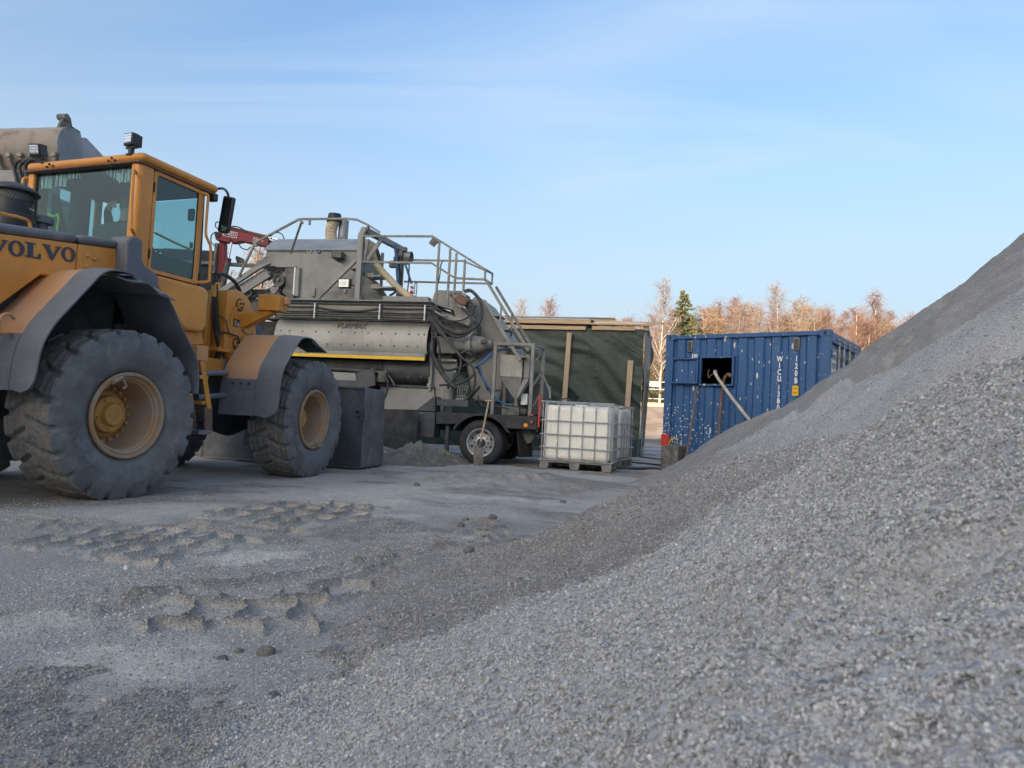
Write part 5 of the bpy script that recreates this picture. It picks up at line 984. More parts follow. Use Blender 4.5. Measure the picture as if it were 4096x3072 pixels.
# exhaust duct on the roof
P(MB().cyl((-3.43, 1.30, 4.15), (-3.42, 1.30, 4.70), 0.10, n=20), 'vent_pipe', 'worn_steel')
P(MB().tube([(-3.58, 1.15, 4.20), (-3.62, 1.15, 4.40), (-3.60, 1.15, 4.55), (-3.55, 1.15, 4.66)], 0.115, 16, rf=lambda i, m: 1+0.05*math.sin(i*2.2)), 'flexible_duct', 'hose_tan')
bm = MB(); bm.grid(lambda u, v: (-3.56+(0.155-0.03*v)*(1+0.12*noise.noise(Vector((u*7, v*3, 1))))*math.cos(2*math.pi*u), 1.15+(0.155-0.03*v)*math.sin(2*math.pi*u), 4.62+0.17*v+0.03*noise.noise(Vector((u*9, v*4, 5)))), 24, 6); bm.build('duct_cover', 'black_plastic', MX)
P(MB().lathe([(0.0, 0.0), (0.13, 0.0)], (-3.56, 1.15, 4.78), 'z', 20), 'duct_cover_top', 'black_plastic')
# belt drive on the left
sb = P(MB().prism([(-4.10, 3.515), (-3.87, 3.515), (-3.87, 2.88), (-3.98, 2.90), (-4.12, 3.02), (-4.05, 3.15), (-4.06, 3.34)], 0.30, 0.37), 'belt_cover', 'dirty_dark', bevel=0.004)
MB().box(-3.87, -3.78, 0.30, 0.375, 2.95, 3.50).build('cover_side', 'cement_grey', sb, bevel=0.004)
MB().box(-4.28, -3.86, 0.28, 0.37, 3.50, 3.525).build('cover_flange', 'cement_grey', sb)
MB().box(-3.88, -3.855, 0.285, 0.299, 2.98, 3.50).build('cover_strip', 'white_paint', sb)
def pulley(x, z, r_):
    p_ = P(MB().lathe([(r_*0.2, -0.06), (r_*0.2, -0.02), (r_*0.75, -0.02), (r_*0.80, -0.05), (r_, -0.05), (r_*0.92, -0.02), (r_, 0.0), (r_*0.92, 0.03), (r_, 0.06), (0, 0.06)], (x, 0.33, z), 'y', 30), 'pulley', 'dirty_dark')
    MB().cyl((x, 0.26, z), (x, 0.33, z), r_*0.18, n=10).build('pulley_shaft', 'galv', p_)
pulley(-4.20, 3.25, 0.125); pulley(-4.86, 3.0, 0.105)
for a, b in (((-4.16, 3.14), (-4.80, 2.90)), ((-4.26, 3.36), (-4.93, 3.09)), ((-4.28, 3.33), (-4.95, 3.06)), ((-4.15, 3.12), (-4.80, 2.92))): P(MB().tube([(a[0], 0.33, a[1]), (b[0], 0.33, b[1])], 0.012, 6, smooth=False), 'drive_belt', 'hose_black')
P(MB().tube([(-4.05, 0.32, 3.53), (-4.6, 0.32, 3.22), (-4.9, 0.32, 3.12)], 0.018, 6), 'drive_belt', 'hose_black')
tn = P(MB().cyl((-4.55, 0.30, 3.10), (-4.50, 0.30, 3.45), 0.015, n=8), 'tensioner', 'dirty_dark')
MB().lathe([(0.03, -0.05), (0.055, -0.05), (0.04, 0.0), (0.055, 0.05), (0.03, 0.05)], (-4.56, 0.30, 3.27), 'z', 16).build('idler_wheel', 'hub_yellow', tn)
mt = P(MB().cyl((-4.22, 0.22, 2.96), (-4.22, 0.5, 2.96), 0.09, n=20), 'electric_motor', 'arm_grey')
for k in range(10):
    a = math.pi*(k/9)-0.2; MB().box(-0.004, 0.004, 0.22, 0.48, 0.088, 0.108, Matrix.Translation((-4.22, 0, 2.96)) @ Matrix.Rotation(a-math.pi/2, 4, 'Y')).build('cooling_fin', 'arm_grey', mt)
MB().prism([(-4.34, 3.10), (-4.12, 3.10), (-4.16, 3.02), (-4.19, 2.97), (-4.25, 2.97), (-4.29, 3.02)], 0.19, 0.22).build('motor_flange', 'galv', mt)
P(MB().prism([(-6.3, 2.30), (-4.55, 3.42), (-4.30, 3.54), (-4.62, 3.48), (-6.35, 2.42)], 0.12, 0.20), 'conveyor_edge', 'cement_grey')
cvy = P(MB().prism([(-6.3, 2.08), (-4.35, 3.30), (-4.45, 3.46), (-6.35, 2.36)], 0.22, 0.28), 'conveyor_side', 'cement_grey', bevel=0.006)
P(MB().prism([(-6.3, 2.05), (-4.2, 3.2), (-4.25, 3.3), (-6.35, 2.2)], 0.55, 1.6), 'conveyor_bed', 'dirty_dark')
P(MB().box(-5.0, -4.05, 0.45, 1.5, 2.6, 3.1), 'drive_frame', 'dirty_dark', bevel=0.02)
# underside
P(MB().box(-3.95, -1.95, 0.25, 0.33, 1.60, 1.75), 'gate_rail', 'chassis_black')
P(MB().cyl((-3.9, 0.26, 1.60), (-1.82, 0.22, 1.545), 0.035, n=12), 'gate_cylinder', 'dark_steel')
P(MB().box(-3.9, -1.9, 0.3, 1.5, 1.38, 1.58), 'discharge_box', 'chassis_black')
BL = [(0.30, 1.76), (0.27, 1.62), (0.30, 1.50), (0.40, 1.40), (0.60, 1.34)]
P(MB().sheet(lambda u, v: (-1.95+(0.90+0.03*v)*u, BL[int(round(v*4))][0], BL[int(round(v*4))][1]), 2, 4, -0.02), 'belly_plate', 'dark_steel', smooth=60)
for x in (-1.45, -1.2): put('rivet', rv, MX, Matrix.Translation((x, 0.30, 1.49)))
for x in (-1.7, -1.4, -1.2): put('rivet', rv, MX, Matrix.Translation((x, 0.283, 1.70)))
P(MB().prism([(-2.0, 1.30), (-0.96, 1.30), (-0.92, 0.90), (-1.95, 0.87)], 0.34, 0.37), 'chute_panel', 'cement_grey', bevel=0.004)
P(MB().box(-2.0, -0.95, 0.30, 0.36, 1.30, 1.335), 'chute_flange', 'dark_steel')
tr = P(MB().prism([(-3.6, 1.52), (-2.35, 1.50), (-2.0, 1.60), (-1.95, 1.30), (-2.3, 1.18), (-3.6, 1.18)], 0.0, 0.03), 'side_trough', 'dark_steel', bevel=0.004)
MB().prism([(-3.6, 1.52), (-2.35, 1.50), (-2.32, 1.36), (-3.6, 1.36)], -0.012, -0.002).build('trough_strip', 'cement_grey', tr)
P(MB().cyl((-3.5, 0.10, 1.28), (-2.4, 0.10, 1.26), 0.09, n=16), 'roller', 'dirty_dark')
P(MB().tube([(-1.82, 0.05, 1.48), (-1.72, 0.02, 1.35), (-1.75, 0.0, 1.1), (-1.85, 0.0, 0.95), (-2.0, 0.05, 0.92), (-2.05, 0.1, 1.0)], 0.02, 8), 'hydraulic_hose', 'hose_black')
P(MB().bar((-1.84, 0.16, 1.58), (-1.66, 0.2, 1.32), 0.03), 'gate_link', 'dirty_dark')
P(MB().box(-1.95, -1.8, 0.08, 0.2, 1.36, 1.55), 'gate_bracket', 'dirty_dark', bevel=0.01)
P(MB().sheet(lambda u, v: (-1.76+0.70*u*(1-0.15*v)+0.09*v, -0.10+0.10*math.sin(u*3.1)*(-1)-0.05*v, 0.87-0.70*v+0.10*v*abs(u-0.6)), 10, 10, 0.018), 'rubber_chute', 'truck_rubber')
# gantry portal, steps and railings
SQ = 0.04
def rail(pts, w_=0.035, name='rail', mat='galv'):
    for a, b in zip(pts[:-1], pts[1:]): P(MB().bar(a, b, w_), name, mat)
P(MB().prism([(-2.51, 2.86), (-2.41, 2.86), (-2.41, 4.05), (-2.36, 4.16), (-2.38, 4.22), (-2.45, 4.22), (-2.52, 4.07)], 0.08, 0.19), 'portal_post', 'cement_grey', bevel=0.006)
P(MB().bar((-2.40, 0.15, 4.17), (-2.26, 1.65, 4.19), 0.10), 'portal_beam', 'cement_grey')
P(MB().box(-2.31, -2.21, 1.58, 1.70, 2.9, 4.15), 'portal_post', 'cement_grey', bevel=0.006)
P(MB().bar((-2.60, 1.5, 2.9), (-2.62, 1.5, 4.08), 0.05), 'stay', 'cement_grey')
P(MB().bar((-2.35, 0.17, 4.0), (-2.40, 0.17, 3.58), 0.05), 'stay', 'cement_grey')
P(MB().bar((-2.12, 0.25, 4.02), (-2.40, 0.2, 3.56), 0.06), 'portal_brace', 'cement_grey')
P(MB().bar((-3.28, 0.15, 2.88), (-2.54, 0.15, 3.62), 0.06), 'portal_brace', 'cement_grey')
rail([(-2.45, 0.10, 4.05), (-1.07, 0.10, 4.04), (-0.05, 0.10, 3.44), (-0.05, 0.10, 3.26), (-0.60, 0.10, 3.28), (-1.06, 0.10, 3.55), (-2.42, 0.10, 3.57)], 0.034)
rail([(-2.23, 1.5, 3.94), (-0.88, 1.5, 3.92), (-0.27, 1.5, 3.67), (-0.27, 1.5, 3.46), (-0.40, 1.5, 3.47), (-2.11, 1.5, 3.49)], 0.034)
for x, z0, z1 in ((-0.935, 2.86, 3.94), (-0.72, 2.74, 3.81), (-0.60, 3.02, 3.73), (-0.435, 3.04, 3.62)): rail([(x, 0.10, z0), (x, 0.10, z1)], 0.036, 'stanchion')
rail([(-0.05, 0.10, 3.44), (-0.27, 1.5, 3.67)], 0.03); rail([(-0.05, 0.10, 3.26), (-0.27, 1.5, 3.46)], 0.03)
rail([(-4.93, 0.10, 3.27), (-4.63, 0.10, 3.93), (-3.74, 0.10, 4.38), (-2.80, 0.10, 4.38), (-2.57, 0.10, 4.36), (-2.32, 0.10, 4.25), (-2.10, 0.10, 4.12)], 0.036)
rail([(-4.08, 0.45, 3.80), (-3.69, 0.10, 4.32)], 0.034); rail([(-4.66, 0.10, 3.96), (-4.60, 0.10, 3.86)], 0.05); rail([(-3.74, 0.10, 4.38), (-3.66, 0.1, 4.30)], 0.04); rail([(-3.52, 0.10, 4.37), (-3.52, 0.10, 4.27)], 0.035)
rail([(-2.32, 0.10, 4.25), (-2.36, 0.12, 4.14)], 0.04)
st_ = P(MB().bar((-0.03, 0.12, 3.25), (0.80, 0.12, 2.02), 0.03, 0.05), 'stair_stringer', 'galv')
P(MB().bar((0.05, 0.55, 3.22), (0.80, 0.55, 2.10), 0.03, 0.05), 'stair_stringer', 'galv')
rail([(0.27, 0.12, 2.80), (0.27, 0.12, 2.38)], 0.03, 'stanchion'); rail([(0.38, 0.55, 2.72), (0.38, 0.55, 2.30)], 0.03, 'stanchion')
P(MB().bar((0.18, 0.12, 2.55), (0.66, 0.12, 1.85), 0.035, 0.06), 'stair_stringer', 'galv')
for k in range(4): P(MB().box(0.12+k*0.16, 0.26+k*0.16, 0.14, 0.54, 2.62-k*0.24, 2.64-k*0.24), 'stair_tread', 'galv')
rail([(1.02, 0.45, 1.62), (1.16, 0.45, 1.36), (1.165, 0.45, 1.22)], 0.03, 'guard_bar')
for x, z, w_ in ((-2.26, 3.34, 0.30), (-2.05, 3.13, 0.45)):
    P(MB().box(x-w_/2, x+w_/2, 0.25, 0.55, z-0.015, z+0.015), 'step_plate', 'cement_grey', bevel=0.003); P(MB().box(x-w_/2, x-w_/2+0.18, 0.235, 0.25, z-0.03, z+0.05), 'step_bracket', 'galv')
P(MB().prism([(-2.62, 2.86), (-1.95, 2.86), (-2.30, 3.30), (-2.55, 3.42)], 0.55, 0.62), 'sloped_panel', 'cement_grey')
P(MB().box(-1.94, -1.07, 0.06, 0.25, 2.858, 2.93), 'platform_kerb', 'cement_grey', bevel=0.004)
P(MB().prism([(-1.12, 2.86), (-0.62, 2.72), (-0.55, 3.10), (-1.04, 3.11)], 0.35, 0.65), 'feed_box', 'cement_grey', bevel=0.008)
P(MB().cyl((-2.14, 1.45, 3.98), (-1.96, 1.45, 3.98), 0.115, n=24, cap=False), 'horn_tube', 'worn_steel')
P(MB().cyl((-2.14, 1.45, 3.98), (-2.13, 1.45, 3.98), 0.114, n=24), 'horn_back', 'dirty_dark')
# ribbed hoses and cables on the portal
P(MB().tube([(-2.42, 0.45, 3.92), (-2.36, 0.42, 3.84), (-2.28, 0.40, 3.62), (-2.00, 0.38, 3.34), (-1.72, 0.36, 3.10), (-1.45, 0.34, 2.92)], 0.068, 14, rf=lambda i, m: 1.0 if i % 2 else 0.86), 'ribbed_hose', 'hose_tan')
P(MB().tube([(-2.56, 0.5, 3.95), (-2.44, 0.46, 3.98), (-2.34, 0.44, 3.86)], 0.075, 14, rf=lambda i, m: 1.0 if i % 2 else 0.86), 'ribbed_hose', 'hose_tan')
P(MB().tube([(-1.75, 0.5, 3.05), (-1.5, 0.5, 2.95), (-1.2, 0.5, 2.86)], 0.075, 12), 'duct_end', 'dirty_dark')
for pts, r_, m_ in (([(-1.95, 0.5, 3.98), (-1.90, 0.5, 3.7), (-1.83, 0.45, 3.3), (-1.72, 0.4, 2.9)], 0.026, 'hose_blue'), ([(-1.78, 0.6, 3.7), (-1.66, 0.6, 3.4), (-1.55, 0.6, 3.1)], 0.022, 'hose_blue'), ([(-1.92, 0.6, 3.9), (-1.88, 0.6, 3.6), (-1.80, 0.5, 3.3), (-1.84, 0.4, 3.08), (-1.95, 0.4, 3.0)], 0.022, 'hose_black'),
                    ([(-1.85, 0.55, 3.8), (-1.80, 0.55, 3.5), (-1.79, 0.5, 3.1), (-1.85, 0.45, 2.95)], 0.02, 'hose_black'), ([(-1.72, 0.7, 3.75), (-1.71, 0.7, 3.3), (-1.70, 0.6, 2.95)], 0.014, 'rust'), ([(-2.34, 0.12, 3.62), (-2.39, 0.1, 3.3), (-2.40, 0.08, 2.95)], 0.009, 'hose_black')):
    P(MB().tube(pts, r_, 8), 'cable' if r_ < 0.016 else 'portal_hose', m_)
for x, y, z, s_ in ((-1.88, 0.6, 3.82, 0.09), (-1.78, 0.65, 3.70, 0.08), (-1.95, 0.55, 3.62, 0.10), (-1.80, 0.6, 3.92, 0.07)): P(MB().box(x-s_, x+s_*0.8, y-0.05, y+0.05, z-s_*0.6, z+s_*0.7), 'valve_cluster', 'dirty_dark', bevel=0.015)
P(MB().box(-2.13, -2.03, 0.9, 1.0, 3.72, 3.86), 'junction_box', 'dirty_dark', bevel=0.006)
sk_ = P(MB().box(-1.50, -1.42, 0.25, 0.32, 3.02, 3.20), 'socket_box', 'white_plastic', bevel=0.006)
MB().cyl((-1.46, 0.25, 3.13), (-1.46, 0.225, 3.13), 0.025, n=12).build('socket', 'hose_blue', sk_); MB().cyl((-1.46, 0.25, 3.05), (-1.46, 0.22, 3.03), 0.028, n=12).build('socket', 'red_plastic', sk_)
P(MB().tube([(-1.42, 0.28, 3.2), (-1.38, 0.26, 3.22), (-1.37, 0.26, 3.1), (-1.39, 0.28, 2.95)], 0.008, 6), 'cable', 'hose_black')
ll = P(MB().box(-1.10, -0.98, 0.05, 0.10, 3.86, 3.99, Matrix.Translation((-1.04, 0, 3.92)) @ Matrix.Rotation(R(35), 4, 'Y') @ Matrix.Translation((1.04, 0, -3.92))), 'rail_lamp', 'dirty_dark', bevel=0.008)
P(MB().bar((-1.0, 0.08, 3.90), (-0.90, 0.10, 3.95), 0.02), 'lamp_bracket', 'galv')
P(MB().tube([(-0.86, 0.12, 3.60), (-0.89, 0.12, 3.5), (-0.90, 0.12, 3.3), (-0.94, 0.12, 3.1)], 0.012, 6), 'rope', 'hose_black')
fl = P(MB().box(-2.83, -2.58, 0.02, 0.09, 3.06, 3.24), 'floodlight', 'black_plastic', bevel=0.012)
MB().box(-2.80, -2.61, 0.012, 0.019, 3.08, 3.22).build('lamp_glass', 'lamp_glass', fl); MB().box(-2.75, -2.66, 0.008, 0.0115, 3.12, 3.19).build('led_panel', 'white_plastic', fl)
MB().box(-2.72, -2.66, 0.03, 0.10, 2.97, 3.05).build('sensor', 'galv', fl, bevel=0.01); MB().bar((-2.58, 0.06, 3.14), (-2.5, 0.12, 3.10), 0.02).build('lamp_mount', 'black_plastic', fl)
P(MB().box(-3.52, -3.45, 0.34, 0.379, 2.95, 3.12), 'door_latch', 'cement_grey', bevel=0.006)
# inclined outlet housing with drive at the right end
OC = [(-0.36, 3.08), (-0.20, 3.0), (0.05, 2.66), (0.24, 2.40), (0.42, 2.14), (0.40, 1.95), (0.30, 1.60), (0.20, 1.1), (-0.30, 1.1), (-0.42, 1.62), (-0.62, 2.2), (-0.62, 2.60), (-0.52, 2.90)]
P(MB().prism(OC, 0.62, 1.75), 'outlet_housing', 'cement_grey', bevel=0.07, seg=4)
P(MB().prism([(-0.14, 2.98), (0.02, 2.75), (0.46, 2.12), (0.40, 2.10), (-0.10, 2.85)], 0.50, 0.62), 'housing_rim', 'panel_grey')
P(MB().lathe([(0.0, -0.56), (0.30, -0.56), (0.30, -0.30), (0.22, -0.28)], (-0.22, 0.75, 2.15), 'x', 28), 'end_drum', 'dirty_dark')
gb = P(MB().lathe([(0.0, -0.60), (0.15, -0.60), (0.15, -0.38), (0.20, -0.38), (0.20, -0.33), (0.22, -0.33), (0.22, -0.28), (0.17, -0.27), (0.14, -0.10), (0.09, -0.02), (0.07, 0.08), (0.0, 0.10)], (0.0, 0.38, 2.13), 'x', 28), 'gearbox', 'cement_grey')
for k in range(12): a = 2*math.pi*k/12; MB().cyl((-0.385, 0.38+0.18*math.cos(a), 2.13+0.18*math.sin(a)), (-0.405, 0.38+0.18*math.cos(a), 2.13+0.18*math.sin(a)), 0.012, n=6).build('bolt', 'dirty_dark', gb)
for k in range(12): a = 2*math.pi*k/12+0.2; MB().cyl((-0.28, 0.38+0.20*math.cos(a), 2.13+0.20*math.sin(a)), (-0.255, 0.38+0.20*math.cos(a), 2.13+0.20*math.sin(a)), 0.012, n=6).build('bolt', 'dirty_dark', gb)
MB().lathe([(0.0, -0.02), (0.05, -0.02), (0.05, 0.05), (0.03, 0.09), (0, 0.10)], (-0.05, 0.16, 2.16), 'x', 16).build('oil_motor', 'dirty_dark', gb)
P(MB().prism([(-0.70, 2.88), (-0.30, 2.62), (-0.26, 2.56), (-0.30, 2.40), (-0.62, 2.60)], 0.30, 0.62), 'motor_bracket', 'cement_grey', bevel=0.008)
hm = P(MB().box(-0.12, 0.12, -0.10, 0.10, -0.09, 0.09, Matrix.Translation((-0.46, 0.22, 2.90)) @ Matrix.Rotation(R(28), 4, 'Y')), 'hydraulic_motor', 'rust', bevel=0.02)
MB().box(-0.20, -0.12, -0.07, 0.07, -0.05, 0.06, Matrix.Translation((-0.46, 0.22, 2.90)) @ Matrix.Rotation(R(28), 4, 'Y')).build('motor_port', 'cement_grey', hm, bevel=0.01)
MB().cyl((-0.62, 0.22, 2.98), (-0.70, 0.22, 3.02), 0.045, n=14).build('motor_cap', 'cement_grey', hm)
MB().box(-0.07, 0.05, -0.12, 0.12, 0.06, 0.12, Matrix.Translation((-0.46, 0.22, 2.90)) @ Matrix.Rotation(R(28), 4, 'Y')).build('motor_head', 'cement_grey', hm, bevel=0.01)
MB().cyl((-0.33, 0.2, 2.84), (-0.22, 0.2, 2.78), 0.05, n=14).build('motor_neck', 'dirty_dark', hm)
P(MB().prism([(-1.10, 2.78), (-0.66, 2.62), (-0.30, 2.50), (-0.30, 2.44), (-0.66, 2.52), (-1.08, 2.66)], 0.12, 0.16), 'frame_arm', 'cement_grey', bevel=0.004)
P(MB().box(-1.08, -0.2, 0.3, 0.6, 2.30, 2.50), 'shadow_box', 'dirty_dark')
HS = [([(-0.42, 0.15, 3.05), (-0.34, 0.12, 3.07), (-0.24, 0.10, 3.02), (-0.10, 0.08, 2.86), (-0.06, 0.06, 2.65), (-0.10, 0.05, 2.48), (-0.25, 0.04, 2.34), (-0.45, 0.03, 2.28), (-0.70, 0.03, 2.36), (-0.95, 0.05, 2.56)], 0.030),
      ([(-0.54, 0.12, 2.80), (-0.40, 0.10, 2.72), (-0.28, 0.08, 2.60), (-0.22, 0.06, 2.42), (-0.30, 0.05, 2.28), (-0.50, 0.05, 2.22), (-0.75, 0.06, 2.34), (-1.0, 0.06, 2.58)], 0.028),
      ([(-0.33, 0.1, 2.88), (-0.24, 0.08, 2.82), (-0.22, 0.08, 2.68), (-0.30, 0.06, 2.58), (-0.50, 0.05, 2.50), (-0.75, 0.05, 2.54), (-1.0, 0.06, 2.68)], 0.016),
      ([(-1.0, 0.02, 2.55), (-0.85, 0.0, 2.40), (-0.65, 0.0, 2.18), (-0.48, 0.0, 1.98), (-0.38, 0.0, 1.80), (-0.40, 0.0, 1.60), (-0.52, 0.0, 1.42), (-0.60, 0.02, 1.30)], 0.022),
      ([(-1.0, 0.03, 2.50), (-0.80, 0.0, 2.30), (-0.58, -0.02, 2.08), (-0.36, -0.02, 1.85), (-0.15, -0.02, 1.68), (-0.10, 0.0, 1.45), (-0.16, 0.0, 1.20), (-0.30, 0.02, 1.10), (-0.42, 0.03, 1.08)], 0.022),
      ([(-0.98, 0.05, 2.45), (-0.88, 0.05, 2.25), (-0.80, 0.05, 2.0), (-0.78, 0.05, 1.75), (-0.66, 0.05, 1.62), (-0.40, 0.05, 1.68), (-0.22, 0.1, 1.78), (-0.14, 0.2, 1.90)], 0.024),
      ([(-0.76, 0.05, 1.35), (-0.45, 0.02, 1.38), (-0.22, 0.03, 1.48), (-0.14, 0.1, 1.60)], 0.02), ([(-0.30, 0.05, 1.12), (-0.18, 0.05, 1.16), (-0.10, 0.05, 1.26), (-0.02, 0.05, 1.36)], 0.02),
      ([(-0.2, 0.05, 1.1), (-0.28, 0.02, 1.25), (-0.36, 0.03, 1.34), (-0.40, 0.04, 1.37)], 0.018), ([(-0.14, 0.15, 1.74), (0.02, 0.2, 1.45), (0.10, 0.25, 1.3), (0.3, 0.3, 1.32)], 0.018),
      ([(-1.0, 0.08, 2.62), (-0.96, 0.04, 2.4), (-0.94, 0.04, 2.2), (-0.92, 0.04, 2.0)], 0.018), ([(-0.9, 0.08, 2.62), (-0.86, 0.05, 2.3), (-0.93, 0.05, 2.15), (-0.98, 0.05, 2.05)], 0.018), ([(-0.95, 0.08, 2.80), (-0.88, 0.06, 2.7), (-0.86, 0.06, 2.5)], 0.014),
      ([(-0.45, 0.06, 1.9), (-0.28, 0.05, 1.98), (-0.18, 0.08, 1.95), (-0.14, 0.15, 1.86)], 0.02), ([(-0.06, 0.1, 1.2), (0.0, 0.1, 1.05), (0.12, 0.12, 1.0), (0.3, 0.15, 1.02), (0.5, 0.15, 1.0)], 0.014)]
for pts, r_ in HS: P(MB().tube(pts, r_, 8), 'hydraulic_hose', 'hose_black')
P(MB().tube([(-0.93, 0.02, 2.1), (-0.92, 0.0, 1.95), (-0.86, 0.0, 1.8), (-0.72, 0.0, 1.58), (-0.56, 0.0, 1.40), (-0.44, 0.0, 1.30)], 0.045, 10, rf=lambda i, m: 1.0 if i % 4 < 2 else 0.88), 'wrapped_hose_bundle', 'hose_black')
for a, b in (((-0.92, 2.66), (-0.80, 2.60)), ((-0.80, 2.60), (-0.70, 2.57))): P(MB().cyl((a[0], 0.03, a[1]), (b[0], 0.03, b[1]), 0.022, n=10), 'hose_coupling', 'galv')
P(MB().cyl((-0.54, 0.12, 2.80), (-0.44, 0.11, 2.745), 0.032, n=10), 'hose_coupling', 'galv'); P(MB().cyl((-0.42, 0.15, 3.05), (-0.34, 0.13, 3.07), 0.034, n=10), 'hose_coupling', 'galv')
for pts in ([(0.22, 0.25, 2.0), (0.12, 0.2, 1.92), (0.0, 0.15, 1.80), (-0.14, 0.1, 1.70)], [(0.45, 0.3, 2.04), (0.30, 0.28, 2.04), (0.12, 0.2, 1.96), (-0.05, 0.15, 1.78), (-0.14, 0.12, 1.68)], [(-0.06, 0.1, 1.70), (0.02, 0.1, 1.50), (0.16, 0.12, 1.28), (0.30, 0.15, 1.13), (0.45, 0.2, 1.07), (0.56, 0.22, 1.07)]): P(MB().tube(pts, 0.02, 8), 'water_hose', 'hose_blue')
# additive tank in its frame
for x, y in ((0.215, 0.10), (0.30, 0.62), (0.885, 0.10), (0.985, 0.62)): P(MB().box(x-0.028, x+0.028, y-0.028, y+0.028, 0.88, 2.10), 'tank_frame_post', 'galv', bevel=0.003)
for a, b in (((0.19, 0.10, 2.125), (0.91, 0.10, 2.125)), ((0.28, 0.62, 2.125), (1.01, 0.62, 2.125)), ((0.215, 0.10, 2.125), (0.30, 0.62, 2.125)), ((0.885, 0.10, 2.125), (0.985, 0.62, 2.125))): P(MB().bar(a, b, 0.05), 'tank_frame_bar', 'galv')
for k in range(3): P(MB().bar((0.90, 0.15, 1.0+k*0.4), (0.97, 0.58, 1.3+k*0.38), 0.022), 'frame_brace', 'galv')
tk = P(MB().add([(0.27, 0.25, 1.56), (0.68, 0.25, 1.56), (0.68, 0.62, 1.56), (0.27, 0.62, 1.56), (0.27, 0.25, 1.95), (0.68, 0.25, 1.95), (0.68, 0.62, 1.95), (0.27, 0.62, 1.95)], [(0,3,2,1),(4,5,6,7),(0,1,5,4),(1,2,6,5),(2,3,7,6),(3,0,4,7)]), 'additive_tank', 'panel_grey', bevel=0.006)
MB().add([(0.27, 0.25, 1.559), (0.68, 0.25, 1.559), (0.68, 0.62, 1.559), (0.27, 0.62, 1.559), (0.52, 0.40, 1.19), (0.60, 0.40, 1.19), (0.60, 0.47, 1.19), (0.52, 0.47, 1.19)], [(0,1,5,4),(1,2,6,5),(2,3,7,6),(3,0,4,7),(4,5,6,7)]).build('tank_hopper', 'cement_grey', tk)
MB().cyl((0.56, 0.43, 1.19), (0.56, 0.43, 1.05), 0.035, n=12).build('outlet_valve', 'galv', tk)
MB().cyl((0.44, 0.42, 1.95), (0.44, 0.42, 2.02), 0.07, 0.09, n=16).build('filler', 'dirty_dark', tk); MB().cyl((0.70, 0.3, 1.96), (0.70, 0.3, 2.10), 0.018, n=8).build('inlet_valve', 'galv', tk)
P(MB().box(0.70, 0.80, 0.28, 0.6, 1.55, 1.97), 'side_tank', 'cement_grey', bevel=0.006)
P(MB().prism([(0.70, 1.55), (0.80, 1.55), (0.62, 1.2), (0.58, 1.2)], 0.30, 0.55), 'side_hopper', 'cement_grey')
P(MB().box(0.42, 0.68, 0.15, 0.42, 0.88, 1.03), 'dosing_pump', 'dirty_dark', bevel=0.01); P(MB().cyl((0.68, 0.28, 0.95), (0.78, 0.28, 0.95), 0.06, n=16), 'pump_motor', 'dirty_dark')
P(MB().box(0.64, 0.76, 0.45, 0.55, 1.08, 1.28), 'control_box', 'white_plastic', bevel=0.01)
P(MB().box(0.6, 1.0, 0.7, 1.8, 0.9, 1.5), 'generator', 'dark_steel', bevel=0.03)

# muddy spill under the mixer
def lump(name, cx, cy, sx, sy, h, seed, mat, label, cat, n=70):
    X = np.linspace(-1, 1, n); gx_, gy_ = np.meshgrid(X, X); rr = np.hypot(gx_, gy_)
    z = h*np.clip(1-rr**1.3, -0.2, 1)*(1+0.5*fbm(gx_*2.2+seed, gy_*2.2, 4, seed))+0.5*h*fbm(gx_*5, gy_*5+seed, 3, seed+3)*np.clip(1.1-rr, 0, 1)+0.12*h*fbm(gx_*18, gy_*18, 3, seed+5)
    me, u = grid_mesh(name, X*sx, X*sy, z-0.03, z > -0.04); o = bpy.data.objects.new(name, me); COL.objects.link(o); o.location = (cx, cy, 0); me.materials.append(MAT[mat]); tag(o, label, cat); return o
lump('mud_heap', -1.55, 11.35, 0.75, 0.8, 0.34, 5, 'mud', 'lumpy grey heap of spilled wet concrete under the mixer beside the bucket', 'spill heap')
lump('mud_heap', -1.15, 12.0, 0.6, 0.7, 0.24, 9, 'mud', 'low crumbly spill of grey concrete in front of the trailer wheel', 'spill heap')
lump('mud_heap', -4.6, 11.2, 0.9, 0.8, 0.28, 14, 'mud', 'pale rubble heap seen between the loader wheels', 'spill heap')
# shovel leaning on the trailer wheel
sh = thing('shovel', 'muddy shovel with wooden handle leaning on the trailer wheel', 'shovel', (-0.49, 11.62, 0.0), az(102))
MB().cyl((0.02, -0.10, 0.30), (0.09, 0.09, 1.10), 0.016, n=10).build('handle', 'handle_wood', sh); MB().bar((0.03, 0.09, 1.11), (0.15, 0.09, 1.115), 0.028).build('grip', 'handle_wood', sh)
MB().sheet(lambda u, v: (-0.08+0.17*u*(1-0.12*abs(v-0.5))+0.03*(1-v), -0.16+0.06*v-0.03*math.sin(math.pi*u), 0.0+0.31*v+0.01*math.sin(math.pi*u)*(v-1)), 8, 6, 0.006).build('blade', 'mud', sh)
MB().cyl((0.015, -0.115, 0.25), (0.03, -0.07, 0.42), 0.022, 0.018, n=10).build('socket', 'dirty_dark', sh)

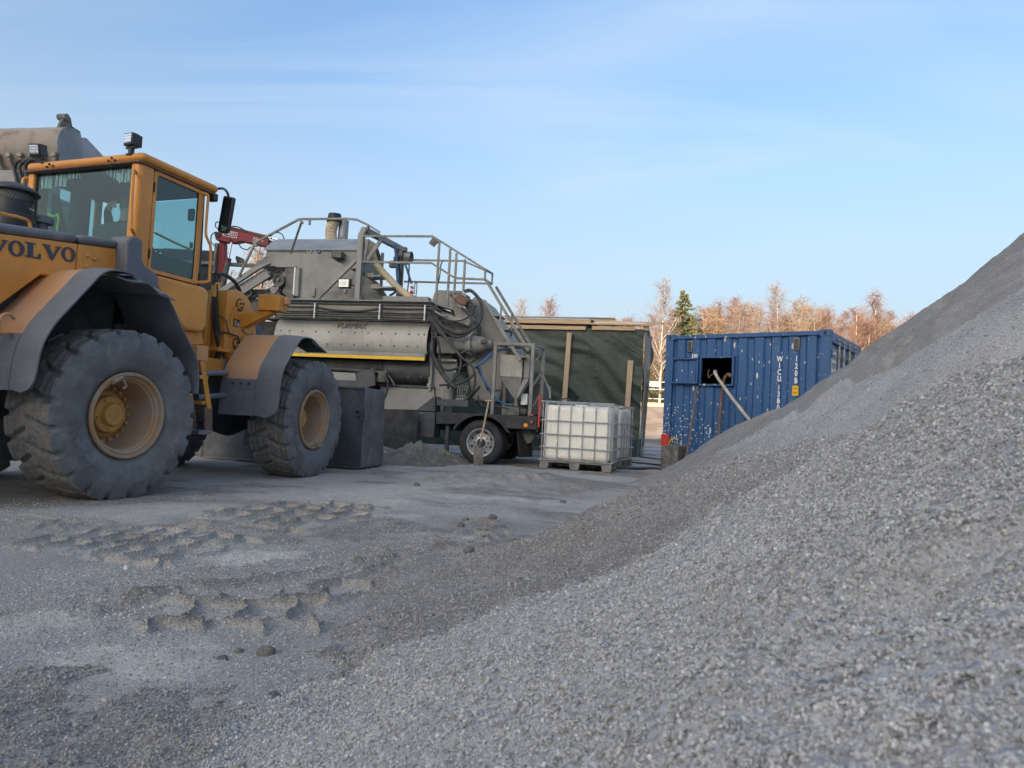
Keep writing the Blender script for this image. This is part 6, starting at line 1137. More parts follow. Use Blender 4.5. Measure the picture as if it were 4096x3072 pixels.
# ================================================================== red loading crane behind
CR = thing('loading_crane', 'red folding truck crane with raised boom behind the loader cab', 'crane', (-6.2, 14.0, 0), 0)
C_ = lambda mb, nm, mt, **k: mb.build(nm, mt, CR, None, **k)
C_(MB().box(-0.9, 0.9, -0.2, 1.0, 0.0, 1.0), 'crane_base', 'chassis_black', bevel=0.03)
C_(MB().box(-0.35, 0.35, 0.0, 0.6, 1.0, 2.2), 'crane_pedestal', 'red_paint', bevel=0.03)
C_(MB().prism([(-0.10, 2.2), (0.16, 2.2), (0.10, 3.2), (0.06, 4.18), (-0.06, 4.2), (-0.06, 3.2)], 0.1, 0.26), 'crane_column', 'red_paint', bevel=0.012)
C_(MB().box(-0.14, -0.075, 0.08, 0.2, 2.4, 4.15), 'column_guard', 'galv', bevel=0.006)
bo = C_(MB().prism([(-0.12, 4.28), (-0.03, 4.42), (0.10, 4.455), (1.0, 4.28), (1.0, 4.10), (0.45, 4.20), (0.30, 4.16), (0.10, 4.165), (-0.10, 4.20)], 0.02, 0.20), 'main_boom', 'red_paint', bevel=0.01)
MB().prism([(0.96, 4.26), (1.16, 4.22), (1.12, 4.08), (0.96, 4.11)], 0.04, 0.18).build('boom_extension', 'chassis_black', bo)
MB().cyl((0.05, 0.11, 4.50), (0.96, 0.11, 4.33), 0.035, n=12).build('boom_cylinder', 'rust', bo); MB().cyl((0.96, 0.11, 4.33), (1.25, 0.11, 4.27), 0.02, n=10).build('cylinder_rod', 'chrome', bo)
MB().cyl((-0.06, 0.0, 4.30), (-0.06, 0.02, 4.30), 0.06, n=16).build('pivot_pin', 'chassis_black', bo); MB().cyl((0.22, 0.0, 4.21), (0.22, 0.02, 4.21), 0.025, n=12).build('pivot_pin', 'chassis_black', bo)
lettering('FASSI', 0.105, 'white_plastic', bo, face_mat((0.20, 0.016, 4.33), (0.985, 0, -0.12), (0.12, 0, 0.985)), 0.001, 0, 0.95)
for a, b in (((0.065, 4.40), (0.345, 4.365)), ((0.065, 4.40), (0.055, 4.29)), ((0.055, 4.29), (0.335, 4.255)), ((0.345, 4.365), (0.335, 4.255))): MB().bar((a[0], 0.016, a[1]), (b[0], 0.016, b[1]), 0.009).build('logo_frame', 'white_plastic', bo)
lettering('Micro', 0.09, 'white_plastic', bo, face_mat((0.78, 0.016, 4.25), (0.985, 0, -0.15), (0.15, 0, 0.985)), 0.001, 0.25)
C_(MB().cyl((0.10, 0.05, 3.1), (0.18, 0.05, 3.80), 0.055, n=14), 'lift_cylinder', 'dirty_dark'); C_(MB().cyl((0.18, 0.05, 3.80), (0.225, 0.05, 4.18), 0.026, n=12), 'lift_rod', 'chrome')
C_(MB().cyl((0.175, 0.05, 3.76), (0.185, 0.05, 3.83), 0.062, n=14), 'cylinder_head', 'red_paint')
C_(MB().box(-1.4, 1.0, 0.3, 0.4, 3.73, 3.80), 'frame_bar', 'galv', bevel=0.004)
C_(MB().box(0.90, 1.02, 0.25, 0.4, 3.60, 4.16), 'boom_rest', 'dirty_dark', bevel=0.01)
C_(MB().prism([(0.26, 3.80), (0.40, 3.80), (0.38, 3.90), (0.24, 3.95), (0.22, 3.90)], 0.3, 0.38), 'frame_hook', 'dirty_dark')
C_(MB().box(-1.4, -0.16, 0.35, 0.9, 2.0, 4.05), 'truck_cab_wall', 'chassis_black', bevel=0.05)
C_(MB().box(-1.2, 1.6, 0.3, 0.9, 1.0, 1.6), 'truck_frame', 'chassis_black')
for i, pts in enumerate(([(-0.08, 0.0, 4.36), (-0.17, 0.0, 4.30), (-0.18, 0.0, 4.15), (-0.08, 0.02, 4.05)], [(-0.05, 0.0, 4.42), (-0.11, 0.0, 4.47), (-0.10, 0.0, 4.56), (0.0, 0.02, 4.56), (0.10, 0.02, 4.48)], [(-0.04, 0.02, 4.1), (-0.06, 0.0, 3.6), (0.0, 0.0, 3.2), (0.1, 0.0, 3.05)], [(-0.02, 0.02, 3.35), (0.06, 0.0, 3.42), (0.14, 0.0, 3.36), (0.16, 0.0, 3.25)], [(1.0, 0.05, 4.32), (1.12, 0.05, 4.42), (1.25, 0.05, 4.40), (1.32, 0.05, 4.28)], [(0.38, 0.0, 4.17), (0.45, 0.0, 4.06), (0.58, 0.0, 4.02), (0.64, 0.0, 4.08)], [(0.0, 0.02, 4.44), (0.3, 0.02, 4.50), (0.5, 0.02, 4.42)])):
    C_(MB().tube(pts, 0.012, 6), 'crane_hose', 'hose_black')
lettering('!', 0.05, 'black_print', C_(MB().prism([(-0.03, 3.22), (0.07, 3.22), (0.02, 3.32)], 0.094, 0.099), 'warning_sign', 'sign_yellow'), face_mat((0.02, 0.093, 3.26), (1, 0, 0), (0, 0, 1)), 0.0005)

# ================================================================== raised rusty bucket of another machine
RB = thing('tipping_bucket', 'rusty rounded steel bucket raised high behind the loader cab', 'bucket', (-7.6, 11.0, 0), az(100))
B_ = lambda mb, nm, mt, **k: mb.build(nm, mt, RB, None, **k)
arc = [(0.26+0.345*math.cos(R(a)), 4.95+0.345*math.sin(R(a))) for a in range(70, 226, 9)]
tail = [(0.05, 4.62), (0.16, 4.50), (0.30, 4.42)]
SHL = arc+tail
B_(MB().sheet(lambda u, v: (-2.4+2.4*u, SHL[int(round(v*(len(SHL)-1)))][0], SHL[int(round(v*(len(SHL)-1)))][1]+0.004*noise.noise(Vector((u*14, v*6, 0)))), 16, len(SHL)-1, -0.025), 'bucket_shell', 'rusty_steel', smooth=50)
B_(MB().prism([(0.24, 5.29)]+arc+[(0.0, 4.66), (0.40, 4.60), (0.44, 5.0), (0.37, 5.25)], 0.0, 0.03, 'x'), 'bucket_end', 'worn_steel', bevel=0.006)
B_(MB().prism([(0.24, 5.29)]+arc+[(0.0, 4.66), (0.40, 4.60), (0.44, 5.0), (0.37, 5.25)], -2.43, -2.4, 'x'), 'bucket_end', 'worn_steel', bevel=0.006)
B_(MB().prism([(0.40, 5.12), (0.44, 5.22), (0.52, 5.25), (0.60, 5.22), (1.20, 4.98), (1.26, 4.88), (1.20, 4.76), (1.10, 4.62), (0.45, 4.66)], -0.03, 0.0, 'x'), 'side_cutter', 'plate_grey', bevel=0.01)
for k in range(11):
    x = -2.2+k*0.215; r_ = B_(MB().prism([(-0.03, 4.74), (0.04, 4.60), (0.14, 4.46), (0.20, 4.40), (0.17, 4.38), (0.06, 4.50), (-0.05, 4.66)], x-0.02, x+0.02, 'x'), 'rib', 'rusty_steel'); MB().box(x-0.04, x+0.04, -0.075, -0.03, 4.70, 4.77).build('rib_cap', 'rusty_steel', r_, bevel=0.006)
B_(MB().prism([(0.10, 5.25), (0.20, 5.52), (0.26, 5.55), (0.32, 5.50), (0.42, 5.22)], -0.20, -0.14, 'x'), 'lug', 'dirty_dark', bevel=0.008); B_(MB().cyl((-0.10, 0.20, 5.47), (-0.26, 0.20, 5.47), 0.055, n=18), 'lug_pin', 'dirty_dark')
B_(MB().box(-2.4, -0.66, -0.05, 0.35, 4.20, 4.50), 'arm_head', 'cement_grey', bevel=0.05, seg=3)
B_(MB().box(-0.62, -0.38, 0.1, 0.5, 3.6, 4.62), 'arm', 'worn_steel', bevel=0.04)
B_(MB().box(-2.0, -0.4, 0.0, 0.8, 1.0, 4.2), 'mast', 'dirty_dark', bevel=0.05); B_(MB().box(-2.6, 0.2, -0.4, 1.6, 0.0, 1.0), 'carrier', 'chassis_black', bevel=0.05)
for dx_ in (0.0, 0.10, 0.20): B_(MB().tube([(-0.35+dx_*0.6, -0.06, 4.66), (-0.62+dx_, -0.10, 4.62), (-0.72+dx_, -0.10, 4.50), (-0.66+dx_, -0.08, 4.25), (-0.60+dx_, -0.05, 4.05)], 0.024, 8), 'hydraulic_hose', 'hose_black')

# ================================================================== blue container
KO = (KC[0], KC[1], 0.0)
KN = thing('shipping_container', 'blue ten foot shipping container splashed with cement behind the gravel heap', 'container', KO, az(128))
K_ = lambda mb, nm, mt, **k: mb.build(nm, mt, KN, None, **k)
m = bpy.data.materials.new('container_blue'); m.use_nodes = True; nt = m.node_tree; N = nt.nodes; LK = nt.links; p = N['Principled BSDF']; p.inputs['Roughness'].default_value = 0.48
t = N.new('ShaderNodeTexCoord')
def _nz(sc, det=6, vec=None, rg=0.6):
    n = N.new('ShaderNodeTexNoise'); n.inputs['Scale'].default_value = sc; n.inputs['Detail'].default_value = det; n.inputs['Roughness'].default_value = rg; LK.new((vec.outputs[0] if vec else t.outputs['Object']), n.inputs['Vector']); return n.outputs['Fac']
def _rng(n, a, b, lo=0.0, hi=1.0):
    r = N.new('ShaderNodeMapRange'); r.inputs[1].default_value = a; r.inputs[2].default_value = b; r.inputs[3].default_value = lo; r.inputs[4].default_value = hi; LK.new(n, r.inputs[0]); return r.outputs[0]
def _mix(f, a, b):
    x = N.new('ShaderNodeMix'); x.data_type = 'RGBA'; LK.new(f, x.inputs[0])
    for k, c in ((6, a), (7, b)):
        if isinstance(c, tuple): x.inputs[k].default_value = (*c, 1)
        else: LK.new(c, x.inputs[k])
    return x.outputs[2]
def _mul(a, b):
    x = N.new('ShaderNodeMath'); x.operation = 'MULTIPLY'; LK.new(a, x.inputs[0]); LK.new(b, x.inputs[1]); return x.outputs[0]
col = _mix(_rng(_nz(1.7), 0.35, 0.7), (0.018, 0.078, 0.215), (0.026, 0.094, 0.235))
sp_ = N.new('ShaderNodeSeparateXYZ'); LK.new(t.outputs['Object'], sp_.inputs[0])
low = _rng(sp_.outputs[2], 1.5, 0.1)                     # cement splashed up from the ground
def flat2(st):
    a = N.new('ShaderNodeMath'); a.operation = 'MULTIPLY_ADD'; a.inputs[1].default_value = 0.7; LK.new(sp_.outputs[1], a.inputs[0]); LK.new(sp_.outputs[0], a.inputs[2])
    b = N.new('ShaderNodeMath'); b.operation = 'MULTIPLY'; b.inputs[1].default_value = st; LK.new(sp_.outputs[2], b.inputs[0])
    c = N.new('ShaderNodeCombineXYZ'); LK.new(a.outputs[0], c.inputs[0]); LK.new(b.outputs[0], c.inputs[1]); return c.outputs[0]
# splashes: stretched droplets and fine spray
for sc, st, th, rnd_ in ((5.0, 0.30, 0.055, 0.70), (10, 0.36, 0.060, 0.80), (26, 0.7, 0.08, 0.93)):
    v = N.new('ShaderNodeTexVoronoi'); v.voronoi_dimensions = '2D'; v.inputs['Scale'].default_value = sc; LK.new(flat2(st), v.inputs['Vector'])
    gate = N.new('ShaderNodeSeparateColor'); LK.new(v.outputs['Color'], gate.inputs[0])
    d_ = _mul(_rng(v.outputs['Distance'], th*1.7, th*1.2), _rng(gate.outputs[0], rnd_, rnd_+0.03))
    col = _mix(d_, col, (0.62, 0.58, 0.51))
left = _rng(sp_.outputs[0], 1.1, 0.1)
grime = _mul(low, left)
v = N.new('ShaderNodeTexVoronoi'); v.voronoi_dimensions = '2D'; v.inputs['Scale'].default_value = 24; LK.new(flat2(0.8), v.inputs['Vector']); g2 = N.new('ShaderNodeSeparateColor'); LK.new(v.outputs['Color'], g2.inputs[0])
thr = N.new('ShaderNodeMath'); thr.operation = 'GREATER_THAN'; LK.new(grime, thr.inputs[0]); inv = N.new('ShaderNodeMath'); inv.operation = 'MULTIPLY'; inv.inputs[1].default_value = 1.25; LK.new(g2.outputs[1], inv.inputs[0]); LK.new(inv.outputs[0], thr.inputs[1])
col = _mix(_mul(thr.outputs[0], _rng(v.outputs['Distance'], 0.34, 0.22)), col, (0.56, 0.54, 0.49))
bot = _rng(sp_.outputs[2], 0.55, 0.25); bl_ = _rng(sp_.outputs[0], 0.62, 0.45)
col = _mix(_mul(_mul(bot, bl_), _rng(_nz(14, 8), 0.40, 0.52)), col, (0.33, 0.325, 0.30))
m2 = N.new('ShaderNodeMapping'); m2.inputs['Scale'].default_value = (14, 14, 0.8); LK.new(t.outputs['Object'], m2.inputs[0])
col = _mix(_mul(_rng(_nz(1.0, 6, m2), 0.60, 0.72), _rng(_nz(1.3), 0.45, 0.62, 0.0, 0.5)), col, (0.20, 0.22, 0.25))
col = _mix(_mul(_rng(_nz(1.0, 6, m2), 0.66, 0.74), _rng(_nz(2.1), 0.56, 0.62, 0.0, 0.8)), col, (0.20, 0.10, 0.06))
LK.new(col, p.inputs['Base Color']); MAT['container_blue'] = m
LN, WD, HT = 2.95, 2.44, 2.59
def corrugated(x0, x1, z0, z1, n, dep):
    pts = []; s_ = (x1-x0)/n
    for i in range(n):
        a = x0+i*s_; pts += [(a, dep), (a+s_*0.14, dep), (a+s_*0.26, 0.0), (a+s_*0.74, 0.0), (a+s_*0.86, dep)]
    pts.append((x1, dep)); k = len(pts); mb = MB()
    mb.add([(p_, 0.03+q, z0) for p_, q in pts]+[(p_, 0.03+q, z1) for p_, q in pts], [(i, i+1, i+1+k, i+k) for i in range(k-1)]); return mb
hx0, hx1, hz0_, hz1_ = 0.73, 1.31, 1.65, 2.13
K_(corrugated(0.15, 2.80, hz1_+0.03, 2.50, 9, 0.036), 'wall_upper', 'container_blue', smooth=20)
K_(corrugated(0.15, 2.80, 0.16, hz0_-0.03, 9, 0.036), 'wall_lower', 'container_blue', smooth=20)
K_(corrugated(0.15, hx0-0.03, hz0_-0.03, hz1_+0.03, 2, 0.036), 'wall_left_of_hatch', 'container_blue', smooth=20)
K_(corrugated(hx1+0.03, 2.80, hz0_-0.03, hz1_+0.03, 5, 0.036), 'wall_right_of_hatch', 'container_blue', smooth=20)
K_(MB().box(0.15, 2.80, 0.0, 0.08, 2.50, 2.565), 'top_rail', 'container_blue', bevel=0.006); K_(MB().box(0.15, 2.80, 0.0, 0.1, 0.02, 0.16), 'bottom_rail', 'container_blue', bevel=0.006)
for x in (0.0, 2.80): K_(MB().box(x, x+0.15, 0.0, 0.12, 0.12, 2.48), 'corner_post', 'container_blue', bevel=0.006)
for x in (0.0, 2.78):
    for z in (0.0, 2.475):
        c_ = K_(MB().box(x-0.004, x+0.174, -0.006, 0.16, z, z+0.118), 'corner_casting', 'container_blue', bevel=0.008)
        MB().lathe([(0.0, -0.0085), (0.030, -0.0085), (0.030, -0.004)], (0, 0, 0), 'y', 16, Matrix.Translation((x+0.085, 0, z+0.06)) @ Matrix.Diagonal((0.8, 1, 1.25, 1))).build('casting_hole', 'black_print', c_)
MB().lathe([(0.0, 0.0085), (0.028, 0.0085), (0.028, 0.004)], (0, 0, 0), 'x', 16, Matrix.Translation((2.947, 0.08, 2.535))).build('casting_hole', 'black_print', KN)
K_(MB().box(0.02, 2.93, 0.02, 2.42, 2.552, 2.575), 'roof', 'container_blue'); K_(MB().box(0.02, 2.93, 0.1, 2.42, 0.03, 0.12), 'floor', 'dirty_dark')
K_(MB().box(0.0, 0.06, 0.12, 2.44, 0.1, 2.55), 'end_wall', 'container_blue'); K_(MB().box(0.0, 2.95, 2.36, 2.44, 0.1, 2.55), 'back_wall', 'container_blue')
K_(MB().box(0.35, 2.6, 1.2, 1.25, 0.13, 2.5), 'inner_partition', 'black_print')
# door end
for i, (y0, y1) in enumerate(((0.13, 1.19), (1.20, 2.28))):
    d_ = K_(MB().box(2.885, 2.925, y0, y1, 0.16, 2.40), 'door_leaf', 'container_blue', bevel=0.006)
    for yy in ((0.62, 0.98) if i == 0 else (1.42, 1.9)):
        MB().cyl((2.955, yy, 0.12), (2.955, yy, 2.50), 0.019, n=12).build('lock_rod', 'galv_bright', d_)
        for z in (2.46, 2.18, 1.2, 0.3): MB().box(2.93, 2.985, yy-0.035, yy+0.035, z-0.03, z+0.03).build('rod_bracket', 'galv', d_, bevel=0.006)
    for z in (2.2, 1.6, 1.0, 0.4): MB().box(2.91, 2.965, (y0-0.05 if i == 0 else y1-0.02), (y0+0.02 if i == 0 else y1+0.05), z-0.07, z+0.07).build('hinge', 'container_blue', d_, bevel=0.006)
K_(MB().box(2.85, 2.945, 0.12, 2.32, 2.405, 2.57), 'door_header', 'container_blue', bevel=0.01); K_(MB().cyl((2.95, 0.15, 2.395), (2.95, 2.3, 2.395), 0.02, n=10), 'header_tube', 'container_blue'); K_(MB().box(2.86, 2.94, 0.12, 2.32, 0.03, 0.155), 'door_sill', 'container_blue')
K_(MB().box(2.82, 2.94, 2.32, 2.44, 0.1, 2.57), 'corner_post', 'container_blue', bevel=0.006)
for z0, z1, txts in ((2.24, 2.29, (('L SWEDEN AB', 0.036, 2.265),)), (1.80, 2.235, (('HYR', 0.13, 2.15), ('KÖP', 0.13, 2.00), ('CONTAINER', 0.05, 1.87)))):
    s_ = K_(MB().box(2.926, 2.931, 0.17, 0.53, z0, z1), 'rental_sign', 'white_plastic')
    for tx, sz_, z in txts: lettering(tx, sz_, 'black_print', s_, face_mat((2.9335, 0.35, z), (0, 1, 0), (0, 0, 1)), 0.0008, 0, 0.95)
# hatch, its open shutter and frame
hf = K_(MB().box(hx0-0.035, hx1+0.035, -0.02, 0.05, hz1_, hz1_+0.035), 'hatch_frame', 'container_blue', bevel=0.004)
MB().box(hx0-0.035, hx1+0.035, -0.03, 0.05, hz0_-0.035, hz0_).build('frame_bar', 'container_blue', hf, bevel=0.004)
for x in (hx0-0.035, hx1): MB().box(x, x+0.035, -0.02, 0.05, hz0_, hz1_).build('frame_bar', 'container_blue', hf, bevel=0.004)
sd_ = K_(corrugated(0.19, 0.69, hz0_+0.03, hz1_-0.03, 2, 0.02), 'shutter', 'container_blue', smooth=20)
sd_.location = (0, -0.075, 0)
for z in (hz0_+0.0, hz1_-0.03): MB().box(0.17, 0.70, -0.03, 0.03, z, z+0.03).build('shutter_bar', 'container_blue', sd_, bevel=0.003)
for x in (0.17, 0.67): MB().box(x, x+0.03, -0.02, 0.03, hz0_+0.03, hz1_-0.03).build('shutter_bar', 'container_blue', sd_, bevel=0.003)
for x0, x1 in ((0.44, 0.53), (2.36, 2.46)):
    v_ = K_(MB().box(x0, x1, 0.0, 0.05, 2.25, 2.465), 'vent', 'galv', bevel=0.008); MB().box(x0+0.016, x1-0.016, -0.012, 0.0, 2.27, 2.445).build('vent_grille', 'dark_steel', v_, bevel=0.004)
    for k in range(8): MB().box(x0+0.02, x1-0.02, -0.015, -0.012, 2.28+k*0.02, 2.288+k*0.02).build('louvre', 'dark_steel', v_)
for k, ch in enumerate('WICU'): lettering(ch, 0.135, 'white_paint', KN, face_mat((2.135, 0.026, 2.10-0.115*k), (1, 0, 0), (0, 0, 1)), 0.0015, 0, 0.70, 0.003)
for k, ch in enumerate('1380'): lettering(ch, 0.135, 'white_paint', KN, face_mat((2.135, 0.026, 1.60-0.115*k), (1, 0, 0), (0, 0, 1)), 0.0015, 0, 0.70, 0.003)
for k, ch in enumerate('120B'): lettering(ch, 0.135, 'white_paint', KN, face_mat((2.415, 0.026, 2.10-0.125*k), (1, 0, 0), (0, 0, 1)), 0.0015, 0, 0.70, 0.003)
ys = K_(MB().box(2.362, 2.462, 0.018, 0.024, 1.47, 1.64), 'height_sign', 'sign_yellow')
lettering('2,6m', 0.052, 'black_print', ys, face_mat((2.412, 0.0165, 1.595), (1, 0, 0), (0, 0, 1)), 0.0008, 0, 0.85); lettering('8\'6"', 0.058, 'black_print', ys, face_mat((2.412, 0.0165, 1.515), (1, 0, 0), (0, 0, 1)), 0.0008, 0, 0.85)
wt_ = K_(MB().box(0.57, 0.635, 0.02, 0.026, 2.15, 2.21), 'tag', 'white_plastic'); lettering('18', 0.05, 'black_print', wt_, face_mat((0.60, 0.019, 2.178), (1, 0, 0), (0, 0, 1)), 0.0006)
# things standing at the container
o = MB().box(0.0, 0.155, -0.06, -0.008, 0.45, 0.68).build('reflector', 'red_plastic', KN, bevel=0.015, seg=3); o['label'] = 'cement-splashed red reflector low on the left post'
tr_ = thing('black_tub', 'cement-caked black tub standing against the left foot of the blue container', 'tub', KO, az(128))
MB().prism([(0.16, 0.02), (0.47, 0.04), (0.50, 0.50), (0.15, 0.47)], -0.34, -0.31).build('side', 'dirty_dark', tr_, bevel=0.01); MB().prism([(0.16, 0.02), (0.47, 0.04), (0.50, 0.50), (0.15, 0.47)], -0.05, -0.02).build('side', 'dirty_dark', tr_, bevel=0.01)
MB().prism([(-0.34, 0.03), (-0.02, 0.03), (-0.02, 0.48), (-0.34, 0.48)], 0.46, 0.49, 'x').build('end', 'dirty_dark', tr_, bevel=0.01); MB().prism([(-0.34, 0.03), (-0.02, 0.03), (-0.02, 0.46), (-0.34, 0.46)], 0.15, 0.17, 'x').build('end', 'dirty_dark', tr_, bevel=0.01)
MB().box(0.17, 0.47, -0.33, -0.03, 0.02, 0.04).build('bottom', 'dirty_dark', tr_); MB().tube([(0.22, -0.18, 0.49), (0.26, -0.18, 0.58), (0.32, -0.18, 0.61), (0.40, -0.18, 0.61)], 0.012, 6).build('yellow_handle', 'yellow_paint', tr_)
o = MB().tube([(0.0, 0, 0), (0.10, 0.02, 0.8), (0.17, 0.06, 1.60)], 0.019, 8).build('wooden_stake', 'stick_brown', None); o.location = KO; o.rotation_euler = (0, 0, az(128)); tag(o, 'brown wooden stake leaning against the container below the open shutter', 'stake')
for v in o.data.vertices: v.co = v.co+Vector((0.55, -0.20, 0.0))
o = MB().tube([(1.30, 0.06, 1.80), (1.27, -0.02, 1.83), (1.22, -0.07, 1.79), (1.185, -0.08, 1.66), (1.17, -0.09, 1.45), (1.155, -0.10, 1.0), (1.15, -0.10, 0.1)], 0.026, 10).build('rusty_hose', 'rust', None); o.location = KO; o.rotation_euler = (0, 0, az(128)); tag(o, 'rust brown hose hanging straight down from the container hatch', 'hose')
ho = thing('cream_hose', 'pale cream hose sloping out of the hatch down behind the gravel heap', 'hose', KO, az(128))
MB().tube([(1.0, 0.05, 1.86), (1.04, -0.12, 1.86), (1.10, -0.20, 1.79), (1.20, -0.22, 1.66), (1.42, -0.22, 1.38), (1.75, -0.24, 1.0), (2.0, -0.28, 0.7)], 0.027, 10).build('hose_body', 'hose_cream', ho)
MB().cyl((1.0, 0.03, 1.85), (1.03, -0.09, 1.87), 0.036, n=12).build('coupling', 'galv', ho); MB().tube([(0.98, -0.02, 1.84), (0.93, -0.05, 1.80), (0.90, -0.04, 1.76), (0.88, -0.04, 1.84), (0.90, -0.05, 1.92)], 0.010, 6).build('clamp', 'rust', ho); MB().cyl((1.30, -0.02, 1.80), (1.24, -0.06, 1.83), 0.034, n=10).build('coupling', 'rust', ho)

# ================================================================== tarpaulin shed
SO = (3.33, 17.5, 0.0)
SH = thing('tarpaulin_shed', 'timber shed wrapped in dark green tarpaulin behind the mixer', 'shed', SO, az(103))
S_ = lambda mb, nm, mt, **k: mb.build(nm, mt, SH, None, **k)
def tarp(u, v):
    x = -6.8+6.8*u; z = 3.28-3.28*v
    a = R(34); q = x*math.sin(a)+z*math.cos(a); s_ = x*math.cos(a)-z*math.sin(a)
    q += 0.35*noise.noise(Vector((x*0.5, z*0.6, 7.0))); f = 0.09*noise.noise(Vector((q*1.6, s_*0.35, 3.0)))+0.040*noise.noise(Vector((q*4.5, s_*0.7, 9.0)))+0.03*noise.noise(Vector((x*1.6, z*1.1, 1)))
    ridge = 0.055*(1-abs(noise.noise(Vector((q*1.9+4, s_*0.3, 6.0))))*4.5)
    fold = (f+max(0, ridge)*0.7)*min(1, v*5+0.25)
    return (x, -fold-0.02, z)
S_(MB().sheet(tarp, 170, 84, -0.004), 'front_tarpaulin', 'tarp_green', smooth=70)
def tarp2(u, v):
    y = 0.0+1.6*u; z = 3.3-3.3*v; return (0.03+0.05*noise.noise(Vector((y*6, z*0.8, 2)))+0.03*noise.noise(Vector((y*14, z*2, 5)))+0.12*(u**2)*(1-v), y, z)
S_(MB().sheet(tarp2, 40, 60, 0.004), 'side_tarpaulin', 'tarp_grey', smooth=70)
S_(MB().sheet(lambda u, v: (0.06+0.16*math.sin(math.pi*v*0.9)*u, 1.55+0.25*u, 3.28-1.15*v*(1-0.25*u)), 8, 14, 0.006), 'loose_flap', 'tarp_green', smooth=70)
S_(MB().sheet(lambda u, v: (-0.25+0.30*u, -0.10-0.25*v-0.06*math.sin(u*6), 0.45*(1-v)+0.02*math.sin(u*9)), 10, 8, 0.006), 'tarpaulin_foot', 'tarp_green', smooth=70)
S_(MB().box(-6.7, -0.1, 0.1, 1.55, 0.0, 3.25), 'inner_frame', 'interior')
def board(x0, x1, y0, y1, z0, z1, mat='wood_new', name='board'): return S_(MB().box(x0, x1, y0, y1, z0, z1), name, mat, bevel=0.004)
board(-6.8, -1.37, -0.14, -0.09, 3.365, 3.47); board(-6.7, -1.50, -0.10, -0.05, 3.215, 3.315); board(-1.34, -0.22, -0.10, -0.05, 3.23, 3.33); board(-1.36, 0.22, -0.16, -0.11, 3.355, 3.405); board(-0.9, 0.50, 0.05, 0.10, 3.43, 3.48)
board(-6.8, -0.75, 0.3, 0.35, 3.475, 3.58, 'wood_new'); board(-0.02, 0.12, -0.05, 1.5, 3.25, 3.36, 'wood_grey')
rf = S_(MB().box(-6.9, -1.3, -0.12, 1.5, 3.474, 3.486), 'roof_sheet', 'wood_grey'); S_(MB().box(-5.2, -0.8, 0.25, 1.7, 3.585, 3.61), 'roof_sheet', 'wood_grey')
MB().sheet(lambda u, v: (-6.8+5.4*u, -0.13+0.6*v, 3.505+0.012*noise.noise(Vector((u*20, v*4, 0)))), 40, 4, 0.016).build('snow', 'snow', rf)
S_(MB().sheet(lambda u, v: (-1.30+1.30*u, -0.13+0.5*v, 3.425+0.015*noise.noise(Vector((u*9, v*4, 3)))), 20, 4, 0.016), 'snow_strip', 'snow')
S_(MB().prism([(-1.97, 3.13), (-1.85, 3.13), (-1.90, 1.0), (-2.03, 1.0)], -0.19, -0.13), 'batten', 'wood_post', bevel=0.004)
S_(MB().prism([(-0.37, 2.45), (-0.235, 2.45), (-0.29, 0.4), (-0.42, 0.4)], -0.17, -0.11), 'batten', 'wood_post', bevel=0.004)
S_(MB().prism([(0.10, 2.30), (0.19, 2.30), (0.10, 0.25), (0.01, 0.25)], 0.55, 0.60), 'side_batten', 'galv', bevel=0.004)
S_(MB().tube([(0.10, 0.3, 1.95), (0.14, 0.25, 1.75), (0.22, 0.25, 1.62), (0.30, 0.3, 1.50)], 0.012, 6), 'strap', 'hose_black')

# ================================================================== IBC tanks
def make_ibc(name, label, group, loc, rot):
    t_ = thing(name, label, 'ibc tank', loc, rot, group)
    b_ = MB().box(0.03, 1.17, 0.03, 0.97, 0.165, 1.10).build('bottle', 'ibc_plastic', t_, bevel=0.085, seg=6)
    MB().cyl((0.6, 0.5, 1.09), (0.6, 0.5, 1.13), 0.11, n=24).build('screw_cap', 'ibc_plastic', b_)
    tub = lambda a, b, nm='cage_bar', r_=0.0105: MB().tube([a, b], r_, 6, smooth=False).build(nm, 'galv_bright', t_)
    for i in range(6):
        x = 0.075+i*0.21
        tub((x, 0.0, 0.16), (x, 0.0, 1.145)); tub((x, 1.0, 0.16), (x, 1.0, 1.145))
    for i in range(5):
        y = 0.10+i*0.20
        tub((0.0, y, 0.16), (0.0, y, 1.145)); tub((1.2, y, 0.16), (1.2, y, 1.145))
    for z in (0.17, 0.38, 0.60, 0.83, 1.15):
        o_ = 0.012 if z < 1.1 else 0.0; r_ = 0.0105 if z < 1.1 else 0.0135
        for a, b in (((-o_, -o_, z), (1.2+o_, -o_, z)), ((1.2+o_, -o_, z), (1.2+o_, 1+o_, z)), ((1.2+o_, 1+o_, z), (-o_, 1+o_, z)), ((-o_, 1+o_, z), (-o_, -o_, z))): tub(a, b, 'cage_ring', r_)
    MB().box(0.0, 1.2, 0.0, 1.0, 0.128, 0.152).build('pallet_deck', 'galv', t_, bevel=0.004)
    for x in (0.0, 0.52, 1.06):
        for y in (0.0, 0.44, 0.88): MB().prism([(x, 0.02), (x+0.14, 0.02), (x+0.16, 0.128), (x-0.02 if x > 0 else x, 0.128)], y, y+0.12).build('pallet_foot', 'galv', t_, bevel=0.006)
    for y in (0.02, 0.90): MB().box(0.0, 1.2, y, y+0.08, 0.0, 0.02).build('pallet_runner', 'galv', t_)
    return t_
G_ = 'white liquid tanks in wire cages'
ibc = make_ibc('ibc_tank', 'front white plastic tank in a galvanised cage on a pallet beside the trailer', G_, (0.535, 11.60, 0.0), az(104))
ib2 = dup(ibc, (0.93, 12.98, 0.0), az(113), 'white caged plastic tank half hidden behind the front tank', G_)
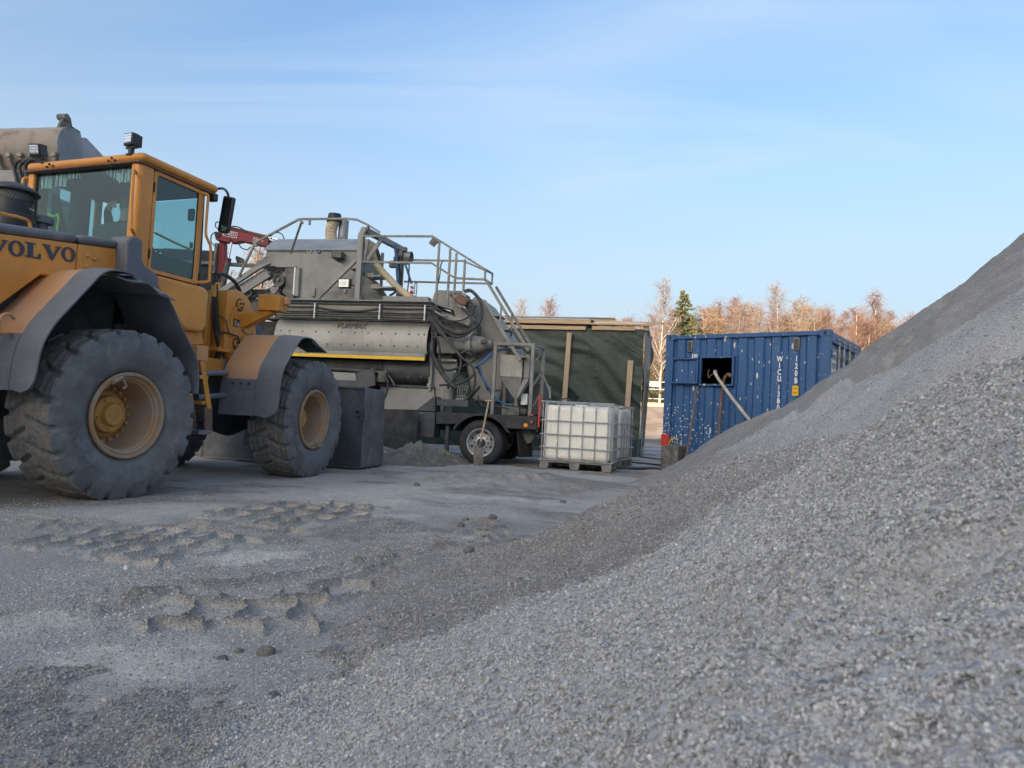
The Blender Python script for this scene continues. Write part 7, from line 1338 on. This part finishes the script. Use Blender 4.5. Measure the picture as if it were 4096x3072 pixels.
ca = MB().tube([(0.2, 0.2, 1.14), (0.35, 0.3, 1.22), (0.5, 0.3, 1.15), (0.62, 0.4, 1.24), (0.75, 0.5, 1.16), (0.5, 0.6, 1.14)], 0.012, 6).build('loose_cable', 'hose_black', None); ca.location = (0.535, 11.60, 0.0); ca.rotation_euler = (0, 0, az(104)); tag(ca, 'tangled black cable lying on top of the front white tank', 'cable')
for i, (pts, lb) in enumerate((([(1.3, 14.2, 0.02), (2.1, 14.3, 0.02), (2.7, 14.5, 0.02), (3.3, 14.0, 0.02)], 'black hose on the ground between tanks and container, the farther one'), ([(1.6, 12.4, 0.02), (2.3, 12.55, 0.025), (2.7, 12.9, 0.02), (3.0, 12.85, 0.02)], 'thick black hose on the ground beside the tank pallet'), ([(3.3, 17.2, 0.02), (3.8, 16.5, 0.02), (4.3, 16.2, 0.1), (4.5, 16.6, 0.02)], 'black hose curling on the ground at the shed foot'))):
    tag(MB().tube(pts, 0.03 if i == 1 else 0.022, 8).build('ground_hose', 'hose_black', None), lb, 'hose')

# ================================================================== fence on the bank
def gz1(x, y): return float(ground_z(np.array([float(x)]), np.array([float(y)]))[0])
fe = thing('bank_fence', 'pale metal fence along the top of the sunlit bank beyond the shed', 'fence', (0, 50.6, 0), 0)
for i in range(22):
    x = -24+i*3.0; z = gz1(x, 50.6); MB().box(x-0.05, x+0.05, -0.05, 0.05, z-0.2, z+1.9).build('post', 'galv_bright', fe)
    if i < 21:
        z2 = gz1(x+3, 50.6)
        for h in (0.55, 1.25, 1.8): MB().bar((x+0.05, 0, z+h), (x+2.95, 0, z2+h), 0.055).build('rail', 'galv_bright', fe)
o = MB().box(10.2, 11.0, -0.09, -0.06, gz1(10.6, 50.6)+1.45, gz1(10.6, 50.6)+1.72).build('notice', 'white_plastic', fe)
for i, x in enumerate((6.5, 9.9, 13.3)):
    o = MB().box(-1.65, 1.65, -0.12, 0.12, 0.0, 0.3).build('timber_beam', 'wood_new', None, bevel=0.02); o.location = (x, 49.6, gz1(x, 49.6)-0.03); tag(o, ('squared timber lying on the bank, left of the shed edge gap', 'squared timber lying on the bank seen in the gap beside the shed', 'squared timber lying on the bank behind the container')[i], 'timber', 'timbers along the bank')

# ================================================================== trees
def birch(seed, h, spread, twig_r, droop):
    r = random.Random(seed); tb, cb = MB(), MB()
    n = 9; lean = Vector((r.uniform(-0.05, 0.05), r.uniform(-0.04, 0.04), 0)); tp = [Vector((0, 0, -0.3))]
    for i in range(1, n+1): tp.append(Vector((lean.x*h*(i/n)+r.uniform(-0.06, 0.06), lean.y*h*(i/n)+r.uniform(-0.06, 0.06), h*i/n)))
    r0 = 0.011*h+0.02
    def taper(path, a, b, sides=5): 
        m_ = len(path); mbx = MB(); mbx.tube(path, 1.0, sides, smooth=False, rf=lambda i, m: a+(b-a)*i/(m-1), cap=False); return mbx
    q = taper(tp, r0, 0.015, 6); tb.add(q.v, q.f)
    nb = int(h*4.2)
    for b in range(nb):
        f = 0.22+0.76*(b+r.random())/nb; k = min(n-1, int(f*n)); base = tp[k].lerp(tp[k+1], f*n-k)
        L_ = h*spread*1.35*(1-f)**0.75*r.uniform(0.55, 1.1)+0.6; a = r.uniform(0, 2*math.pi); el = R(r.uniform(30, 60)+18*f)
        d_ = Vector((math.cos(a)*math.cos(el), math.sin(a)*math.cos(el), math.sin(el))); path = [base]
        for s_ in range(4):
            d_ = (d_+Vector((r.uniform(-0.18, 0.18), r.uniform(-0.18, 0.18), 0.06))).normalized(); path.append(path[-1]+d_*L_/4)
        br = max(0.016, r0*0.32*(1-f)+0.012); q = taper(path, br, 0.010, 4)
        (tb if br > 0.030 else cb).add(q.v, q.f)
        nt_ = int(9+L_*9)
        for s_ in range(nt_):
            g = r.uniform(0.15, 1.0); kk = min(3, int(g*4)); p0 = path[kk].lerp(path[kk+1], g*4-kk)
            td = Vector((r.gauss(0, 1), r.gauss(0, 1), r.uniform(-0.1, 0.9))).normalized(); tl = r.uniform(0.35, 1.05)*(0.7+0.05*h)
            p1 = p0+td*tl*0.5+Vector((0, 0, 0.10)); p2 = p1+(td*0.45+Vector((0, 0, -droop*r.uniform(0.2, 1.0)))).normalized()*tl*0.65
            u = td.orthogonal().normalized()*twig_r; v = td.cross(u).normalized()*twig_r
            cb.add([p0+u, p0-u*0.5+v*0.87, p0-u*0.5-v*0.87, p1+u*0.8, p1-u*0.4+v*0.7, p1-u*0.4-v*0.7, p2], [(0, 1, 4, 3), (1, 2, 5, 4), (2, 0, 3, 5), (3, 4, 6), (4, 5, 6), (5, 3, 6)])
            if r.random() < 0.8:
                p3 = p1+(Vector((r.gauss(0, 1), r.gauss(0, 1), r.uniform(-0.6, 0.5)))).normalized()*tl*0.5; cb.add([p1+u*0.7, p1-u*0.7, p3], [(0, 1, 2)])
    return tb, cb
BIRCH = []
for i, (h, sp_, tw_, dr_, mt_) in enumerate(((10.5, 0.26, 0.011, 0.9, 'twig_grey'), (9.0, 0.30, 0.012, 0.7, 'twig_red'), (8.0, 0.34, 0.012, 1.1, 'twig_red'), (7.0, 0.36, 0.012, 0.8, 'twig_brown'), (9.5, 0.22, 0.010, 0.5, 'twig_grey'), (6.0, 0.42, 0.013, 0.6, 'twig_brown'))):
    tb, cb = birch(100+i, h, sp_, tw_, dr_); tm_ = tb.mesh('trunk', None, 60); tm_.materials.append(MAT['birch_bark']); cm_ = cb.mesh('crown', None, 0); cm_.materials.append(MAT[mt_]); BIRCH.append((tm_, cm_, h))
def plant(kind, x, y, label, height, group, rot):
    tm_, cm_, h = BIRCH[kind]; t_ = thing('birch_tree', label, 'tree', (x, y, gz1(x, y)), rot, group); s_ = height/h; t_.scale = (s_*0.95, s_*0.95, s_)
    put('trunk', tm_, t_); put('crown', cm_, t_); return t_
GB = 'bare birches on the bank'
named = [(0, 21.4, 55.0, 'tallest slender bare birch rising behind the container', 10.2), (1, 30.0, 57.0, 'broad tall birch standing out near the top edge of the heap', 10.0), (4, 11.5, 53.0, 'pale birch with forked white trunk in the gap beside the shed', 9.6), (0, 19.6, 60.0, 'drooping birch between the spruce and the tallest birch', 8.9), (2, 27.0, 54.0, 'low forked birch behind the container corner', 8.0), (1, 3.2, 62.0, 'bare birch above the middle of the shed roof', 9.0), (4, 0.2, 60.0, 'thin bare birch above the left part of the shed roof', 8.6), (3, 6.3, 64.0, 'small bare tree right of the two above the shed roof', 7.0)]
for k, x, y, lb, hh in named: plant(k, x, y, lb, hh, GB, x*1.7)
r = random.Random(21)
KINDS = {1: 'upright reddish bare birch', 2: 'drooping reddish bare birch', 3: 'brown twiggy bare tree', 4: 'thin pale bare birch', 5: 'low bushy brown tree'}
for i in range(82):
    x = 8.5+i*0.41+r.uniform(-0.5, 0.5); y = 56+r.uniform(-2, 16); k = r.choice((1, 2, 2, 3, 3, 5, 5, 4))
    if 12.6 < x*55/y < 14.6 and y < 60: y += 8
    zone = 'beside the shed edge' if x < 12.5 else 'behind the left end of the container' if x < 18 else 'behind the middle of the container' if x < 24 else 'behind the container door end' if x < 29 else 'above the gravel heap edge'
    plant(k, x*y/56, y, KINDS[k]+' '+zone, (r.uniform(7.2, 9.4) if x > 15 else r.uniform(6.4, 8.0))*y/58, GB, r.uniform(0, 6.28))
for i in range(10):
    x = -26+i*2.6+r.uniform(-1, 1); plant(r.choice((3, 5)), x, 62+r.uniform(-3, 6), 'brown bare tree on the bank far behind the mixer and shed', r.uniform(5.0, 7.0), GB, r.uniform(0, 6.28))
for x, y, k, hh, lb in ((-12.3, 31.0, 3, 7.6, 'spreading bare tree seen between the crane and the mixer'), (-10.4, 33.0, 5, 6.0, 'small bare tree under the mixer conveyor'), (-14.5, 32.0, 2, 5.6, 'bare tree seen through the cab windows of the loader')): plant(k, x, y, lb, hh, None, x)
# alike neighbours are told apart by their order from the left
by = {}
for o in COL.objects:
    if o.name.startswith('birch_tree') and o.parent is None: by.setdefault(o['label'], []).append(o)
ORD = ('first', 'second', 'third', 'fourth', 'fifth', 'sixth', 'seventh', 'eighth', 'ninth', 'tenth', 'eleventh', 'twelfth', 'thirteenth', 'fourteenth', 'fifteenth', 'sixteenth', 'seventeenth', 'eighteenth')
for lb, os_ in by.items():
    if len(os_) > 1:
        for k, o in enumerate(sorted(os_, key=lambda q: q.location.x/q.location.y)): o['label'] = lb+', '+ORD[min(k, 17)]+' from left'
# spruce with cones
def spruce(h):
    r = random.Random(5); nb, cn_ = MB(), MB(); tb = MB().cyl((0, 0, -0.3), (0, 0, h*0.97), 0.13, 0.02, n=7)
    lev = 34
    for i in range(lev):
        f = i/lev; z = h*(0.06+0.92*f); L0 = (h*0.33)*(1-f)**0.9+0.14
        for k in range(9 if f < 0.8 else 6):
            a = r.uniform(0, 2*math.pi); L_ = L0*r.uniform(0.7, 1.12); dirv = Vector((math.cos(a), math.sin(a), 0)); side = Vector((-math.sin(a), math.cos(a), 0))
            pts = [Vector((0, 0, z))+dirv*L_*t_+Vector((0, 0, (-0.38*t_+0.34*t_*t_)*L_+0.05)) for t_ in (0, 0.35, 0.7, 1.0)]
            for j in range(3):
                p0, p1 = pts[j], pts[j+1]; ns = 7
                for s_ in range(ns):
                    t_ = (s_+r.random())/ns; p_ = p0.lerp(p1, t_); ln = (0.30+0.10*(1-f))*(1-0.25*j)*r.uniform(0.6, 1.2); sg = r.choice((-1, 1))
                    tip = p_+side*sg*ln*r.uniform(0.5, 1)+dirv*ln*0.6+Vector((0, 0, -0.24*r.random()-0.06)); wv_ = dirv*0.045
                    nb.add([p_-wv_, p_+wv_, tip, p_+Vector((0, 0, -0.12))], [(0, 1, 2), (0, 3, 2)])
            if f > 0.10 and r.random() < (0.8 if f > 0.3 else 0.5):
                for _ in range(2):
                    c_ = pts[2].lerp(pts[3], r.random())+Vector((r.uniform(-.1, .1), r.uniform(-.1, .1), -0.08)); cn_.add([c_+Vector((0.045, 0, 0)), c_+Vector((-0.03, 0.035, 0)), c_+Vector((-0.03, -0.035, 0)), c_+Vector((0, 0, -0.19))], [(0, 1, 2), (0, 1, 3), (1, 2, 3), (2, 0, 3)])
    return tb, nb, cn_
tb, nb, cn_ = spruce(9.8); sp = thing('spruce_tree', 'dark green spruce hung with brown cones above the left end of the container', 'tree', (13.45, 54.5, gz1(13.45, 54.5)), 0.4)
tb.build('trunk', 'twig_brown', sp); nb.build('crown', 'needles', sp, smooth=0); o = cn_.build('cones', 'cones', sp, smooth=0); o['kind'] = 'stuff'
# undergrowth
r = random.Random(77)
def thicket(name, n, x0, x1, y0, y1, h0, h1, mat, label):
    mb = MB()
    for i in range(n):
        x = r.uniform(x0, x1); y = r.uniform(y0, y1); h = r.uniform(h0, h1)*(0.7+0.3*math.sin(x*0.7)); z = 2.2; p0 = Vector((x*y/56, y, z))
        for _ in range(r.randint(3, 5)):
            d_ = Vector((r.gauss(0, 0.22), r.gauss(0, 0.22), 1)).normalized(); p1 = p0+d_*h*0.55; p2 = p1+(d_+Vector((r.gauss(0, 0.25), r.gauss(0, 0.25), 0))).normalized()*h*0.5; u = Vector((0.016, 0.006, 0)); v = Vector((-0.006, 0.016, 0))
            mb.add([p0+u, p0-u*0.5+v, p0-u*0.5-v, p1+u*0.8, p1-u*0.4+v*0.8, p1-u*0.4-v*0.8, p2], [(0, 1, 4, 3), (1, 2, 5, 4), (2, 0, 3, 5), (3, 4, 6), (4, 5, 6), (5, 3, 6)])
            for __ in range(6):
                t_ = r.random(); q = p0.lerp(p1, t_) if r.random() < 0.5 else p1.lerp(p2, t_); e_ = q+Vector((r.gauss(0, 0.3), r.gauss(0, 0.3), r.uniform(0.1, 0.6)))*h*0.22; mb.add([q+u*0.6, q-u*0.6, e_], [(0, 1, 2)])
    o = mb.build(name, mat, None, smooth=0); o['kind'] = 'stuff'; tag(o, label, 'undergrowth'); return o
thicket('undergrowth', 800, -28, 44, 53, 68, 2.4, 5.2, 'twig_brown', 'tangled brown undergrowth below the birches on the bank')
thicket('undergrowth', 1700, 6, 44, 60, 78, 5.0, 9.8, 'twig_red', 'dense reddish young growth filling the wood behind the birches')
